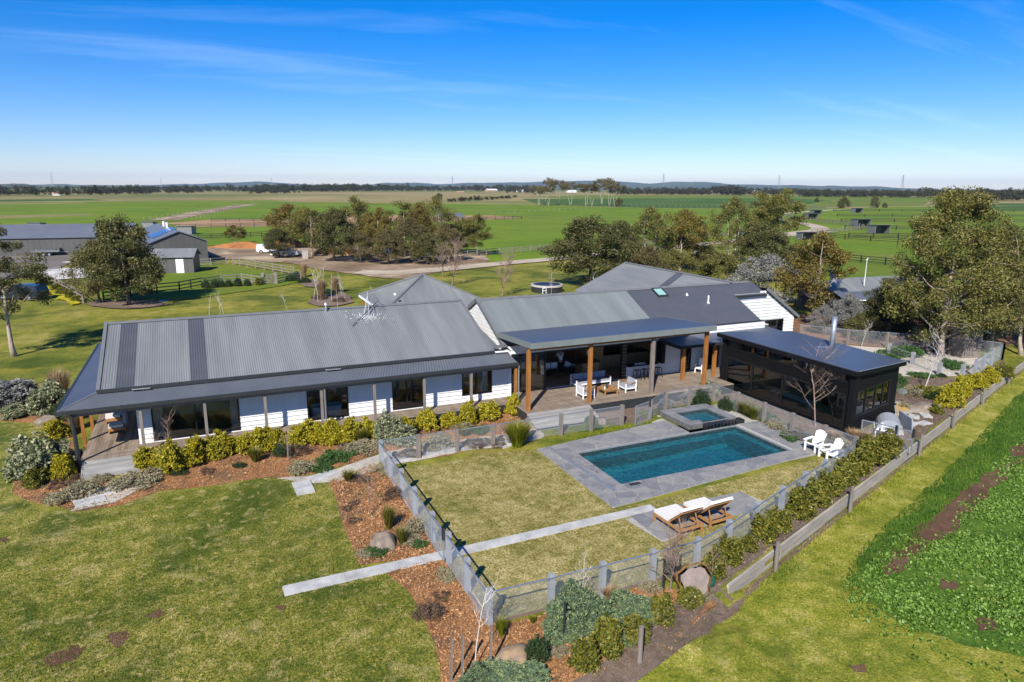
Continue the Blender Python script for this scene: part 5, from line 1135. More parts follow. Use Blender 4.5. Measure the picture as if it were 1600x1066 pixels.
a_, b_, c_, d_ = (G(1402, 650), G(1434, 643), G(1404, 630), G(1402, 638)); sq = [G(1400, 651), G(1433, 643.5), G(1403, 632), G(1398, 634)]
m = MB(); m.prism([(p.x, p.y) for p in sq], 0, .10); o = m.build('sand', M('yellow sand', (.50, .32, .10), (.40, .25, .08), 3, .9), sb)
for p, q in zip(sq, sq[1:] + sq[:1]): m = MB(); m.beam(p + Vector((0, 0, .1)), q + Vector((0, 0, .1)), .12, .2); m.build('edge_board', m_sleep, sb)
for i, (u, v) in enumerate(((1443, 662), (1424, 663), (1428, 652), (1446, 650))): o = slab(u, v, .8, .55, .3*i); tag(o, ['flat grey stone nearest the sleeper wall behind the studio', 'flat grey stone beside the equipment hood', 'flat grey stone between the sand pit and the bed', 'flat grey stone farthest from the studio'][i], 'stepping stone', 'stepping stones')
# outhouse shed among the gums
oh = thing('garden_shed', (53.6, 32.9, 0), 'small weathered timber shed with skillion iron roof beside the pebble yard', 'shed')
for i in range(8): m = MB(); x = -.7 + i*.175; m.box(x, x + .168, -.62 - .012*(i % 2), -.58, 0, 2.3 - .06*i); o = m.build('wall_board', m_post); o.parent = oh
for i in range(7): m = MB(); y = -.56 + i*.17; m.box(.66, .70 + .012*(i % 2), y, y + .163, 0, 1.82); o = m.build('wall_board', m_post); o.parent = oh
m = MB(); m.box(-.7, .68, .6, .64, 0, 2.2); m.box(-.72, -.68, -.58, .62, 0, 2.3); o = m.build('rear_wall', m_post); o.parent = oh
m = MB(); m.add([(-1.0, -.95, 2.52), (1.0, -.95, 1.86), (1.0, .9, 1.86), (-1.0, .9, 2.52), (-1.0, -.95, 2.46), (1.0, -.95, 1.80), (1.0, .9, 1.80), (-1.0, .9, 2.46)], [(0, 1, 2, 3), (7, 6, 5, 4), (0, 4, 5, 1), (1, 5, 6, 2), (2, 6, 7, 3), (3, 7, 4, 0)]); o = m.build('roof', m_galv); o.parent = oh
oh.rotation_euler.z = R(-14); oh.scale = (1.15, 1.15, 1.1)
# cottage behind the gums
cg = thing('cottage', (60, 48, 0), 'grey cottage with low iron roof half hidden behind the big gum', 'house')
def GZ(u, v, z): return Vector((*un(u, v, z), z))
P0, P1, P2, P3 = GZ(1323, 471, 2.6), GZ(1445, 465, 2.6), GZ(1445, 450, 3.0), GZ(1304, 457, 3.0)
plate('verandah_roof', [P0, P1, P2, P3], .06, m_rmid, cg)
plate('roof', [P3, P2, GZ(1445, 429, 4.0), GZ(1318, 434.5, 4.0), GZ(1279, 442, 3.1)], .06, m_rlight, cg)
b0, b1 = GZ(1304, 458, 2.9), GZ(1440, 452, 2.9); q0, q1 = GZ(1280, 443, 2.9), b0
m = MB(); m.add([(b0.x, b0.y, 0), (b1.x, b1.y, 0), (b1.x, b1.y, 2.9), (b0.x, b0.y, 2.9)], [(0, 1, 2, 3)]); m.add([(b0.x, b0.y, 0), (q0.x, q0.y, 0), (q0.x, q0.y, 2.9), (b0.x, b0.y, 2.9)], [(0, 1, 2, 3)]); m.build('wall', m_shed, cg)
dk = GZ(1250, 446, 2.7); m = MB(); m.prism([(q0.x, q0.y), (q0.x + 3, q0.y + 3), (dk.x + 3, dk.y + 3), (dk.x, dk.y)], 0, 2.7); m.build('side_wing', m_shed, cg)
for q in (P0.lerp(P1, .02), P0.lerp(P1, .4)): m = MB(); m.box(q.x - .1, q.x + .1, q.y - .0, q.y + .2, 0, 2.55); m.build('post', m_post, cg)
m = MB(); m.tube([P0 + Vector((0, 0, 0)), P1], .06, 6); m.build('gutter', m_trim, cg)
dh = thing('satellite_dish', GZ(1297, 448, 3.3), 'large white satellite dish on the cottage roof', 'satellite dish')
m = MB(); n = 16; ri = [(0, 0)] + [(r, r*r*.45) for r in (.25, .5, .72)]
m.v = [(0, 0, 0)] + [(r*math.cos(2*math.pi*i/n), r*math.sin(2*math.pi*i/n), z) for r, z in ri[1:] for i in range(n)]; m.f = [(0, 1 + i, 1 + (i+1) % n) for i in range(n)] + [(1 + j*n + i, 1 + j*n + (i+1) % n, 1 + (j+1)*n + (i+1) % n, 1 + (j+1)*n + i) for j in range(2) for i in range(n)]
o = m.build('dish', m_wmetal, smooth=True); o.parent = dh; o.location = (0, 0, .95); o.rotation_euler = (R(65), 0, R(20)); m = MB(); m.cyl(0, .1, 0, .95, .04, n=6); m.beam((0, 0, .9), (0, -.6, 1.1), .03, .03); o = m.build('mount', m_galv); o.parent = dh
ms = thing('aerial_mast', GZ(1350, 447, 3.4), 'tall white aerial mast standing on the cottage roof', 'aerial')
m = MB(); m.cyl(0, 0, 0, 2.6, .035, .025, 6); m.beam((0, 0, 1.5), (.55, .5, .2), .04, .04); m.beam((-.1, 0, 2.55), (.4, .2, 2.7), .06, .04); o = m.build('mast', m_wmetal); o.parent = ms
# toppled aerial and bird droppings on the left wing roof
ae = thing('roof_aerial', (8.3, 39.6, 5.1), 'fallen television aerial lying crosswise on the left wing roof', 'aerial')
rz = lambda x, y, h=.05: Vector((x, y, RZ - k_*(RY - y) + h))
for a, b, mt in ((rz(7.46, 38.89, .1), rz(9.48, 41.0, .3), m_frame), (rz(9.0, 41.2, .65), rz(9.9, 38.96, .08), m_galv), (rz(8.65, 39.9), rz(8.75, 40.6, 1.1), m_galv), (rz(8.4, 40.1), rz(8.75, 40.6, .8), m_galv), (rz(9.1, 40.2), rz(8.75, 40.6, .8), m_galv)):
    m = MB(); m.beam(a, b, .03, .03); m.build('rod', mt, ae)
m = MB()
for i in range(10): p = rz(9.0, 41.2, .65).lerp(rz(9.9, 38.96, .08), .05 + i*.045); m.beam(p + Vector((-.28, 0, .0)), p + Vector((.28, .05, .0)), .015, .015)
m.build('elements', m_frame, ae)
m = MB()
for i in range(240):
    a, r = rnd.uniform(0, 6.28), abs(rnd.gauss(0, .55)); p = rz(8.55 + r*1.25*math.cos(a), 39.75 + r*.62*math.sin(a) - .15*r*math.cos(a), .034); s_ = rnd.uniform(.012, .045)
    m.add([p + Vector((s_*rnd.uniform(.4, .9)*math.cos(k*1.26), s_*1.5*math.sin(k*1.26), s_*1.5*math.sin(k*1.26)*k_)) for k in range(5)], [(0, 1, 2, 3, 4)])
m.build('bird_droppings', M('bird droppings', (.62, .62, .60), (.45, .45, .44), 9, .9), house, kind='stuff')
# trampoline
tr = thing('trampoline', (38.8, 75.6, 0), 'round black skirted trampoline with pale rim on the rear lawn', 'trampoline')
m = MB(); m.cyl(0, 0, .86, .9, 1.75, n=32); o = m.build('jumping_mat', M('navy mat', (.02, .03, .07), None, 3, .6)); o.parent = tr
m = MB(); n = 32; m.v = [(r*math.cos(2*math.pi*i/n), r*math.sin(2*math.pi*i/n), z) for r, z in ((1.72, .93), (2.0, .92), (2.05, .72)) for i in range(n)]; m.f = [(j*n + i, j*n + (i+1) % n, (j+1)*n + (i+1) % n, (j+1)*n + i) for j in range(2) for i in range(n)]; o = m.build('rim_pad', m_joint); o.parent = tr
m = MB(); m.tube([(0, 0, .02), (0, 0, .74)], 1.96, 32, cap=False); o = m.build('skirt', m_gutter); o.parent = tr
ld = thing('trampoline_steps', (37.6, 73.9, 0), 'small white two step ladder in front of the trampoline', 'steps')
m = MB(); m.box(-.25, -.2, -.05, .05, 0, .75); m.box(.2, .25, -.05, .05, 0, .75); m.box(-.2, .2, -.1, .1, .35, .4); m.box(-.2, .2, -.1, .1, .68, .73); o = m.build('step_frame', m_wmetal); o.parent = ld
# boulders
def boulder(loc, r, label, mt, seed=0):
    rr = random.Random(seed); m = MB(); m.ball((0, 0, 0), r, 26, 16); ph = [rr.uniform(0, 6) for _ in range(6)]
    vs = []; pl_n = [(Vector((rr.gauss(0, 1), rr.gauss(0, 1), rr.gauss(.25, .8))).normalized(), rr.uniform(.70, .92)) for _ in range(11)]
    for v in m.v:
        d = Vector((v[0]/r[0], v[1]/r[1], v[2]/r[2])); q = 1 + .13*math.sin(d.x*3.1 + ph[0]) + .1*math.sin(d.y*4.3 + ph[1]) + .09*math.sin(d.z*3.7 + d.x*2 + ph[2]) + rr.uniform(-.035, .035)
        for pn, pd in pl_n:
            if d.normalized().dot(pn)*q > pd: q = pd/d.normalized().dot(pn)
        vs.append((v[0]*q, v[1]*q, v[2]*q))
    m.v = vs; o = m.build('boulder', mt, smooth=True); o.location = Vector(loc); tag(o, label, 'boulder', 'boulders in the garden beds'); return o
boulder(G(600, 853, .12), (.55, .47, .44), 'brown boulder beside the concrete path in the left mulch bed', m_rock, 1)
boulder(G(798, 1042, .06), (.66, .55, .44), 'large ochre boulder lying in the mulch at the front corner', m_rocko, 2)
boulder(G(75, 663, .1), (.65, .5, .45), 'reddish boulder in the bed left of the house', m_rock, 3)
boulder(G(1443, 640, .05), (1.2, .8, .4), 'low broad boulder in the bed right of the studio', m_rock, 5)
boulder(G(938, 662, .1), (.5, .35, .3), 'tan rock lying below the deck edge', m_rock, 6)
# cut log end
lg = thing('log', G(1083, 925), 'sawn log with ochre bark and pale cut face in the front bed', 'log')
m = MB(); n = 20; cd_ = Vector((-.42, -.78, .46)).normalized(); up_ = Vector((0, 0, 1)); a_ = cd_.cross(up_).normalized(); b_ = a_.cross(cd_)
prof = [1 + .09*math.sin(3*i*.314 + 1) + .06*math.sin(7*i*.314) for i in range(n)]
def ringv(t, s): return [Vector((0, 0, .42)) + cd_*t + (a_*math.cos(2*math.pi*i/n) + b_*math.sin(2*math.pi*i/n))*.56*s*prof[i] for i in range(n)]
m.v = ringv(-.35, .95) + ringv(.2, 1) + ringv(.3, .93); m.f = [(j*n + i, j*n + (i+1) % n, (j+1)*n + (i+1) % n, (j+1)*n + i) for j in range(2) for i in range(n)]; m.build('bark', M('ochre bark', (.45, .24, .07), (.25, .12, .04), 4, .9, .8, 10), None).parent = lg
m = MB(); m.v = [v + cd_*.004 for v in ringv(.3, .78)]; m.f = [tuple(range(n))]; m.build('cut_face', M('cut log face', (.25, .20, .175), (.15, .12, .105), 5, .85), None).parent = lg
o = MB(); o.ball((0, 0, .2), (.22, .22, .28), 12, 8); o = o.build('irrigation_box', M('green plastic', (.012, .10, .06), None, 4, .5), None, smooth=True); o.location = G(1107, 916); tag(o, 'green plastic irrigation box behind the sawn log', 'box')
# ================================================================ sheds, shelters, fences, vehicles beyond the garden
def shed(name, base_l, base_r, depth, h, rise, label, roofmat=m_sroof, wallmat=m_shed, door=None, ridge='along', over=.3, cat='shed'):
    """rectangular shed: front wall from base_l to base_r, running back by depth"""
    a = Vector((*base_l, 0)); b = Vector((*base_r, 0)); u = (b - a); L = u.length; u.normalize(); v = Vector((-u.y, u.x, 0))
    g = thing(name, tuple((a + b)/2 + v*depth/2), label, cat); Z = Vector((0, 0, 1))
    P = lambda x, y, z: a + u*x + v*y + Z*z
    m = MB(); d = depth
    if ridge == 'along':
        m.add([P(0, 0, 0), P(L, 0, 0), P(L, d, 0), P(0, d, 0), P(0, 0, h), P(L, 0, h), P(L, d, h), P(0, d, h), P(0, d/2, h + rise), P(L, d/2, h + rise)], [(0, 1, 5, 4), (2, 3, 7, 6), (1, 2, 6, 9, 5), (3, 0, 4, 8, 7)])
        roofs = [[P(-over, -over, h - .05), P(L + over, -over, h - .05), P(L + over, d/2, h + rise + .1), P(-over, d/2, h + rise + .1)], [P(L + over, d + over, h - .05), P(-over, d + over, h - .05), P(-over, d/2, h + rise + .1), P(L + over, d/2, h + rise + .1)]]
    else:
        m.add([P(0, 0, 0), P(L, 0, 0), P(L, d, 0), P(0, d, 0), P(0, 0, h), P(L, 0, h), P(L, d, h), P(0, d, h), P(L/2, 0, h + rise), P(L/2, d, h + rise)], [(0, 1, 5, 8, 4), (2, 3, 7, 9, 6), (1, 2, 6, 5), (3, 0, 4, 7)])
        roofs = [[P(-over, -over, h - .05), P(L/2, -over, h + rise + .1), P(L/2, d + over, h + rise + .1), P(-over, d + over, h - .05)], [P(L + over, -over, h - .05), P(L + over, d + over, h - .05), P(L/2, d + over, h + rise + .1), P(L/2, -over, h + rise + .1)]]
    m.build('wall', wallmat, g)
    for r_ in roofs: plate('roof_sheet', r_, .1, roofmat, g)
    m = MB(); n = int(L/.9)
    for i in range(n + 1): x = min(L - .05, i*L/n); top = h if ridge == 'along' else h + rise*(1 - abs(x - L/2)/(L/2)); m.add([P(x, -.03, 0), P(x + .12, -.03, 0), P(x + .12, -.03, top - .12), P(x, -.03, top - .12)], [(0, 1, 2, 3)])
    m.build('cladding_ribs', wallmat, g, kind='stuff')
    if door: x, w_, hh = door; m = MB(); m.add([P(x, -.06, 0), P(x + w_, -.06, 0), P(x + w_, -.06, hh), P(x, -.06, hh), P(x, .0, 0), P(x + w_, .0, 0), P(x + w_, .0, hh), P(x, .0, hh)], [(0, 1, 2, 3), (0, 4, 5, 1), (3, 2, 6, 7), (1, 5, 6, 2), (0, 3, 7, 4)]); m.build('door', m_trim, g)
    return g, P, L
shed('machinery_shed', un(-60, 402.5), un(205, 396), 15, 3.3, 1.9, 'very long low grey farm shed behind the concrete yard at the left', ridge='along')
g, P, L = shed('gable_shed', un(240, 415), un(325.5, 410.5), 26, 3.7, 1.6, 'grey gabled shed with solar panels on its roof, behind the small shed', ridge='across')
for i in range(3):
    for j in range(2):
        k = (L/2 - .6)/(L/2); x0_, x1_ = .7 + j*1.9, 2.5 + j*1.9; y_ = 4 + i*2.2
        zf = lambda x: 3.72 + 1.6*x/(L/2) + .14
        m = MB(); m.add([P(x0_, y_, zf(x0_)), P(x1_, y_, zf(x1_)), P(x1_, y_ + 2.1, zf(x1_)), P(x0_, y_ + 2.1, zf(x0_))], [(0, 1, 2, 3)]); m.build('solar_panel', M('solar glass', (.015, .06, .20), (.012, .045, .16), 1, .15, spec=.7) if i + j == 0 else bpy.data.materials['solar glass'], g)
for y_ in (12, 16): m = MB(); p = P(L/2, y_, 5.35); m.cyl(p.x, p.y, p.z, p.z + .9, .2, n=8); m.build('roof_vent', m_trim, g)
shed('small_shed', un(228, 428.5), un(303, 427), 4.5, 2.5, .9, 'small dark grey shed with a white door in front of the gabled shed', door=(4.2, 1.05, 2.1), roofmat=m_rlight)
def shelter(x0, x1, yt, yb, label, dz=0, closed=False, turn=0):
    a = Vector((*un(x0, yb), 0)); b = Vector((*un(x1, yb), 0)); u = b - a; L = u.length; u.normalize(); v = Vector((-u.y, u.x, 0)); h = zat((x0+x1)/2, yt, *((a + b)/2).xy); d = L*.85
    g = thing('field_shelter', tuple((a + b)/2 + v*d/2), label, 'field shelter', 'open field shelters in the paddocks'); Z = Vector((0, 0, 1)); P = lambda x, y, z: a + u*x + v*y + Z*z
    def sl(n, x0, x1, y0, y1, z0, z1, z2=None, mt=m_shelt):
        z2 = z1 if z2 is None else z2; m = MB(); m.add([P(x0, y0, z0), P(x1, y0, z0), P(x1, y1, z0), P(x0, y1, z0), P(x0, y0, z1), P(x1, y0, z1), P(x1, y1, z2), P(x0, y1, z2)], [(3, 2, 1, 0), (4, 5, 6, 7), (0, 1, 5, 4), (2, 3, 7, 6), (1, 2, 6, 5), (3, 0, 4, 7)]); return m.build(n, mt, g)
    sl('side_wall', 0, .12, 0, d, 0, h - .15, h - .45); sl('side_wall', L - .12, L, 0, d, 0, h - .15, h - .45); sl('rear_wall', .12, L - .12, d - .12, d, 0, h - .45)
    m = MB(); m.add([P(-.15, -.3, h), P(L + .15, -.3, h), P(L + .15, d + .1, h - .35), P(-.15, d + .1, h - .35), P(-.15, -.3, h - .12), P(L + .15, -.3, h - .12), P(L + .15, d + .1, h - .47), P(-.15, d + .1, h - .47)], [(0, 1, 2, 3), (7, 6, 5, 4), (0, 4, 5, 1), (1, 5, 6, 2), (2, 6, 7, 3), (3, 7, 4, 0)]); m.build('roof', m_sroof, g)
    if closed: sl('front_wall', .1, L - .1, 0, .1, 0, h - .15)
for a in ((1367, 1390, 351, 366, 'nearest open black fronted shelter on the right paddock, by the big gum'), (1339, 1360, 342, 355, 'wide open shelter just beyond the nearest one on the right'), (1262, 1278, 333, 343, 'open shelter beside the bend of the gravel road'), (1271, 1284, 328, 335.5, 'smaller open shelter behind the one at the road bend'), (1336, 1348, 325, 333, 'farthest open shelter out in the right paddocks'), (1253, 1276, 362, 376, 'open shelter half hidden behind the golden gum'), (1084, 1094, 383, 402, 'shelter among the trees right of the gravel road')): shelter(*a)
for a in ((44, 64, 347.5, 358, 'small closed grey shelter behind the long farm shed'), (277, 300, 353, 367, 'closed grey shelter right of the gabled shed'), (222, 240, 346, 357, 'closed grey shelter behind the big tree at the left')): shelter(*a, closed=True)
pv = thing('arena_pavilion', G(706, 352), 'open sided pavilion with grey roof beside the sand arena', 'pavilion'); c = G(706, 352)
for dx in (-3, 3):
    for dy in (-2, 2): m = MB(); m.box(c.x + dx - .15, c.x + dx + .15, c.y + dy - .15, c.y + dy + .15, 0, 3); m.build('post', m_post, pv)
plate('roof', [(c.x - 4, c.y - 3, 3), (c.x + 4, c.y - 3, 3), (c.x + 4, c.y + 3, 3.9), (c.x - 4, c.y + 3, 3.9)], .15, m_sroof, pv)
# ---- post and rail fences
POSTS = {}
def rail_fence(name, pts, label, h=1.25, rails=3, step=2.6, mat=m_rail, pw=.16, rh=.12, tips=None):
    P3 = [Vector((*p, 0)) for p in pts]; mid = P3[len(P3)//2]; g = thing(name, mid, label, 'fence', 'post and rail fences of the paddocks')
    key = (round(h, 2), pw, mat.name)
    if key not in POSTS: m = MB(); m.box(-pw/2, pw/2, -pw/2, pw/2, -.6, h); o = m.build('post', mat); POSTS[key] = o.data; bpy.data.objects.remove(o)
    for a, b in zip(P3, P3[1:]):
        L = (b - a).length; n = max(1, round(L/step)); d = (b - a)/n
        for i in range(n + (b is P3[-1])): o = link('post', POSTS[key], a + d*i - mid, 0, parent=g)
        m = MB()
        for k in range(rails): z = h - .12 - k*(h - .25)/max(1, rails - .4); m.beam(a + Vector((0, 0, z)), b + Vector((0, 0, z)), .05, rh)
        m.build('rails', mat, g)
    return g
def PF(*p): return [un(*q) for q in p]
rail_fence('rail_fence', PF((364, 414), (386, 417), (413, 422), (440, 427), (459, 430)), 'grey rail fence running beside the dirt yard to the gate', 1.3)
rail_fence('rail_fence', PF((163, 474), (205, 467), (246, 459.5), (281, 456), (316, 449)), 'dark rail fence behind the big left tree and the blue strip', 1.3, mat=m_drail)
rail_fence('rail_fence', PF((316, 449), (346, 443.5), (378, 441), (410, 446)), 'grey rail fence between the dark fence and the timber gate', 1.2)
rail_fence('rail_fence', PF((433, 444), (452, 440), (470, 437)), 'short grey rail fence right of the timber gate', 1.2)
rail_fence('rail_fence', PF((55, 432), (82, 447), (106, 460), (130, 474)), 'grey rail fence with bushes running down at the left', 1.35)
rail_fence('rail_fence', PF((305, 417), (330, 416), (354, 413.5)), 'short grey rail fence at the corner of the small shed', 1.3)
rail_fence('rail_fence', PF((290, 374), (330, 373.5), (375, 372), (425, 369)), 'dark rail fence behind the lone olive tree', 1.3, mat=m_drail, step=3.5)
rail_fence('rail_fence', PF((255, 358), (330, 356.5), (440, 353)), 'dark rail fence in front of the sand arena at the left', 1.3, mat=m_drail, step=4)
rail_fence('rail_fence', PF((330, 346.5), (440, 346.5), (560, 340)), 'dark rail fence behind the sand arena', 1.3, mat=m_drail, step=5)
rail_fence('rail_fence', PF((700, 346), (760, 343.5), (815, 343)), 'dark rail fence along the arena right of the tree clump', 1.3, mat=m_drail, step=4)
rail_fence('rail_fence', PF((715, 404), (760, 399), (800, 396), (868, 390.5)), 'grey rail fence along the gravel road beside the green paddock', 1.25)
rail_fence('rail_fence', PF((1000, 384), (1060, 377), (1130, 370), (1170, 366)), 'grey rail fence by the gravel road behind the centre trees', 1.25, step=3.5)
rail_fence('rail_fence', PF((1285, 371), (1320, 374.5), (1360, 377.5), (1403, 380), (1440, 383)), 'black rail fence across the right paddock nearer the cottage', 1.35, mat=m_drail, step=8, pw=.2)
rail_fence('rail_fence', PF((1307, 407), (1345, 411), (1383, 414.5), (1420, 418)), 'black rail fence directly behind the cottage', 1.35, mat=m_drail, step=5.5, pw=.18)
rail_fence('rail_fence', PF((1268, 366), (1300, 364), (1330, 361.5), (1350, 358)), 'grey rail fence on the near side of the road bend', 1.4, step=3)
rail_fence('rail_fence', PF((1225, 339), (1262, 344.5), (1310, 351), (1348, 357)), 'grey rail fence on the far side of the road bend', 1.4, step=3.2)
rail_fence('rail_fence', PF((1228, 331.5), (1270, 327.5), (1330, 324.5)), 'grey rail fence beyond the far gravel track', 1.4, step=4)
for i, (ya, yb) in enumerate(((372, 374), (359, 360.5), (347, 348), (338.5, 339.5), (330.5, 331.5))): rail_fence('rail_fence', PF((1302 + (4 - i)*6, ya), (1480, (ya+yb)/2), (1720, yb)), ['first', 'second', 'third', 'fourth', 'farthest'][i] + ' black paddock fence counted from the near side beyond the big gum', 1.35, mat=m_drail, step=[7, 8, 10, 12, 14][i], pw=.22, rh=.14)
def post_row(a, b, n, label):
    g = thing('post_row', (*un(*a), 0), label, 'fence', 'rows of white posts'); o0 = Vector((*un(*a), 0)); m = MB()
    p, q = Vector((*un(*a), 0)), Vector((*un(*b), 0))
    for i in range(n): c = p.lerp(q, i/(n-1)); m.box(c.x - .1, c.x + .1, c.y - .1, c.y + .1, -.3, 1.3)
    m.build('posts', m_rail if n == 26 else m_shelt, g, kind='stuff')
post_row((745, 336), (960, 325), 24, 'row of small white posts across the bright green paddock')
post_row((975, 320), (1100, 313.5), 18, 'row of white posts in the dark green field right of the white gums')
post_row((970, 323.8), (1280, 322.6), 40, 'pale row of posts along the far edge of the bright paddock')
post_row((225, 345), (372, 321), 26, 'row of pale posts along the left edge of the dirt track')
post_row((300, 344), (398, 320), 26, 'row of pale posts along the right edge of the dirt track')
tg = thing('timber_gate', G(421, 445), 'grey cross braced timber gate in the fence left of the birches', 'gate', 'gates of the yard')
a, b = G(411, 445.5), G(431, 444)
for p in (a, b): m = MB(); m.box(p.x - .18, p.x + .18, p.y - .18, p.y + .18, 0, 1.6); m.build('gate_post', m_rail, tg)
Zv = Vector((0, 0, 1))
for z in (.2, .5, .8, 1.1, 1.35): m = MB(); m.beam(a + Zv*z, b + Zv*z, .06, .12); m.build('bar', m_rail, tg)
for z0_, z1_ in ((.2, 1.35), (1.35, .2)): m = MB(); m.beam(a + Zv*z0_, b + Zv*z1_, .06, .12); m.build('brace', m_rail, tg)
gate(tuple(G(80, 431)), tuple(G(65, 433)), tuple(G(98, 431)), 'galvanised steel gate across the concrete slab at the left', h=1.3)
# ---- vehicles
def wheel(g, x, y, r=.37, wd=.24):
    m = MB(); m.tube([(x, y - wd/2, r), (x, y + wd/2, r)], r, 16); t = m.build('wheel', m_tyre); t.parent = g
    m = MB(); m.tube([(x, y - wd/2 - .01, r), (x, y + wd/2 + .01, r)], r*.6, 12); o = m.build('rim', m_galv); o.parent = t
def ute(loc, rot, label, mt=m_car, canopy=False):
    g = thing('parked_car', loc, label, 'car', 'parked vehicles'); pr = [(-2.55, .45), (-2.55, .95), (-1.0, 1.0), (-.95, 1.0), (-.78, 1.72), (.35, 1.74), (1.0, 1.12), (2.35, .98), (2.55, .75), (2.55, .4), (2.0, .32), (-2.2, .32)]
    if canopy: pr[1:5] = [(-2.6, 1.0), (-2.45, 1.72), (-1.0, 1.78), (-.78, 1.78)]
    def put(n, m, mt_, p=g): o = m.build(n, mt_); o.parent = p; return o
    m = MB(); ws = []
    for x, z in pr: ws.append(.92 if z < 1.15 else .74)
    n = len(pr); m.add([(x, -w_, z) for (x, z), w_ in zip(pr, ws)] + [(x, w_, z) for (x, z), w_ in zip(pr, ws)], [tuple(range(n))[::-1], tuple(range(n, 2*n))] + [(i, (i+1) % n, n + (i+1) % n, n + i) for i in range(n)]); put('body', m, mt)
    for s_ in (-1, 1):
        for xs_ in (((-.72, 1.05), (-.68, 1.64), (-.2, 1.66), (-.2, 1.08)), ((-.14, 1.08), (-.14, 1.66), (.32, 1.66), (.8, 1.12))):
            m = MB(); m.add([(x, s_*(.945 - (z - 1.0)*.275 + .0), z) for x, z in xs_], [(0, 1, 2, 3)]); put('window', m, m_cglass)
    m = MB(); m.add([(.42, -.66, 1.70), (.42, .66, 1.70), (.99, .8, 1.16), (.99, -.8, 1.16)], [(0, 1, 2, 3)]); put('windscreen', m, m_cglass)
    if not canopy: m = MB(); m.box(-2.45, -1.08, -.78, .78, .99, 1.005); put('tray', m, m_gutter)
    for x, y in ((-1.6, -.85), (-1.6, .85), (1.6, -.85), (1.6, .85)): wheel(g, x, y)
    for y in (-.7, .7): m = MB(); m.box(2.44, 2.56, y - .18, y + .18, .72, .86); put('headlight', m, m_galv); m = MB(); m.box(-2.58, -2.53, y - .1, y + .1, .6, .9); put('tail_light', m, M('red lamp', (.4, .02, .02), None, 2, .3) if 'red lamp' not in bpy.data.materials else bpy.data.materials['red lamp'])
    for s_ in (-1, 1): m = MB(); m.box(.62, .8, s_*.98 - .1, s_*.98 + .1, 1.1, 1.26); put('mirror', m, m_gutter)
    g.rotation_euler.z = rot
ute(tuple(G(446, 401)), R(-22), 'white utility parked under the trees with its nose to the right')
ute(tuple(G(424, 396)), R(-30), 'white car parked behind the white utility under the trees', canopy=True)
ute(tuple(G(36, 468)), R(150), 'dark car half hidden behind the gum at the left edge', m_dcar, canopy=True)
tl = thing('trailer', tuple(G(75, 400)), 'pale flat trailer standing before the long farm shed', 'trailer')
def putl(n, m, mt): o = m.build(n, mt); o.parent = tl
m = MB(); m.box(-2.2, 2.0, -1, 1, .75, .85); m.box(-2.2, 2.0, -1, -.94, .85, 1.1); m.box(-2.2, 2.0, .94, 1, .85, 1.1); m.box(1.94, 2.0, -.94, .94, .85, 1.4); m.box(-2.25, -2.2, -1, 1, .85, 1.1); putl('tray', m, m_shelt); m = MB(); m.box(-1.4, 1.4, -.7, .7, .86, 1.25); putl('load', m, m_rmid); m = MB(); m.box(2.0, 3.2, -.05, .05, .65, .73); putl('drawbar', m, m_galv)
for x in (-.5, .4):
    for y in (-1.05, 1.05): wheel(tl, x, y, .34)
m = MB(); m.box(-.45, .45, -.45, .45, 0, 1.5); m.box(-.5, .5, -.5, .5, 1.5, 1.58); o = m.build('water_trough', m_joint, None); o.location = G(477, 405); tag(o, 'pale square tank beside the driveway under the trees', 'tank')
m = MB()
pts = PX((247, 470), (262, 466.5), (285, 463), (308, 461.5), (307, 464), (285, 467), (262, 470), (249, 473)); o = sheet('tarpaulin', pts, .06, M('blue sheet', (.03, .22, .55), (.02, .16, .45), 2, .4)); del o['kind']; tag(o, 'narrow bright blue sheet lying along the dark fence', 'tarpaulin')
def heap(name, u, v, rx, ry, h, mt, label, rot=0, cat='heap'):
    c = G(u, v); m = MB(); n, k = 26, 7; rr = random.Random(int(u))
    ph = [rr.uniform(0, 6) for _ in range(3)]
    for j in range(k):
        r_ = 1 - j/(k - 1)
        for i in range(n): a = 2*math.pi*i/n; q = 1 + .16*math.sin(3*a + ph[0]) + .1*math.sin(5*a + ph[1]) + rr.uniform(-.06, .06); m.v.append((rx*r_*math.cos(a)*q, ry*r_*math.sin(a)*q, h*(1 - r_**1.6)*(1 + .2*math.sin(2*a + ph[2])) - .05))
    m.f = [(j*n + i, j*n + (i+1) % n, (j+1)*n + (i+1) % n, (j+1)*n + i) for j in range(k - 1) for i in range(n)]
    o = m.build(name, mt, None, smooth=True); o.location = c; o.rotation_euler.z = rot; return tag(o, label, cat)
m_red = M('red clay', (.36, .15, .05), (.20, .085, .032), .6, .95, .6, 4)
heap('soil_heap', 385, 388, 7.5, 2.2, 1.2, m_red, 'long heap of red soil below the lone olive tree', R(-25)); heap('soil_heap', 455, 386, 5, 2, 1.6, m_red, 'heap of red soil and rubble behind the parked cars', R(-25)); heap('soil_heap', 528, 397, 4.2, 2, 2.0, m_red, 'mound of red earth between the trunks of the clump', R(-20))
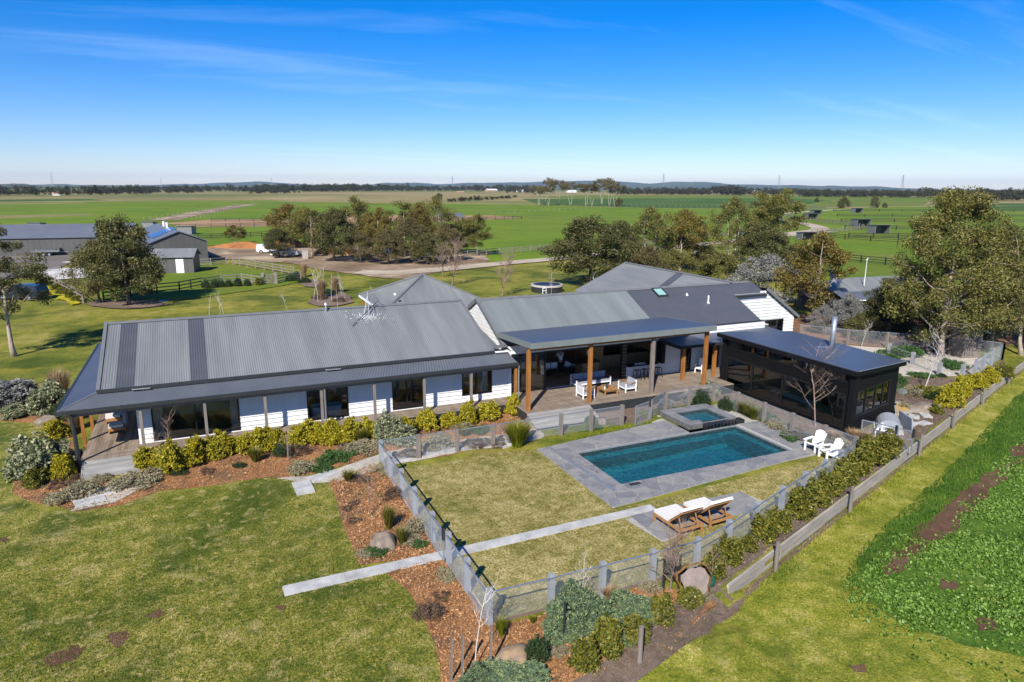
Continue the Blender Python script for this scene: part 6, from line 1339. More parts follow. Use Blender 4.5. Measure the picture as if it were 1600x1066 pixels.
# ---- far plain: homesteads, towers, hills
def farm(u, v, w_, h, label, wall=m_trim, roof=m_rlight, rise=.5):
    a = un(u - w_/2, v); b = un(u + w_/2, v); L = math.dist(a, b); hh = h*math.hypot(*un(u, v))/FPX
    shed('farm_house', a, b, L*.5, hh*.6, hh*.5, label, roof, wall, cat='house', over=.6)
m_brick = M('tan brick', (.42, .27, .18), (.36, .23, .15), 1, .8)
for q in ((88, 305.5, 12, 3.2, 'small white farmhouse at the edge of the left treeline', m_trim, m_brick), (292, 294.5, 9, 2.4, 'far white farmhouse on the rise left of the hills', m_trim, m_trim), (770, 299.5, 15, 3.6, 'tan farmhouse on the plain left of the white gums', m_brick, m_trim), (815, 299.8, 10, 3, 'white shed near the tan farmhouse', m_trim, m_trim), (1130, 301.5, 22, 3, 'long brown building beyond the white gums', m_brick, m_brick), (1000, 303, 40, 2.2, 'very long low pale building behind the dark hedge', m_brick, m_trim), (1183, 302.5, 7, 4, 'small white farmhouse at the far right of the brown building', m_trim, m_trim), (1524, 312, 26, 4, 'pale silver barn roofs at the right horizon', m_rlight, m_joint), (895, 301, 12, 3, 'white farmhouse seen between the white gums', m_trim, m_trim), (720, 302, 10, 2.5, 'tan shed far behind the dry field', m_brick, m_brick)): farm(*q)
def tower(u, vb, vt, label):
    D_ = 2600; a = un(u, 296); k = D_/math.hypot(*a); x, y = a[0]*k, a[1]*k; H_ = zat(u, vt, x, y) if vt > 300 else CH + (D_)*(1)*(( -(vt - 291 - (u - 800)*.0052))/FPX*1.02)
    g = thing('pylon', (x, y, 0), label, 'pylon', 'lattice pylons on the horizon'); W = H_*.075; m = MB()
    for sx_ in (-1, 1):
        for sy_ in (-1, 1): m.beam((x + sx_*W, y + sy_*W, 0), (x + sx_*W*.15, y + sy_*W*.15, H_), .45, .45)
    n = 7
    for i in range(n):
        w0, w1 = W*(1 - .85*i/n), W*(1 - .85*(i+1)/n)
        for s_ in (-1, 1): m.beam((x - s_*w0, y - w0, H_*i/n), (x + s_*w1, y - w1, H_*(i+1)/n), .3, .3)
    m.build('lattice', m_galv, g); m = MB()
    for z in (.72, .84, .96): m.beam((x - H_*.09, y + H_*.04, H_*z), (x + H_*.09, y - H_*.04, H_*z), .4, .4)
    m.build('cross_arms', m_galv, g)
for u, vt, lb in ((83, 273, 'pylon on the horizon at the far left'), (253, 279, 'faint pylon above the left rise'), (425, 279, 'faint pylon above the hills left of the dry field'), (707, 276, 'pylon on the horizon left of the white gums'), (1036, 273, 'tall pylon right of the white gums'), (1216, 276, 'pylon on the horizon over the gravel tracks'), (1409, 277, 'pylon on the horizon left of the big gum')): tower(u, 303, vt, lb)
def hills(name, D_, prof, mat, seed):
    """rolling ridge at distance D_; prof: (photo u, photo v of the crest)"""
    rr = random.Random(seed); m = MB(); us = [p[0] for p in prof]; n = 260; rows = 6
    for i in range(n + 1):
        u = us[0] + (us[-1] - us[0])*i/n; v = float(np.interp(u, us, [p[1] for p in prof])) + .5*math.sin(i*.37 + seed) + .35*math.sin(i*.91) + rr.uniform(-.22, .22)
        a = un(u, 320); k = D_/math.hypot(*a); x, y = a[0]*k, a[1]*k
        hor = 291.2 + (u - 800)*.00524; ang = (hor - v)/FPX; H_ = max(2, CH + D_*math.sqrt(1 + ((u - 800)/FPX)**2)*ang/math.sqrt(1 + ((u - 800)/FPX)**2))
        for j in range(rows): t = j/(rows - 1); q = 1 - .30*(1 - t); m.v.append((x*q, y*q, H_*(t**1.4)*(1 + .05*math.sin(i*.6 + j)*(t < 1)) - .7))
    m.f = [(i*rows + j, (i+1)*rows + j, (i+1)*rows + j + 1, i*rows + j + 1) for i in range(n) for j in range(rows - 1)]
    return m.build(name, mat, kind='structure', smooth=True)
m_hill = ground_mat('hill grass', [(.36, (.02, .038, .026)), (.5, (.05, .075, .042)), (.64, (.13, .13, .075))], .0015, .008, .03, (.4, .35, .25), 0)
hills('hills', 9000, [(-400, 286), (-60, 287), (0, 287), (60, 287.5), (200, 289.5), (300, 288), (340, 285.5), (400, 284.5), (480, 288), (580, 289), (600, 286.5), (650, 285), (680, 287.5), (740, 286.5), (840, 284), (900, 283.5), (960, 283), (1010, 287), (1050, 285.5), (1090, 284.5), (1150, 288), (1200, 290), (1290, 290.2), (1360, 292), (1430, 294.5), (1600, 297.5), (2000, 297)], m_hill, 3)
hills('hills', 4200, [(-400, 286), (-40, 288.5), (20, 287.2), (45, 286.8), (75, 289.5), (200, 291), (330, 290.5), (420, 293), (700, 295), (1200, 297.5), (2000, 302)], m_hill, 8)
# ================================================================ vegetation
def leafcloud(C, N, spread, size, asp=2.4, droop=.0, up=0.0, seed=0, flat=1.0):
    """leaf quads scattered about clump centres C (n,3); N leaves per clump"""
    g = np.random.default_rng(seed); n = len(C)*N
    c = np.repeat(C, N, 0); sp = np.repeat(np.broadcast_to(np.asarray(spread, float), (len(C),)), N)[:, None]
    d = g.normal(size=(n, 3)); d /= np.linalg.norm(d, axis=1)[:, None]; r = g.random((n, 1))**.45
    p = c + d*r*sp*np.array([1, 1, .78*flat])
    a = g.normal(size=(n, 3)); a[:, 2] = a[:, 2]*.7 - droop + up; a += d*.5; a /= np.linalg.norm(a, axis=1)[:, None]
    b = np.cross(a, g.normal(size=(n, 3))); b /= np.linalg.norm(b, axis=1)[:, None]
    L = (size*(.6 + .8*g.random((n, 1)))); W = L/asp
    V = np.stack([p - a*L*.5, p + b*W*.5, p + a*L*.5, p - b*W*.5], 1).reshape(-1, 3)
    return V, np.arange(n*4).reshape(-1, 4)
def tree_proto(seed, H, Wd, base, nl, nclump, leaves, lsize, cr, bark, leaf, stems=1, trunk_r=.2, lean=.04, crown_shape='egg', gap=.25, low=0):
    """-> (trunk mesh, crown mesh): tapered trunk(s), rising limbs, leaf clumps round the twig ends"""
    rr = random.Random(seed); m = MB(); ends = []
    def env(t):         # crown half width at height fraction t
        if crown_shape == 'egg': return math.sin(math.pi*min(1, max(0, (t*.93 + .08)))**.8)**.7
        if crown_shape == 'umbrella': return max(.12, math.sin(math.pi*t**1.8)**.6) if t > .0 else .1
        if crown_shape == 'column': return .55 + .45*math.sin(math.pi*t) if t < .92 else .4
        if crown_shape == 'gum': return (1.08 - .80*t)*(.55 + .45*min(1, t/.22))
        return 1
    for s_ in range(stems):
        az = 2*math.pi*s_/stems + rr.uniform(-.5, .5); sp = (.0 if stems == 1 else Wd*.22)
        p = Vector((math.cos(az)*sp*.15, math.sin(az)*sp*.15, -.1)); top = Vector((math.cos(az)*sp + rr.uniform(-lean, lean)*H, math.sin(az)*sp + rr.uniform(-lean, lean)*H, H*rr.uniform(.86, .95)))
        k = 9; tp = []
        for i in range(k + 1): t = i/k; q = p.lerp(top, t) + Vector((rr.uniform(-1, 1), rr.uniform(-1, 1), 0))*H*.013*min(1, i); tp.append(q)
        rads = [trunk_r*(1 - .88*(i/k)**.85)*(1.35 if i == 0 else 1)/(stems**.4) for i in range(k + 1)]
        m.tube(tp, rads, 7); ends.append(tp[-1])
        for l in range(nl//stems):
            t0 = base + (1 - base - .12)*((l + rr.random())/(nl/stems)); i = min(k - 1, int(t0*k)); q = tp[i].lerp(tp[i+1], t0*k - i)
            th = rr.uniform(0, 6.28) if stems == 1 else az + rr.gauss(0, 1.1); tt = (t0 - base)/(1 - base); rise = H*rr.uniform(.10, .26)*(1.15 - tt)
            tcr = min(.97, (q.z + rise - base*H*.8)/(H*(1 - base*.8))); rad = Wd/2*env(tcr)*rr.uniform(.62, 1.02)
            e = Vector((q.x*.5 + math.cos(th)*rad, q.y*.5 + math.sin(th)*rad, min(H*.97, q.z + rise)))
            mid = q.lerp(e, .5) + Vector((0, 0, -.04*H*rr.random())); r0 = max(.02, rads[i]*.38); m.tube([q, mid, e], [r0, r0*.6, r0*.25], 5)
            ends.append(e)
            for s2 in range(3):
                f = rr.uniform(.45, .95); q2 = mid.lerp(e, (f - .5)*2) if f > .5 else q.lerp(mid, f*2); th2 = th + rr.uniform(-1.3, 1.3); r2 = rad*rr.uniform(.25, .5) + .2
                e2 = q2 + Vector((math.cos(th2)*r2, math.sin(th2)*r2, rr.uniform(-.02, .11)*H)); m.tube([q2, e2], [r0*.45, r0*.15], 4, False); ends.append(e2)
    # clump centres: at twig ends first, then through the shell of the crown
    C = [tuple(e) for e in ends]
    while len(C) < nclump:
        t = rr.random()**.8; th = rr.uniform(0, 6.28); e = env(t)*Wd/2*(1 + .22*math.sin(3*th + seed) + .16*math.sin(7*t + 2*th)); r = e*math.sqrt(rr.uniform(.18, 1)); z = H*(base*.8 + low + (1 - base*.8 - low)*t)
        if (math.sin(th*2.3 + t*9 + seed*1.7) + math.sin(t*14 + seed))*.5 < -1 + 2*gap*.5 and rr.random() < .8: continue
        C.append((r*math.cos(th), r*math.sin(th), z))
    C = np.array(C); spread = cr*(.65 + .7*nr.random(len(C)))
    V, F = leafcloud(C, int(leaves*2.0), spread*1.12, lsize*.86, 2.3, .25, 0, seed)
    V[:, 2] = np.maximum(V[:, 2], .05)
    tm = bpy.data.meshes.new('trunk'); tm.from_pydata([tuple(v) for v in m.v], [], m.f); tm.polygons.foreach_set('use_smooth', [True]*len(tm.polygons)); tm.materials.append(bark)
    return tm, np_mesh('crown', V, F, leaf), H, Wd
PR = {}
PR['round'] = [tree_proto(s, 8, 7.2, .16, 16, 150, 85, .26, .72, m_dbark, L_gum, 1, .2) for s in (21, 22)]
PR['brown'] = [tree_proto(s, 8, 6.6, .18, 16, 140, 80, .25, .70, m_dbark, L_olive, 1, .18) for s in (31,)]
PR['gold'] = [tree_proto(s, 9, 6, .26, 14, 105, 85, .25, .72, m_gumbark, L_gumo, 1, .2, gap=.5) for s in (41, 42)]
PR['tall'] = [tree_proto(s, 10, 5.4, .30, 14, 95, 85, .26, .75, m_gumbark, L_gumg, 1, .2, gap=.5, crown_shape='column') for s in (51, 52)]
PR['multi'] = [tree_proto(s, 9, 7.5, .28, 15, 115, 85, .26, .75, m_bank, L_gumg, 3, .2, gap=.5) for s in (61,)]
PR['silver'] = [tree_proto(71, 5, 5, .05, 12, 110, 95, .17, .55, m_dbark, L_silver, 2, .12)]
PR['white_gum'] = [tree_proto(s, 22, 13, .55, 12, 46, 42, .75, 1.5, m_gumw, L_olive, 2, .30, crown_shape='umbrella', gap=.5) for s in (81, 82)]
PR['big'] = [tree_proto(91, 14, 12, .12, 36, 300, 105, .24, .82, m_gumbark, L_gumg, 1, .34, .02, 'gum', gap=.5)]
PR['big2'] = [tree_proto(95, 12, 10, .18, 26, 150, 100, .24, .8, m_gumbark, L_gum, 2, .32, .03, gap=.55), tree_proto(96, 12, 10, .2, 24, 130, 100, .24, .8, m_gumbark, L_gumg, 2, .3, .03, 'gum', gap=.55)]
PR['left'] = [tree_proto(99, 12, 7.5, .30, 18, 95, 120, .22, .62, m_gumbark, L_gum, 1, .24, .05, gap=.7)]
PR['bush'] = [tree_proto(s, 4, 4.6, .02, 10, 100, 80, .2, .55, m_dbark, L_gum, 2, .1) for s in (101,)]
PR['greenbush'] = [tree_proto(s, 4.5, 5, .03, 10, 100, 80, .2, .6, m_dbark, L_gumg, 2, .1) for s in (111,)]
cnt = {}
def tree(kind, u, vb, vt, wpx, label, group, loc=None, H=None, name=None, rot=None):
    i = cnt.get(kind, 0); cnt[kind] = i + 1; tm, cm, h0, w0 = PR[kind][i % len(PR[kind])]
    p = Vector(loc) if loc is not None else G(u, vb); dist = math.hypot(p.x, p.y)
    if H is None:
        if vt > 300: H = max(1, zat(u, vt, p.x, p.y) - p.z)
        else: hz = 291.2 + (u - 800)*.00524; H = CH + dist*(hz - vt)/FPX
    dep = dist*math.cos(math.atan2(u - 800, FPX)); W = wpx*dep/FPX
    g = thing(name or 'gum_tree', p, label, 'tree', group, rot if rot is not None else rnd.uniform(0, 6.28)); sx_ = W/w0*1.0; g.scale = (sx_, sx_, H/h0)
    link('trunk', tm, parent=g); link('crown', cm, parent=g); return g
# clump behind the driveway
GRP = 'gum trees of the clump behind the driveway'
for q in (('gold', 458, 388, 321, 72, 'broad golden topped gum at the left end of the clump'), ('round', 436, 404, 356, 46, 'low dark tree standing over the parked white cars'), ('tall', 487, 402, 329, 48, 'narrow gum between the golden left gum and the dense centre left tree'), ('round', 522, 409, 327, 68, 'dense round gum right of the white tank by the driveway'), ('tall', 560, 398, 309, 48, 'tall slender gum rising highest in the left half of the clump'), ('brown', 563, 411, 364, 46, 'small russet tree in front of the tall slender gum'), ('gold', 594, 402, 325, 44, 'yellowish gum just right of the tall slender one'), ('brown', 607, 414, 360, 46, 'small brown tree at the front edge of the clump, above the garage roof'), ('tall', 632, 402, 318, 54, 'gum with dark crown in the middle right of the clump'), ('gold', 656, 404, 320, 44, 'golden crown just left of the pale trunked gum'), ('brown', 642, 411, 345, 66, 'wide brown tree at the front of the right half'), ('multi', 681, 401, 309, 52, 'pale trunked gum rising highest in the right half of the clump'), ('round', 668, 414, 364, 46, 'low dark tree behind the bare street trees'), ('round', 716, 396, 346, 46, 'dark gum second from the right end of the clump'), ('tall', 745, 400, 336, 40, 'narrow gum standing last at the right end of the clump'), ('brown', 698, 409, 352, 50, 'brown tree between the pale gum and the right end gums'), ('round', 500, 396, 332, 50, 'dark gum at the back behind the narrow gum'), ('gold', 575, 399, 334, 40, 'olive gum at the back behind the small russet tree')): tree(*q, GRP)
GRP = 'trees behind the house and along the road'
for q in (('round', 922, 448, 341, 116, 'large dense dark tree behind the trampoline and the cross wing roof'), ('round', 965, 440, 345, 70, 'dense tree joined to the right of the large dark one'), ('multi', 1012, 428, 327, 74, 'golden green multi stemmed gum behind the cross wing ridge'), ('gold', 1062, 426, 331, 72, 'golden gum right of the multi stemmed one'), ('brown', 1010, 447, 388, 66, 'grey brown rounded bush above the cross wing roof'), ('greenbush', 1050, 445, 392, 60, 'green bush between the rounded bush and the shelter'), ('gold', 984, 432, 395, 40, 'small rusty bush beside the cross wing ridge end'), ('multi', 1142, 412, 311, 66, 'golden gum with long bare white trunks by the road'), ('tall', 1184, 394, 304, 46, 'narrow golden gum beyond the road, left of the taller dark one'), ('tall', 1216, 398, 297, 58, 'tall dark gum beyond the road rising above the horizon fields'), ('round', 1190, 436, 352, 82, 'dark mixed tree under the tall gums beside the road'), ('greenbush', 1128, 447, 398, 74, 'fresh green bush behind the right end of the main roof'), ('round', 1105, 425, 385, 50, 'small dark tree beside the half hidden shelter'), ('silver', 1196, 476, 402, 100, 'silver grey wattle behind the white gable of the cross wing'), ('bush', 1236, 440, 385, 70, 'dark bush between the silver wattle and the golden gum')): tree(*q, GRP)
GRP = 'gums round the cottage'
tree('gold', 1268, 508, 367, 98, 'golden gum with pinkish trunk between the house and the cottage', GRP)
tree('silver', 1322, 520, 462, 62, 'silver grey bush in front of the cottage verandah', GRP)
tree('silver', 1285, 522, 478, 40, 'smaller silver bush left of the studio flue', GRP)
tree('big', 1468, 556, 300, 196, 'very large spreading gum at the right, with pale trunk beside the pebble yard', GRP, rot=1.0)
tree('big2', 1545, 548, 356, 140, 'darker gum standing right of the very large one', GRP)
tree('big2', 1602, 556, 335, 150, 'gum cut by the right edge of the view, with golden top', GRP, rot=2.2)
tree('big2', 1420, 500, 420, 110, 'dark shaded gum behind the very large one, beside the cottage', GRP)
tree('round', 1380, 522, 446, 80, 'deeply shaded tree low behind the mesh fence', GRP)
tree('bush', 1440, 526, 470, 70, 'dark undergrowth left of the large gum trunk', GRP)
tree('bush', 1512, 535, 470, 70, 'dark undergrowth behind the small timber shed', GRP)
tree('round', 1580, 525, 425, 90, 'shaded tree between the two right hand gums', GRP)
tree('bush', 1345, 530, 490, 50, 'low grey green bush behind the mesh fence posts', GRP)
GRP = 'trees left of the house'
tree('left', 22, 557, 352, 128, 'tall open gum with leaning white trunk at the left edge', GRP, rot=.6)
tree('round', 202, 478, 341, 104, 'big dense dark tree standing in the bark circle at the left', GRP)
tree('brown', 157, 474, 380, 76, 'pale stemmed smaller tree left of the big dense one', GRP)
tree('round', 222, 470, 385, 60, 'dark tree tucked behind the big dense one', GRP)
tree('gold', 368, 381, 352, 30, 'lone small olive tree on the red soil heap', GRP)
GRP = 'tall white gums on the plain'
for i, (u, vb, vt, w_, lb) in enumerate(((842, 322, 289, 26, 'leftmost low crowned white gum'), (857, 322, 278, 18, 'tall white gum second from the left'), (872, 321, 279, 20, 'tall white gum third from the left'), (891, 322, 284, 26, 'white gum left of the middle gap'), (916, 322, 285, 26, 'white gum right of the middle gap'), (925, 322, 288, 22, 'spreading white gum with low crown in the right half'), (940, 320, 277, 30, 'tallest white gum with flat umbrella crown'), (952, 322, 282, 20, 'white gum just right of the tallest'), (961, 322, 288, 26, 'rightmost white gum of the row'), (850, 321, 290, 24, 'dark crowned gum behind the two leftmost'))): tree('white_gum', u, vb, vt, w_, lb + ' on the plain', GRP)
for u, vb, vt, w_, lb in ((967, 323, 310, 10, 'small dark bush at the right foot of the white gums'), (1276, 316, 309, 7, 'lone round tree in the far right field'), (1318, 325.5, 309, 18, 'dark bushy tree beyond the road bend'), (1366, 325, 306, 13, 'upright dark tree in the middle of the right fields'), (1382, 325, 317, 7, 'small tree right of the upright dark one'), (1520, 328, 312, 18, 'dark round tree right of the big gum in the far fields'), (686, 313.5, 302, 9, 'lone dark tree at the left end of the far hedge'), (1232, 318, 308, 9, 'small olive tree beside the tall dark gum'), (1101, 374, 352, 12, 'sapling by the road right of the golden gum')): tree('bush', u, vb, vt, w_, lb, 'lone trees in the fields', name='field_tree')
# ---- far treelines: wooded masses
def treeline(runs, mat, seed, leafs=46, name='treeline'):
    g = np.random.default_rng(seed); C = []; Sp = []
    for (u0, v0, u1, v1, n, hmin, hmax, depth) in runs:
        for i in range(n):
            t = g.random(); u = u0 + (u1-u0)*t; v = v0 + (v1-v0)*t - abs(g.normal())*depth; x, y = un(u, v); d = math.hypot(x, y)
            H_ = d/FPX*(hmin + (hmax-hmin)*g.random()); W_ = H_*(.45 + .5*g.random())
            for k in range(5): C.append((x + g.normal()*W_*.4, y + g.normal()*W_*.4, H_*(.25 + .68*g.random()))); Sp.append(H_*.34)
    C = np.array(C); Sp = np.array(Sp); N = leafs; V, F = leafcloud(C, N, Sp, 1, 1.5, 0, 0, seed)
    # leaf spray size follows distance
    ctr = V.reshape(-1, 4, 3).mean(1, keepdims=True); sz = np.repeat(Sp, N)[:, None, None]*.42; V = (ctr + (V.reshape(-1, 4, 3) - ctr)*sz).reshape(-1, 3)
    V[:, 2] = np.maximum(V[:, 2], -.2)
    o = link(name, np_mesh(name, V, F, mat)); return tag(o, kind='stuff')
treeline([(-200, 306.5, 110, 305.5, 110, 5, 11, .4), (110, 305, 300, 303, 45, 5, 10, 1), (150, 303, 420, 300, 110, 5, 9, 1.2), (-200, 300, 420, 298, 120, 4, 7, 1.0)], L_far, 5)
treeline([(400, 301, 640, 299.2, 190, 6, 11, .8), (640, 299.6, 860, 299, 130, 5, 9, .8), (395, 303.5, 470, 302.5, 22, 5, 8, .3), (400, 297, 860, 296.5, 120, 4, 6, .5)], L_far, 6)
treeline([(795, 302, 840, 302, 20, 6, 9, .4), (960, 304.5, 1110, 305, 120, 5, 9, .6), (1115, 305, 1160, 305.5, 40, 9, 13, .4), (1160, 305.5, 1260, 306.5, 46, 6, 9, .6), (960, 300, 1300, 303, 130, 4, 7, .8)], L_far, 7)
treeline([(1250, 308, 1440, 309.5, 150, 6, 10, .6), (1440, 309, 1700, 311, 120, 7, 12, .8), (1535, 313.5, 1700, 314.5, 80, 7, 11, .3), (1240, 303, 1700, 307, 140, 4, 6, .8)], L_far, 9)
treeline([(698, 316.5, 750, 313.5, 26, 5, 7, .2), (750, 313.5, 805, 310.5, 26, 4, 6, .2)], L_far, 10, name='far_hedge')
treeline([(130, 305.5, 235, 304.5, 12, 8, 12, .2)], L_far, 12, name='tree_belt')
# ---- bare trees
def bare_mesh(seed, H, W, r, bark, dens=1.0, trunk=.3, up=.55):
    rr = random.Random(seed); m = MB(); r *= .62
    def br(p, d, L, rad, lev):
        k = 3; pts = [p]; dd = d.copy()
        for i in range(k): dd = (dd + Vector((rr.gauss(0, .12), rr.gauss(0, .12), .06))).normalized(); pts.append(pts[-1] + dd*L/k)
        m.tube(pts, [rad, rad*.85, rad*.65, rad*.42], 5 if lev < 2 else 3, False)
        if lev >= 4 or L < .1: return
        n = int(rr.uniform(3.2, 5.6)*dens) if lev else int(13*dens)
        for j in range(n):
            f = rr.uniform(trunk if lev == 0 else .25, 1); i = min(k-1, int(f*k)); q = pts[i].lerp(pts[i+1], f*k - i); th = rr.uniform(0, 6.28)
            o = Vector((math.cos(th), math.sin(th), 0)); nd = (dd*up + o*(1 - up*.45) + Vector((0, 0, .12))).normalized()
            br(q, nd, L*(rr.uniform(.38, .62) if lev else rr.uniform(.3, .5)*W), rad*.48, lev + 1)
    br(Vector((0, 0, -.05)), Vector((rr.uniform(-.04, .04), rr.uniform(-.04, .04), 1)).normalized(), H*.9, r, 0)
    me = bpy.data.meshes.new('branches'); me.from_pydata([tuple(v) for v in m.v], [], m.f); me.materials.append(bark); return me
B_vase = bare_mesh(3, 4, 1.0, .11, m_twig, 1.15, .22, .75); B_open = bare_mesh(5, 3.2, 1.25, .055, m_twig, .9, .25, .5); B_birch = bare_mesh(8, 4, .55, .045, m_bank, .7, .35, .7); B_small = bare_mesh(11, 2.4, .7, .03, m_twig, .8, .3, .6); B_white = bare_mesh(14, 3.4, .8, .045, m_bank, .8, .35, .65); B_pole = bare_mesh(17, 5, .3, .055, m_bank, .5, .45, .8)
def bare(me, u, vb, vt, label, h0, group='bare young trees', name='bare_tree', w=1.0):
    p = G(u, vb); H = max(.5, zat(u, vt, p.x, p.y) - p.z); g = thing(name, p, label, 'tree', group, rnd.uniform(0, 6.28)); s_ = H/h0; g.scale = (s_*w, s_*w, s_); link('branches', me, parent=g)
for q in ((B_vase, 706, 446, 379, 'larger bare vase shaped tree above the garage roof', 4.3), (B_vase, 692, 434, 383, 'smaller bare vase shaped tree just left of the larger one', 4.3), (B_vase, 784, 463, 399, 'bare vase shaped tree on the lawn left of the trampoline', 4.3), (B_open, 1274, 668, 563, 'spreading bare tree in front of the black studio', 3.3), (B_white, 1443, 612, 522, 'white stemmed young tree right of the studio', 3.5), (B_birch, 490, 470, 420, 'birch at the left of the birch bed', 4), (B_pole, 497, 473, 410, 'leaning birch in front of the tan grasses', 5), (B_pole, 504, 447, 412, 'birch stem behind the left tan grass', 5), (B_pole, 519, 472, 425, 'birch in the middle of the birch bed', 5), (B_pole, 534, 462, 424, 'birch at the right of the birch bed', 5), (B_birch, 540, 470, 436, 'short birch at the right edge of the birch bed', 4), (B_pole, 527, 482, 450, 'birch whose foot hides behind the left roof ridge', 5), (B_birch, 449, 487, 457, 'small birch alone on the rear lawn', 4), (B_birch, 577, 492, 448, 'bare white stemmed tree behind the fallen aerial', 4), (B_birch, 933, 470, 428, 'small bare birch behind the main ridge by the dark tree', 4), (B_birch, 861, 466, 426, 'small bare birch before the trampoline', 4)): bare(*q)
for q in ((B_pole, 328, 500, 458, 'pair stem of young birch left, behind the ridge end', 5), (B_pole, 344, 500, 455, 'pair stem of young birch centre, behind the ridge end', 5), (B_birch, 352, 498, 456, 'leaning young birch behind the ridge end', 4), (B_birch, 741, 1048, 915, 'white stemmed young birch outside the fence corner', 4), (B_birch, 905, 962, 858, 'white stemmed young birch among the blue green spurge', 4), (B_vase, 1046, 925, 818, 'small twiggy tree staked in front of the loungers', 4.3), (B_small, 580, 805, 722, 'thin sapling in the left mulch bed', 2.5), (B_small, 268, 730, 640, 'thin sapling among the shrubs by the left steps', 2.5), (B_small, 452, 725, 672, 'staked twiggy sapling in the front bed', 2.5), (B_birch, 1345, 545, 500, 'thin young tree behind the studio roof', 4), (B_small, 255, 741, 670, 'second thin sapling by the left steps', 2.5), (B_small, 775, 985, 940, 'thin reddish twigs at the fence corner', 2.5), (B_small, 1108, 925, 850, 'bare twigs beside the green irrigation box', 2.5)): bare(*q)
m = MB()
for u, v in ((1036, 923), (1060, 921)):
    p = G(u, v); k = MB(); k.box(p.x - .03, p.x + .03, p.y - .03, p.y + .03, 0, 1.25); o = k.build('tree_stake', m_gutter, None, loc=p); tag(o, 'dark stake ' + ('left' if u < 1050 else 'right') + ' of the twiggy tree by the loungers', 'stake', 'tree stakes')
a, b = G(1036, 923), G(1060, 921); k = MB(); k.beam(a + Vector((0, 0, .75)), b + Vector((0, 0, .75)), .02, .1); o = k.build('tree_tie', m_dgreen if 'm_dgreen' in globals() else m_gutter, None, loc=a); tag(o, 'dark green tie band between the two stakes of the twiggy tree', 'tie')
for u, v, lb in ((722, 1062, 'weathered stake left of the corner birch'), (766, 1045, 'leaning timber stake right of the corner birch'), (880, 1005, 'dark stake in the blue green spurge'), (450, 720, 'thin stake in the front bed'), (705, 1066, 'short stake at the lower edge of the corner bed')): p = G(u, v); k = MB(); k.beam(p, p + Vector((.05, .03, 1.3)), .05, .05); o = k.build('tree_stake', m_gutter if u == 880 else m_post, None, loc=p); tag(o, lb, 'stake', 'tree stakes')
# ---- shrubs
def shrub_mesh(seed, n, N, R_, H, lsize, mat, spread=.16, asp=2.0, up=.2):
    g = np.random.default_rng(seed); th = g.random(n)*6.283; ph = np.arccos(1 - g.random(n)); r = (.55 + .45*g.random(n)**.4)*(1 + .15*np.sin(3*th + seed) + .12*np.sin(5*ph + 2*th))
    C = np.stack([R_*r*np.sin(ph)*np.cos(th), R_*r*np.sin(ph)*np.sin(th), H*(.12 + .8*r*np.cos(ph))], 1); V, F = leafcloud(C, N, spread, lsize, asp, 0, up, seed); V[:, 2] = np.maximum(V[:, 2], .0)
    st_ = MB()
    for k in range(7): a = k*.9; st_.tube([(0, 0, 0), (R_*.55*math.cos(a), R_*.55*math.sin(a), H*.6)], [.02, .008], 4, False)
    sm = bpy.data.meshes.new('stems'); sm.from_pydata([tuple(v) for v in st_.v], [], st_.f); sm.materials.append(m_dbark)
    return np_mesh('foliage', V, F, mat), sm
SH = {'yel': [shrub_mesh(s, 130, 26, .5, 1.0, .11, L_yel, .15) for s in (1, 2, 3)], 'dyel': [shrub_mesh(s, 110, 26, .5, 1.1, .13, L_dyel, .17) for s in (4, 5, 6)], 'pale': [shrub_mesh(s, 190, 30, .55, .95, .09, L_pale, .13) for s in (7, 8)], 'blue': [shrub_mesh(s, 330, 60, .6, .85, .075, L_blue, .09, 3.4, .7) for s in (9, 10)], 'dk': [shrub_mesh(s, 160, 36, .55, .8, .06, L_dk, .13) for s in (11,)], 'herb': [shrub_mesh(s, 130, 26, .6, .4, .07, L_herb, .12) for s in (12, 13)], 'gc': [shrub_mesh(s, 120, 30, .6, .22, .06, L_gc, .12) for s in (14,)], 'heath': [shrub_mesh(s, 110, 28, .6, .45, .06, L_heath, .12, 3) for s in (15,)], 'silver': [shrub_mesh(s, 160, 36, .6, .9, .09, L_silver, .14, 2.4) for s in (16,)]}
sc_ = {}
def shrub(kind, u, v, wpx, hpx, label, group='garden shrubs', name='shrub'):
    i = sc_.get(kind, 0); sc_[kind] = i + 1; fm, sm = SH[kind][i % len(SH[kind])]; p = G(u, v); dh = math.hypot(p.x, p.y); W = wpx*math.hypot(dh, CH)/FPX; sa = math.sin(math.atan2(CH, dh)); ca = math.cos(math.atan2(CH, dh))
    p = p + Vector((p.x/dh, p.y/dh, 0))*W*.36; H = max(.12, W*.22, (hpx*math.hypot(dh, CH)/FPX - .62*W*sa)/ca); p.z = terrain(p.x, p.y)
    h0 = {'yel': 1.02, 'dyel': 1.12, 'pale': .95, 'blue': .85, 'dk': .8, 'herb': .42, 'gc': .25, 'heath': .46, 'silver': .9}[kind]; r0 = {'yel': 1.2, 'dyel': 1.25, 'pale': 1.3, 'blue': 1.35}.get(kind, 1.35)
    g = thing(name, p, label, 'shrub', group, rnd.uniform(0, 6.28)); g.rotation_euler = (rnd.uniform(-.13, .13), rnd.uniform(-.13, .13), rnd.uniform(0, 6.28)); q1 = rnd.uniform(.86, 1.16); g.scale = (W/r0*q1, W/r0/q1*rnd.uniform(.92, 1.1), H/h0*rnd.uniform(.88, 1.14)); link('foliage', fm, parent=g); link('stems', sm, parent=g); return g
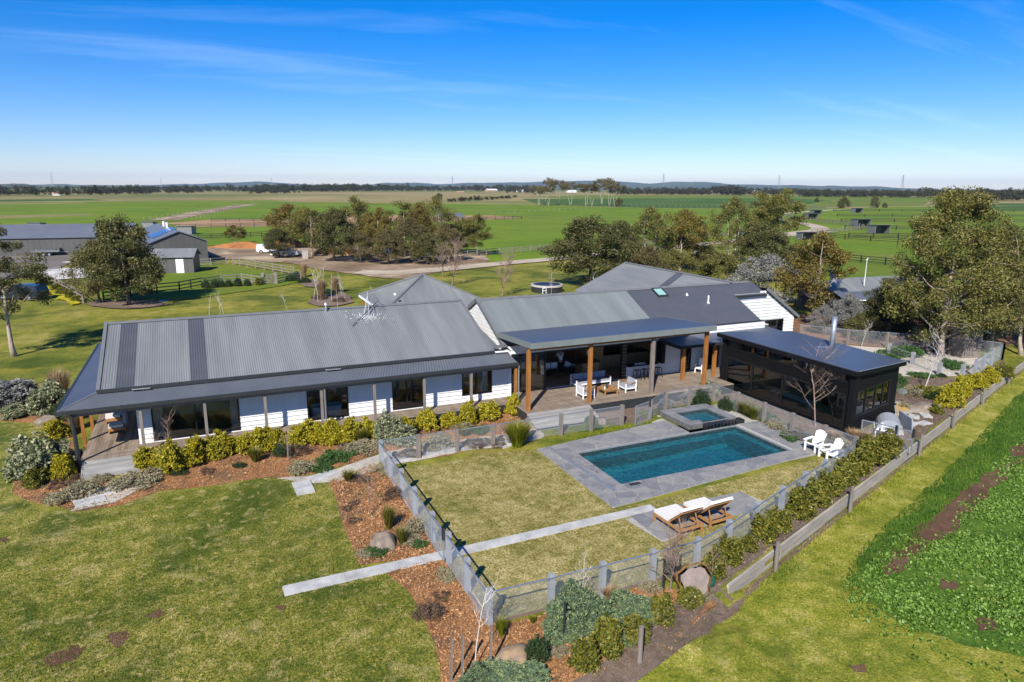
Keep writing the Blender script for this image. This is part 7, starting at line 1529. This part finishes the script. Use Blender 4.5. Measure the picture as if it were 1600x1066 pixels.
def ordn(i): return ['first', 'second', 'third', 'fourth', 'fifth', 'sixth', 'seventh', 'eighth', 'ninth', 'tenth', 'eleventh', 'twelfth', 'thirteenth', 'fourteenth', 'fifteenth', 'sixteenth', 'seventeenth', 'eighteenth', 'nineteenth', 'twentieth'][i]
yl = [(228, 737, 38, 40), (266, 742, 42, 46), (308, 728, 38, 44), (350, 716, 44, 42), (412, 710, 44, 42), (445, 703, 36, 36), (487, 698, 44, 42), (520, 698, 30, 44), (547, 695, 30, 42), (574, 688, 38, 36), (667, 676, 38, 40), (700, 671, 32, 34), (730, 668, 30, 42), (763, 660, 40, 34), (802, 652, 26, 36), (636, 684, 30, 38), (287, 735, 34, 36), (331, 722, 32, 36), (381, 712, 34, 34), (429, 706, 30, 36), (466, 701, 32, 38), (504, 697, 30, 36)]
for i, q in enumerate(yl): shrub('yel', *q, f'{ordn(i)} golden shrub from the left in the row before the verandah' if i < 10 else ['golden shrub just inside the left end of the mesh fence', 'golden shrub behind the second panel of the far fence', 'tallest golden shrub before the last verandah window', 'wide golden shrub before the wall end of the left wing', 'golden shrub beside the deck steps', 'golden shrub growing out of the cream flowered one', 'golden shrub squeezed between the second and third of the row', 'golden shrub squeezed between the third and fourth of the row', 'golden shrub filling the gap under the wall between the first two windows', 'golden shrub squeezed between the fifth and sixth of the row', 'golden shrub left of the bath window', 'golden shrub right in front of the bath window downpipe'][i - 10], 'golden shrubs along the verandah')
for q in (('pale', 606, 694, 50, 46, 'cream flowered shrub in the middle of the golden row'), ('pale', 625, 700, 56, 36, 'low cream flowered shrub at the fence corner'), ('pale', 62, 752, 78, 66, 'large cream flowered shrub in the bed left of the steps'), ('pale', 92, 738, 50, 50, 'cream flowered shrub leaning on the larger one by the corner downpipe'), ('pale', 85, 652, 54, 44, 'cream flowered shrub left of the verandah corner'), ('pale', 60, 650, 30, 30, 'rounded pale shrub beside the reddish boulder'), ('pale', 24, 656, 36, 22, 'low pale shrub in the far left bed'), ('yel', 104, 752, 30, 46, 'golden shrub beside the corner downpipe'), ('dyel', 56, 764, 26, 26, 'small olive shrub at the front of the left bed'), ('dyel', 70, 754, 24, 22, 'second small olive shrub in the left bed'), ('yel', 88, 690, 34, 30, 'golden shrub near the verandah corner'), ('silver', 15, 640, 76, 46, 'silver blue shrub behind the low side fence'), ('dk', 110, 660, 40, 38, 'dark shrub under the verandah corner'), ('blue', 900, 1000, 96, 88, 'largest blue green spurge by the front fence'), ('blue', 985, 985, 84, 56, 'blue green spurge right of the largest one'), ('blue', 950, 1015, 80, 52, 'blue green spurge in the middle of the bed'), ('blue', 875, 1008, 56, 48, 'blue green spurge beside the dark stake'), ('blue', 800, 1090, 90, 48, 'blue green spurge cut by the lower edge'), ('blue', 745, 1085, 56, 40, 'smaller blue green spurge at the lower edge'), ('dk', 838, 1046, 46, 44, 'dark green mound right of the ochre boulder'), ('dyel', 915, 1056, 46, 62, 'olive shrub at the lower edge by the fence post'), ('dyel', 952, 1034, 42, 62, 'olive shrub right of the one at the lower edge'), ('dyel', 992, 1012, 40, 50, 'olive shrub beside the gravel verge'), ('dyel', 1035, 985, 40, 52, 'olive shrub below the staked tree'), ('dyel', 1078, 955, 40, 40, 'olive shrub in front of the sawn log'), ('dk', 1095, 640 - 0, 34, 30, 'dark shrub beside the spa at the fence'), ('blue', 925, 668, 22, 20, 'green shrub below the deck edge'), ('dk', 1130, 643, 26, 24, 'green shrub at the right of the spa'), ('silver', 1080, 632, 40, 22, 'grey shrub in the bed before the deck'), ('silver', 1040, 640, 30, 18, 'low grey shrub left in the bed before the deck'), ('pale', 1105, 620, 34, 24, 'pale shrub by the studio corner')): shrub(*q)
hg = [(1114, 910, 40, 50), (1138, 886, 44, 52), (1168, 866, 30, 34), (1192, 850, 42, 46), (1217, 834, 36, 40), (1246, 812, 44, 50), (1272, 796, 40, 46), (1297, 778, 38, 44), (1318, 762, 38, 42), (1338, 746, 40, 44), (1357, 732, 42, 46), (1376, 722, 40, 44), (1385, 712, 34, 34)]
for i, q in enumerate(hg): shrub('dyel', *q, f'{ordn(i)} glossy olive shrub of the hedge, counted from the sawn log', 'hedge between front fence and retaining wall')
for i, q in enumerate(((1482, 640, 34, 38), (1503, 624, 26, 32), (1524, 611, 24, 28), (1546, 600, 24, 26), (1450, 622, 40, 20), (1566, 592, 26, 20), (1460, 648, 22, 16))): shrub('yel' if i < 4 else 'dyel', *q, ['bright yellow shrub nearest the studio on the right wall', 'second bright yellow shrub along the right wall', 'third bright yellow shrub along the right wall', 'fourth bright yellow shrub below the mesh fence end', 'low olive shrub beside the broad boulder', 'last olive shrub at the end of the mesh fence', 'small olive shrub near the flat grey stones'][i], 'shrubs on the right bank')
k_lb = ['nearest the gate', 'second from the gate', 'third from the gate', 'fourth from the gate', 'fifth from the gate', 'sixth from the gate', 'by the blue sheet']
for i, u in enumerate((404, 386, 372, 358, 346, 336, 322)): shrub('dk' if i else 'dyel', u, 447 + (404 - u)*.06, 14, 13, 'small dark bush along the rear fence, ' + k_lb[i], 'bushes along the rear fence')
for i, (u, v) in enumerate(((66, 441), (78, 448), (90, 455), (101, 461), (112, 467), (122, 472))): shrub('dyel', u, v, 17, 12, f'{ordn(i)} bush along the left rail fence, counted from the slab', 'bushes along the left fence')
for i, (u, v, w_, h, k) in enumerate(((463, 437, 20, 12, 'dk'), (477, 444, 22, 12, 'dk'), (500, 470, 30, 10, 'heath'), (530, 474, 28, 10, 'heath'), (515, 462, 26, 10, 'dk'), (455, 441, 18, 12, 'dk'))): shrub(k, u, v, w_, h, ['dark bush right of the timber gate', 'dark bush behind the left tan grass', 'brown heath at the foot of the birches', 'brown heath at the right of the birch bed', 'dark bush in the middle of the birch bed', 'dark bush touching the gate fence'][i], 'bushes of the birch bed')
# low planting of the beds: herbs, heath, ground cover
low = [('herb', 225, 760, 60, 24), ('herb', 190, 768, 50, 22), ('herb', 128, 782, 60, 20), ('herb', 95, 788, 44, 18), ('heath', 100, 762, 40, 16), ('herb', 160, 755, 30, 14), ('dk', 280, 745, 26, 14), ('heath', 325, 742, 24, 12), ('dk', 375, 733, 20, 10), ('heath', 465, 715, 40, 22), ('dk', 441, 718, 30, 26), ('herb', 470, 742, 50, 20), ('herb', 560, 712, 50, 16), ('gc', 520, 726, 50, 8), ('gc', 500, 740, 44, 8), ('gc', 545, 715, 30, 7), ('heath', 540, 700, 30, 14), ('herb', 575, 705, 46, 18), ('heath', 565, 757, 34, 16), ('heath', 618, 783, 40, 26), ('herb', 600, 740, 40, 18), ('heath', 552, 792, 20, 10), ('heath', 552, 820, 24, 12), ('heath', 543, 800, 20, 10), ('herb', 650, 838, 40, 30), ('herb', 640, 852, 36, 14), ('gc', 590, 872, 40, 14), ('herb', 570, 872, 30, 14), ('gc', 655, 858, 28, 9), ('heath', 640, 718, 44, 10), ('herb', 680, 708, 60, 14), ('heath', 745, 702, 50, 10), ('heath', 780, 700, 40, 10), ('herb', 720, 672, 40, 14), ('herb', 690, 690, 36, 14), ('gc', 750, 680, 40, 8), ('herb', 660, 700, 30, 12), ('herb', 850, 650, 20, 10), ('gc', 930, 672, 26, 6), ('heath', 670, 975, 44, 34), ('herb', 700, 910, 40, 18), ('heath', 690, 940, 30, 14), ('herb', 870, 1030, 36, 16), ('gc', 1150, 640, 36, 14), ('gc', 1185, 655, 40, 18), ('herb', 1215, 672, 40, 18), ('silver', 1248, 690, 44, 18), ('gc', 1205, 664, 36, 14), ('silver', 1290, 700, 34, 16), ('gc', 1235, 690, 36, 16), ('herb', 1310, 700, 40, 16), ('gc', 1410, 560, 60, 6), ('gc', 1385, 572, 50, 6), ('gc', 1490, 578, 40, 5), ('gc', 1440, 592, 30, 5), ('dk', 1471, 590, 14, 6), ('herb', 1425, 620, 40, 12), ('gc', 1400, 612, 30, 10), ('gc', 1398, 600, 40, 10), ('dk', 1462, 628, 26, 14), ('herb', 1415, 640, 20, 10), ('herb', 1100, 940, 30, 10), ('gc', 1055, 905, 40, 8), ('herb', 1015, 930, 40, 14)]
lk = {'herb': 'grey leaved groundcover', 'heath': 'brown heath clump', 'gc': 'green groundcover mat', 'dk': 'dark low bush', 'silver': 'silvery low bush'}
marks = [(230, 750, 'by the left timber steps'), (130, 785, 'beside the rough stepping stones'), (300, 745, 'under the left verandah windows'), (375, 735, 'before the bath window shrubs'), (460, 722, 'before the middle golden shrubs'), (520, 726, 'along the pebble path'), (575, 703, 'left of the fence corner'), (550, 810, 'on the lawn edge of the left mulch bed'), (630, 770, 'close to the left mesh fence'), (600, 872, 'between the boulder and the concrete path'), (650, 850, 'right of the brown boulder'), (660, 712, 'inside the fence corner'), (760, 700, 'at the foot of the far fence'), (720, 675, 'behind the far fence'), (850, 655, 'by the deck steps'), (930, 672, 'below the deck edge'), (690, 930, 'in the corner mulch bed'), (870, 1030, 'beside the blue green spurge'), (1180, 655, 'along the studio glass'), (1240, 688, 'under the bare tree by the studio'), (1310, 700, 'behind the white garden chairs'), (1400, 560, 'on the pebble yard'), (1490, 578, 'near the timber shed'), (1420, 620, 'right of the studio'), (1080, 925, 'beside the sawn log'), (1015, 930, 'outside the front fence')]
tiers = ['', ', the second one there', ', the third one there', ', the fourth one there', ', the fifth one there', ', the sixth one there']
seen = {}
for k, u, v, w_, h in low:
    pl__ = min(marks, key=lambda q: (q[0]-u)**2 + (q[1]-v)**2)[2]; lb = f'{lk[k]} {pl__}'; i = seen.get(lb, 0); seen[lb] = i + 1
    shrub(k, u, v, w_, h, lb + tiers[i], 'low groundcovers in the beds', name='groundcover')
# ---- tufted grasses
def tuft_mesh(seed, n, R_, H, wd, mat, arch=.6):
    g = np.random.default_rng(seed); a = g.random(n)*6.283; l = H*(.55 + .5*g.random(n)); o = arch*R_*2*(g.random(n)**.6); b = R_*.35*np.sqrt(g.random(n)); a2 = g.random(n)*6.283
    p0 = np.stack([b*np.cos(a2), b*np.sin(a2), np.zeros(n)], 1); dr = np.stack([np.cos(a), np.sin(a), 0*a], 1); p1 = p0 + dr*(o*.4)[:, None] + np.array([0, 0, 1])*(l*.65)[:, None]; p2 = p0 + dr*o[:, None] + np.array([0, 0, 1])*l[:, None]
    s_ = np.stack([-np.sin(a), np.cos(a), 0*a], 1)*wd*.5
    V = np.stack([p0 - s_, p0 + s_, p1 + s_, p1 - s_, p2 + s_*.2, p2 - s_*.2], 1).reshape(-1, 3); i = np.arange(n)*6
    F = np.concatenate([np.stack([i, i+1, i+2, i+3], 1), np.stack([i+3, i+2, i+4, i+5], 1)]); return np_mesh('blades', V, F, mat)
T_l = tuft_mesh(1, 900, .5, .8, .022, L_lime); T_s = tuft_mesh(2, 700, .55, 1.5, .025, L_straw, .55); T_o = tuft_mesh(3, 500, .4, .6, .02, L_dyel)
for me, u, v, wpx, hpx, lb in ((T_l, 808, 698, 46, 36, 'bright lime grass tuft at the corner of the pool paving'), (T_s, 475, 433, 14, 22, 'straw coloured grass clump beside the timber gate bushes'), (T_s, 503, 467, 18, 30, 'tan grass clump left in the birch bed'), (T_s, 524, 458, 20, 26, 'tan grass clump right in the birch bed'), (T_s, 96, 628, 34, 50, 'tall straw grass beside the verandah roof corner'), (T_s, 118, 672, 26, 36, 'straw grass under the verandah corner'), (T_o, 608, 826, 26, 34, 'olive grass tuft above the brown boulder'), (T_o, 628, 850, 24, 24, 'olive grass tuft right of the brown boulder'), (T_l, 783, 994, 22, 26, 'small lime grass tuft at the foot of the fence corner'), (T_l, 832, 975, 12, 12, 'tiny lime grass tuft below the front fence'), (T_o, 545, 752, 24, 16, 'olive grass tuft beside the pebble path'), (T_o, 565, 692, 30, 22, 'soft green grass tuft under the golden shrubs'), (T_o, 400, 722, 24, 22, 'green grass tuft in the front bed'), (T_o, 725, 682, 22, 14, 'green grass tuft behind the far fence'), (T_s, 1335, 690, 26, 18, 'straw grass tuft beside the white chairs fence'), (T_s, 1300, 690, 24, 16, 'straw grass tuft below the bare tree by the studio'), (T_o, 1165, 648, 30, 20, 'green grass tuft behind the right pool fence'), (T_o, 1178, 655, 30, 20, 'second green grass tuft behind the right pool fence'), (T_s, 1357, 692, 18, 16, 'orange straw tuft at the end of the front fence'), (T_s, 950, 935, 30, 18, 'yellow grass tuft inside the spurge'), (T_l, 880, 955, 34, 14, 'pale grass tuft leaning on the front fence')):
    p = G(u, v); d = math.hypot(p.x, p.y); W = wpx*d/FPX; H = zat(u, v - hpx, p.x, p.y) - p.z; h0, r0 = {id(T_l): (.8, 1.0), id(T_s): (1.5, 1.1), id(T_o): (.6, .8)}[id(me)]
    o = link('grass_tuft', me, p, rnd.uniform(0, 6.28), (W/r0, W/r0, H/h0)); tag(o, lb, 'grass tuft', 'ornamental grass tufts')

# ================================================================ fine ground cover, real geometry in single pieces
def scatter(poly, n, z=None, seed=0):
    g = np.random.default_rng(seed); P = np.array(poly)[:, :2]; lo_, hi_ = P.min(0), P.max(0); xy = lo_ + (hi_ - lo_)*g.random((n, 2)); k = inside_np([tuple(p) for p in P], xy[:, 0], xy[:, 1]); return xy[k]
def ztr(xy): return np.array([terrain(x, y) for x, y in xy])
def chips(name, poly, dens, mat, seed, size=.068):
    P = np.array(poly)[:, :2]; A = (P.max(0) - P.min(0)).prod(); xy = scatter(poly, int(A*dens), seed=seed); n = len(xy); g = np.random.default_rng(seed + 1)
    p = np.column_stack([xy, ztr(xy) + .02 + .03*g.random(n)]); a = g.normal(size=(n, 3)); a[:, 2] *= .35; a /= np.linalg.norm(a, axis=1)[:, None]; b = np.cross(a, g.normal(size=(n, 3))*.4 + [0, 0, 1]); b /= np.linalg.norm(b, axis=1)[:, None]
    L = size*(.5 + g.random((n, 1))); W = L*(.25 + .3*g.random((n, 1))); V = np.stack([p - a*L/2 - b*W/2, p + a*L/2 - b*W/2, p + a*L/2 + b*W/2, p - a*L/2 + b*W/2], 1).reshape(-1, 3)
    return tag(link(name, np_mesh(name, V, np.arange(n*4).reshape(-1, 4), mat)), kind='stuff')
for k, dn, mt in (('corner', 290, L_chip), ('fence_left', 290, L_chip), ('front', 90, L_chip), ('left', 90, L_chip), ('wall', 90, L_chip2), ('right', 60, L_chip2), ('studio', 60, L_chip2)): chips('bark_mulch', beds[k], dn, mt, hash(k) % 97 if False else len(k)*7 + dn)
def blades(name, poly, dens, mat, seed, h=.05, wd=.018, lean=.8, avoid=None, fade=None):
    P = np.array(poly)[:, :2]; A = (P.max(0) - P.min(0)).prod(); xy = scatter(poly, int(A*dens), seed=seed); g = np.random.default_rng(seed + 3)
    if fade is not None: d = np.hypot(xy[:, 0], xy[:, 1]); xy = xy[g.random(len(xy)) < np.clip((fade[1] - d)/(fade[1] - fade[0]), 0, 1)]
    n = len(xy); p = np.column_stack([xy, ztr(xy) + .004]); a = g.random(n)*6.283; l = h*(.5 + g.random(n)); ln = l*lean*g.random(n); w_ = np.stack([-np.sin(a), np.cos(a), 0*a], 1)*wd*(.5 + .8*g.random((n, 1)))
    t = p + np.stack([np.cos(a)*ln, np.sin(a)*ln, l], 1); V = np.stack([p - w_, p + w_, t], 1).reshape(-1, 3); return tag(link(name, np_mesh(name, V, np.arange(n*3).reshape(-1, 3), mat)), kind='stuff')
near = [p for p in PX((-40, 760), (60, 700), (120, 800), (420, 748), (515, 756), (540, 850), (640, 930), (685, 1080), (680, 1250), (-200, 1250))]
blades('lawn_grass', near, 360, m_lawn, 4, .045, .016, 1.0, fade=(20, 34))
blades('pool_lawn_grass', pl, 260, m_plawn, 5, .035, .016, 1.0)
sp_ = [from_st(.15, -9), from_st(.15, 34), from_st(1.7, 34), from_st(2.0, 6), from_st(9, -6)]
blades('strip_grass', sp_, 260, m_strip, 6, .055, .018, 1.0, fade=(18, 38))
verge = [from_st(.12, 1), from_st(.12, 46), from_st(.7, 46), from_st(.8, 1)]
blades('verge_grass', verge, 150, m_strip, 8, .10, .018, 1.3)
edge = [from_st(2.2, 4.5), from_st(1.8, 8), from_st(1.8, 20), from_st(1.4, 32), from_st(1.5, 60), from_st(4, 60), from_st(3.2, 20), from_st(3.0, 9), from_st(3.0, 4.5)]
blades('long_grass', edge, 170, m_long, 9, .16, .022, 1.2)
blades('paving_edge_grass', [(16.5, 29.1), (22.3, 29.85), (22.3, 30.05), (16.5, 29.55)], 900, L_lime, 12, .09, .016, 1.0)
def mats_(name, polys, n, mat, seed, r_=.14, size=.05, N=16):
    """uncounted low weeds and seedlings between the named plants of the beds"""
    g = np.random.default_rng(seed); xy = np.concatenate([scatter(p, n, seed=seed + i) for i, p in enumerate(polys)]); f = np.sin(xy[:, 0]*2.3 + 1.1*np.sin(xy[:, 1]*1.9)) + np.sin(xy[:, 1]*2.9 + xy[:, 0]); xy = xy[g.random(len(xy)) < np.clip(.25 + .35*f, .02, 1)]
    C = np.column_stack([xy, ztr(xy) + .05]); V, F = leafcloud(C, N, r_, size, 2, 0, .3, seed, .6); V[:, 2] = np.maximum(V[:, 2], -.5); return tag(link(name, np_mesh(name, V, F, mat)), kind='stuff')
mats_('low_herbs', [beds['front'], beds['left'], beds['fence_left']], 420, L_herb, 51); mats_('low_weeds', [beds['front'], beds['fence_left'], beds['corner']], 260, L_dyel, 52, .12); mats_('dry_leaf_litter', [beds['front'], beds['corner'], beds['wall'], beds['right']], 500, L_heath, 53, .2, .05, 10)
mats_('verge_weeds', [[from_st(a, b) for a, b in ((-1.6, -13), (1.2, -13), (1.0, -2), (.5, 4), (.4, 40), (.12, 40), (.1, 1), (-.6, 0))]], 900, L_straw, 54, .1, .08, 10)
# crop rows: broad leaved seedlings, thinning over the bare patches
def crop():
    g = np.random.default_rng(33); n = 150000; T = -11 + 72*g.random(n)**1.25; Sx = 2.7 + 15*g.random(n)**1.1; Sx -= np.abs(g.normal(size=n))*np.clip(1.6 - T*.12, .12, 1.8)
    xy = np.column_stack([WX + Sx*WS + T*WC, WY - Sx*WC + T*WS]); xy = xy[(inside_np(crop_poly, xy[:, 0], xy[:, 1]) | (g.random(n) < .5)) & (T > 4.3 + .12*np.maximum(Sx - 5, 0) + .9*g.normal(size=n)) & (Sx > np.where(T > 10, 3.2 + .5*g.random(n), 2.4))]
    soil = soils
    keep = np.ones(len(xy), bool)
    for so_ in soil: keep &= ~(inside_np(so_, xy[:, 0], xy[:, 1]) & (g.random(len(xy)) < .72))
    nz = np.sin(xy[:, 0]*1.1 + 1.3*np.sin(xy[:, 1]*.8)) + np.sin(xy[:, 1]*1.7 + xy[:, 0]*.6); keep &= g.random(len(xy)) < np.clip(.5 + .34*nz, .1, .95); xy = xy[keep]
    C = np.column_stack([xy, ztr(xy) + .06]); V, F = leafcloud(C, 7, .15, .105, 1.6, -.1, 0, 35, .55); V[:, 2] = np.maximum(V[:, 2], -.525)
    return tag(link('crop', np_mesh('crop', V, F, L_crop)), kind='stuff')
crop()
# ================================================================ air
hz = MB(); hz.box(-11500, 11500, -6000, 11500, -2.9, 140)
km = bpy.data.materials.new('haze'); km.use_nodes = True; kt = km.node_tree; kt.nodes.remove(kt.nodes['Principled BSDF']); pv_ = kt.nodes.new('ShaderNodeVolumePrincipled')
pv_.inputs['Color'].default_value = (.62, .78, 1, 1); pv_.inputs['Density'].default_value = 5.5e-5; pv_.inputs['Anisotropy'].default_value = .1
kt.links.new(pv_.outputs[0], kt.nodes['Material Output'].inputs['Volume'])
ho = hz.build('haze', km, kind='stuff')
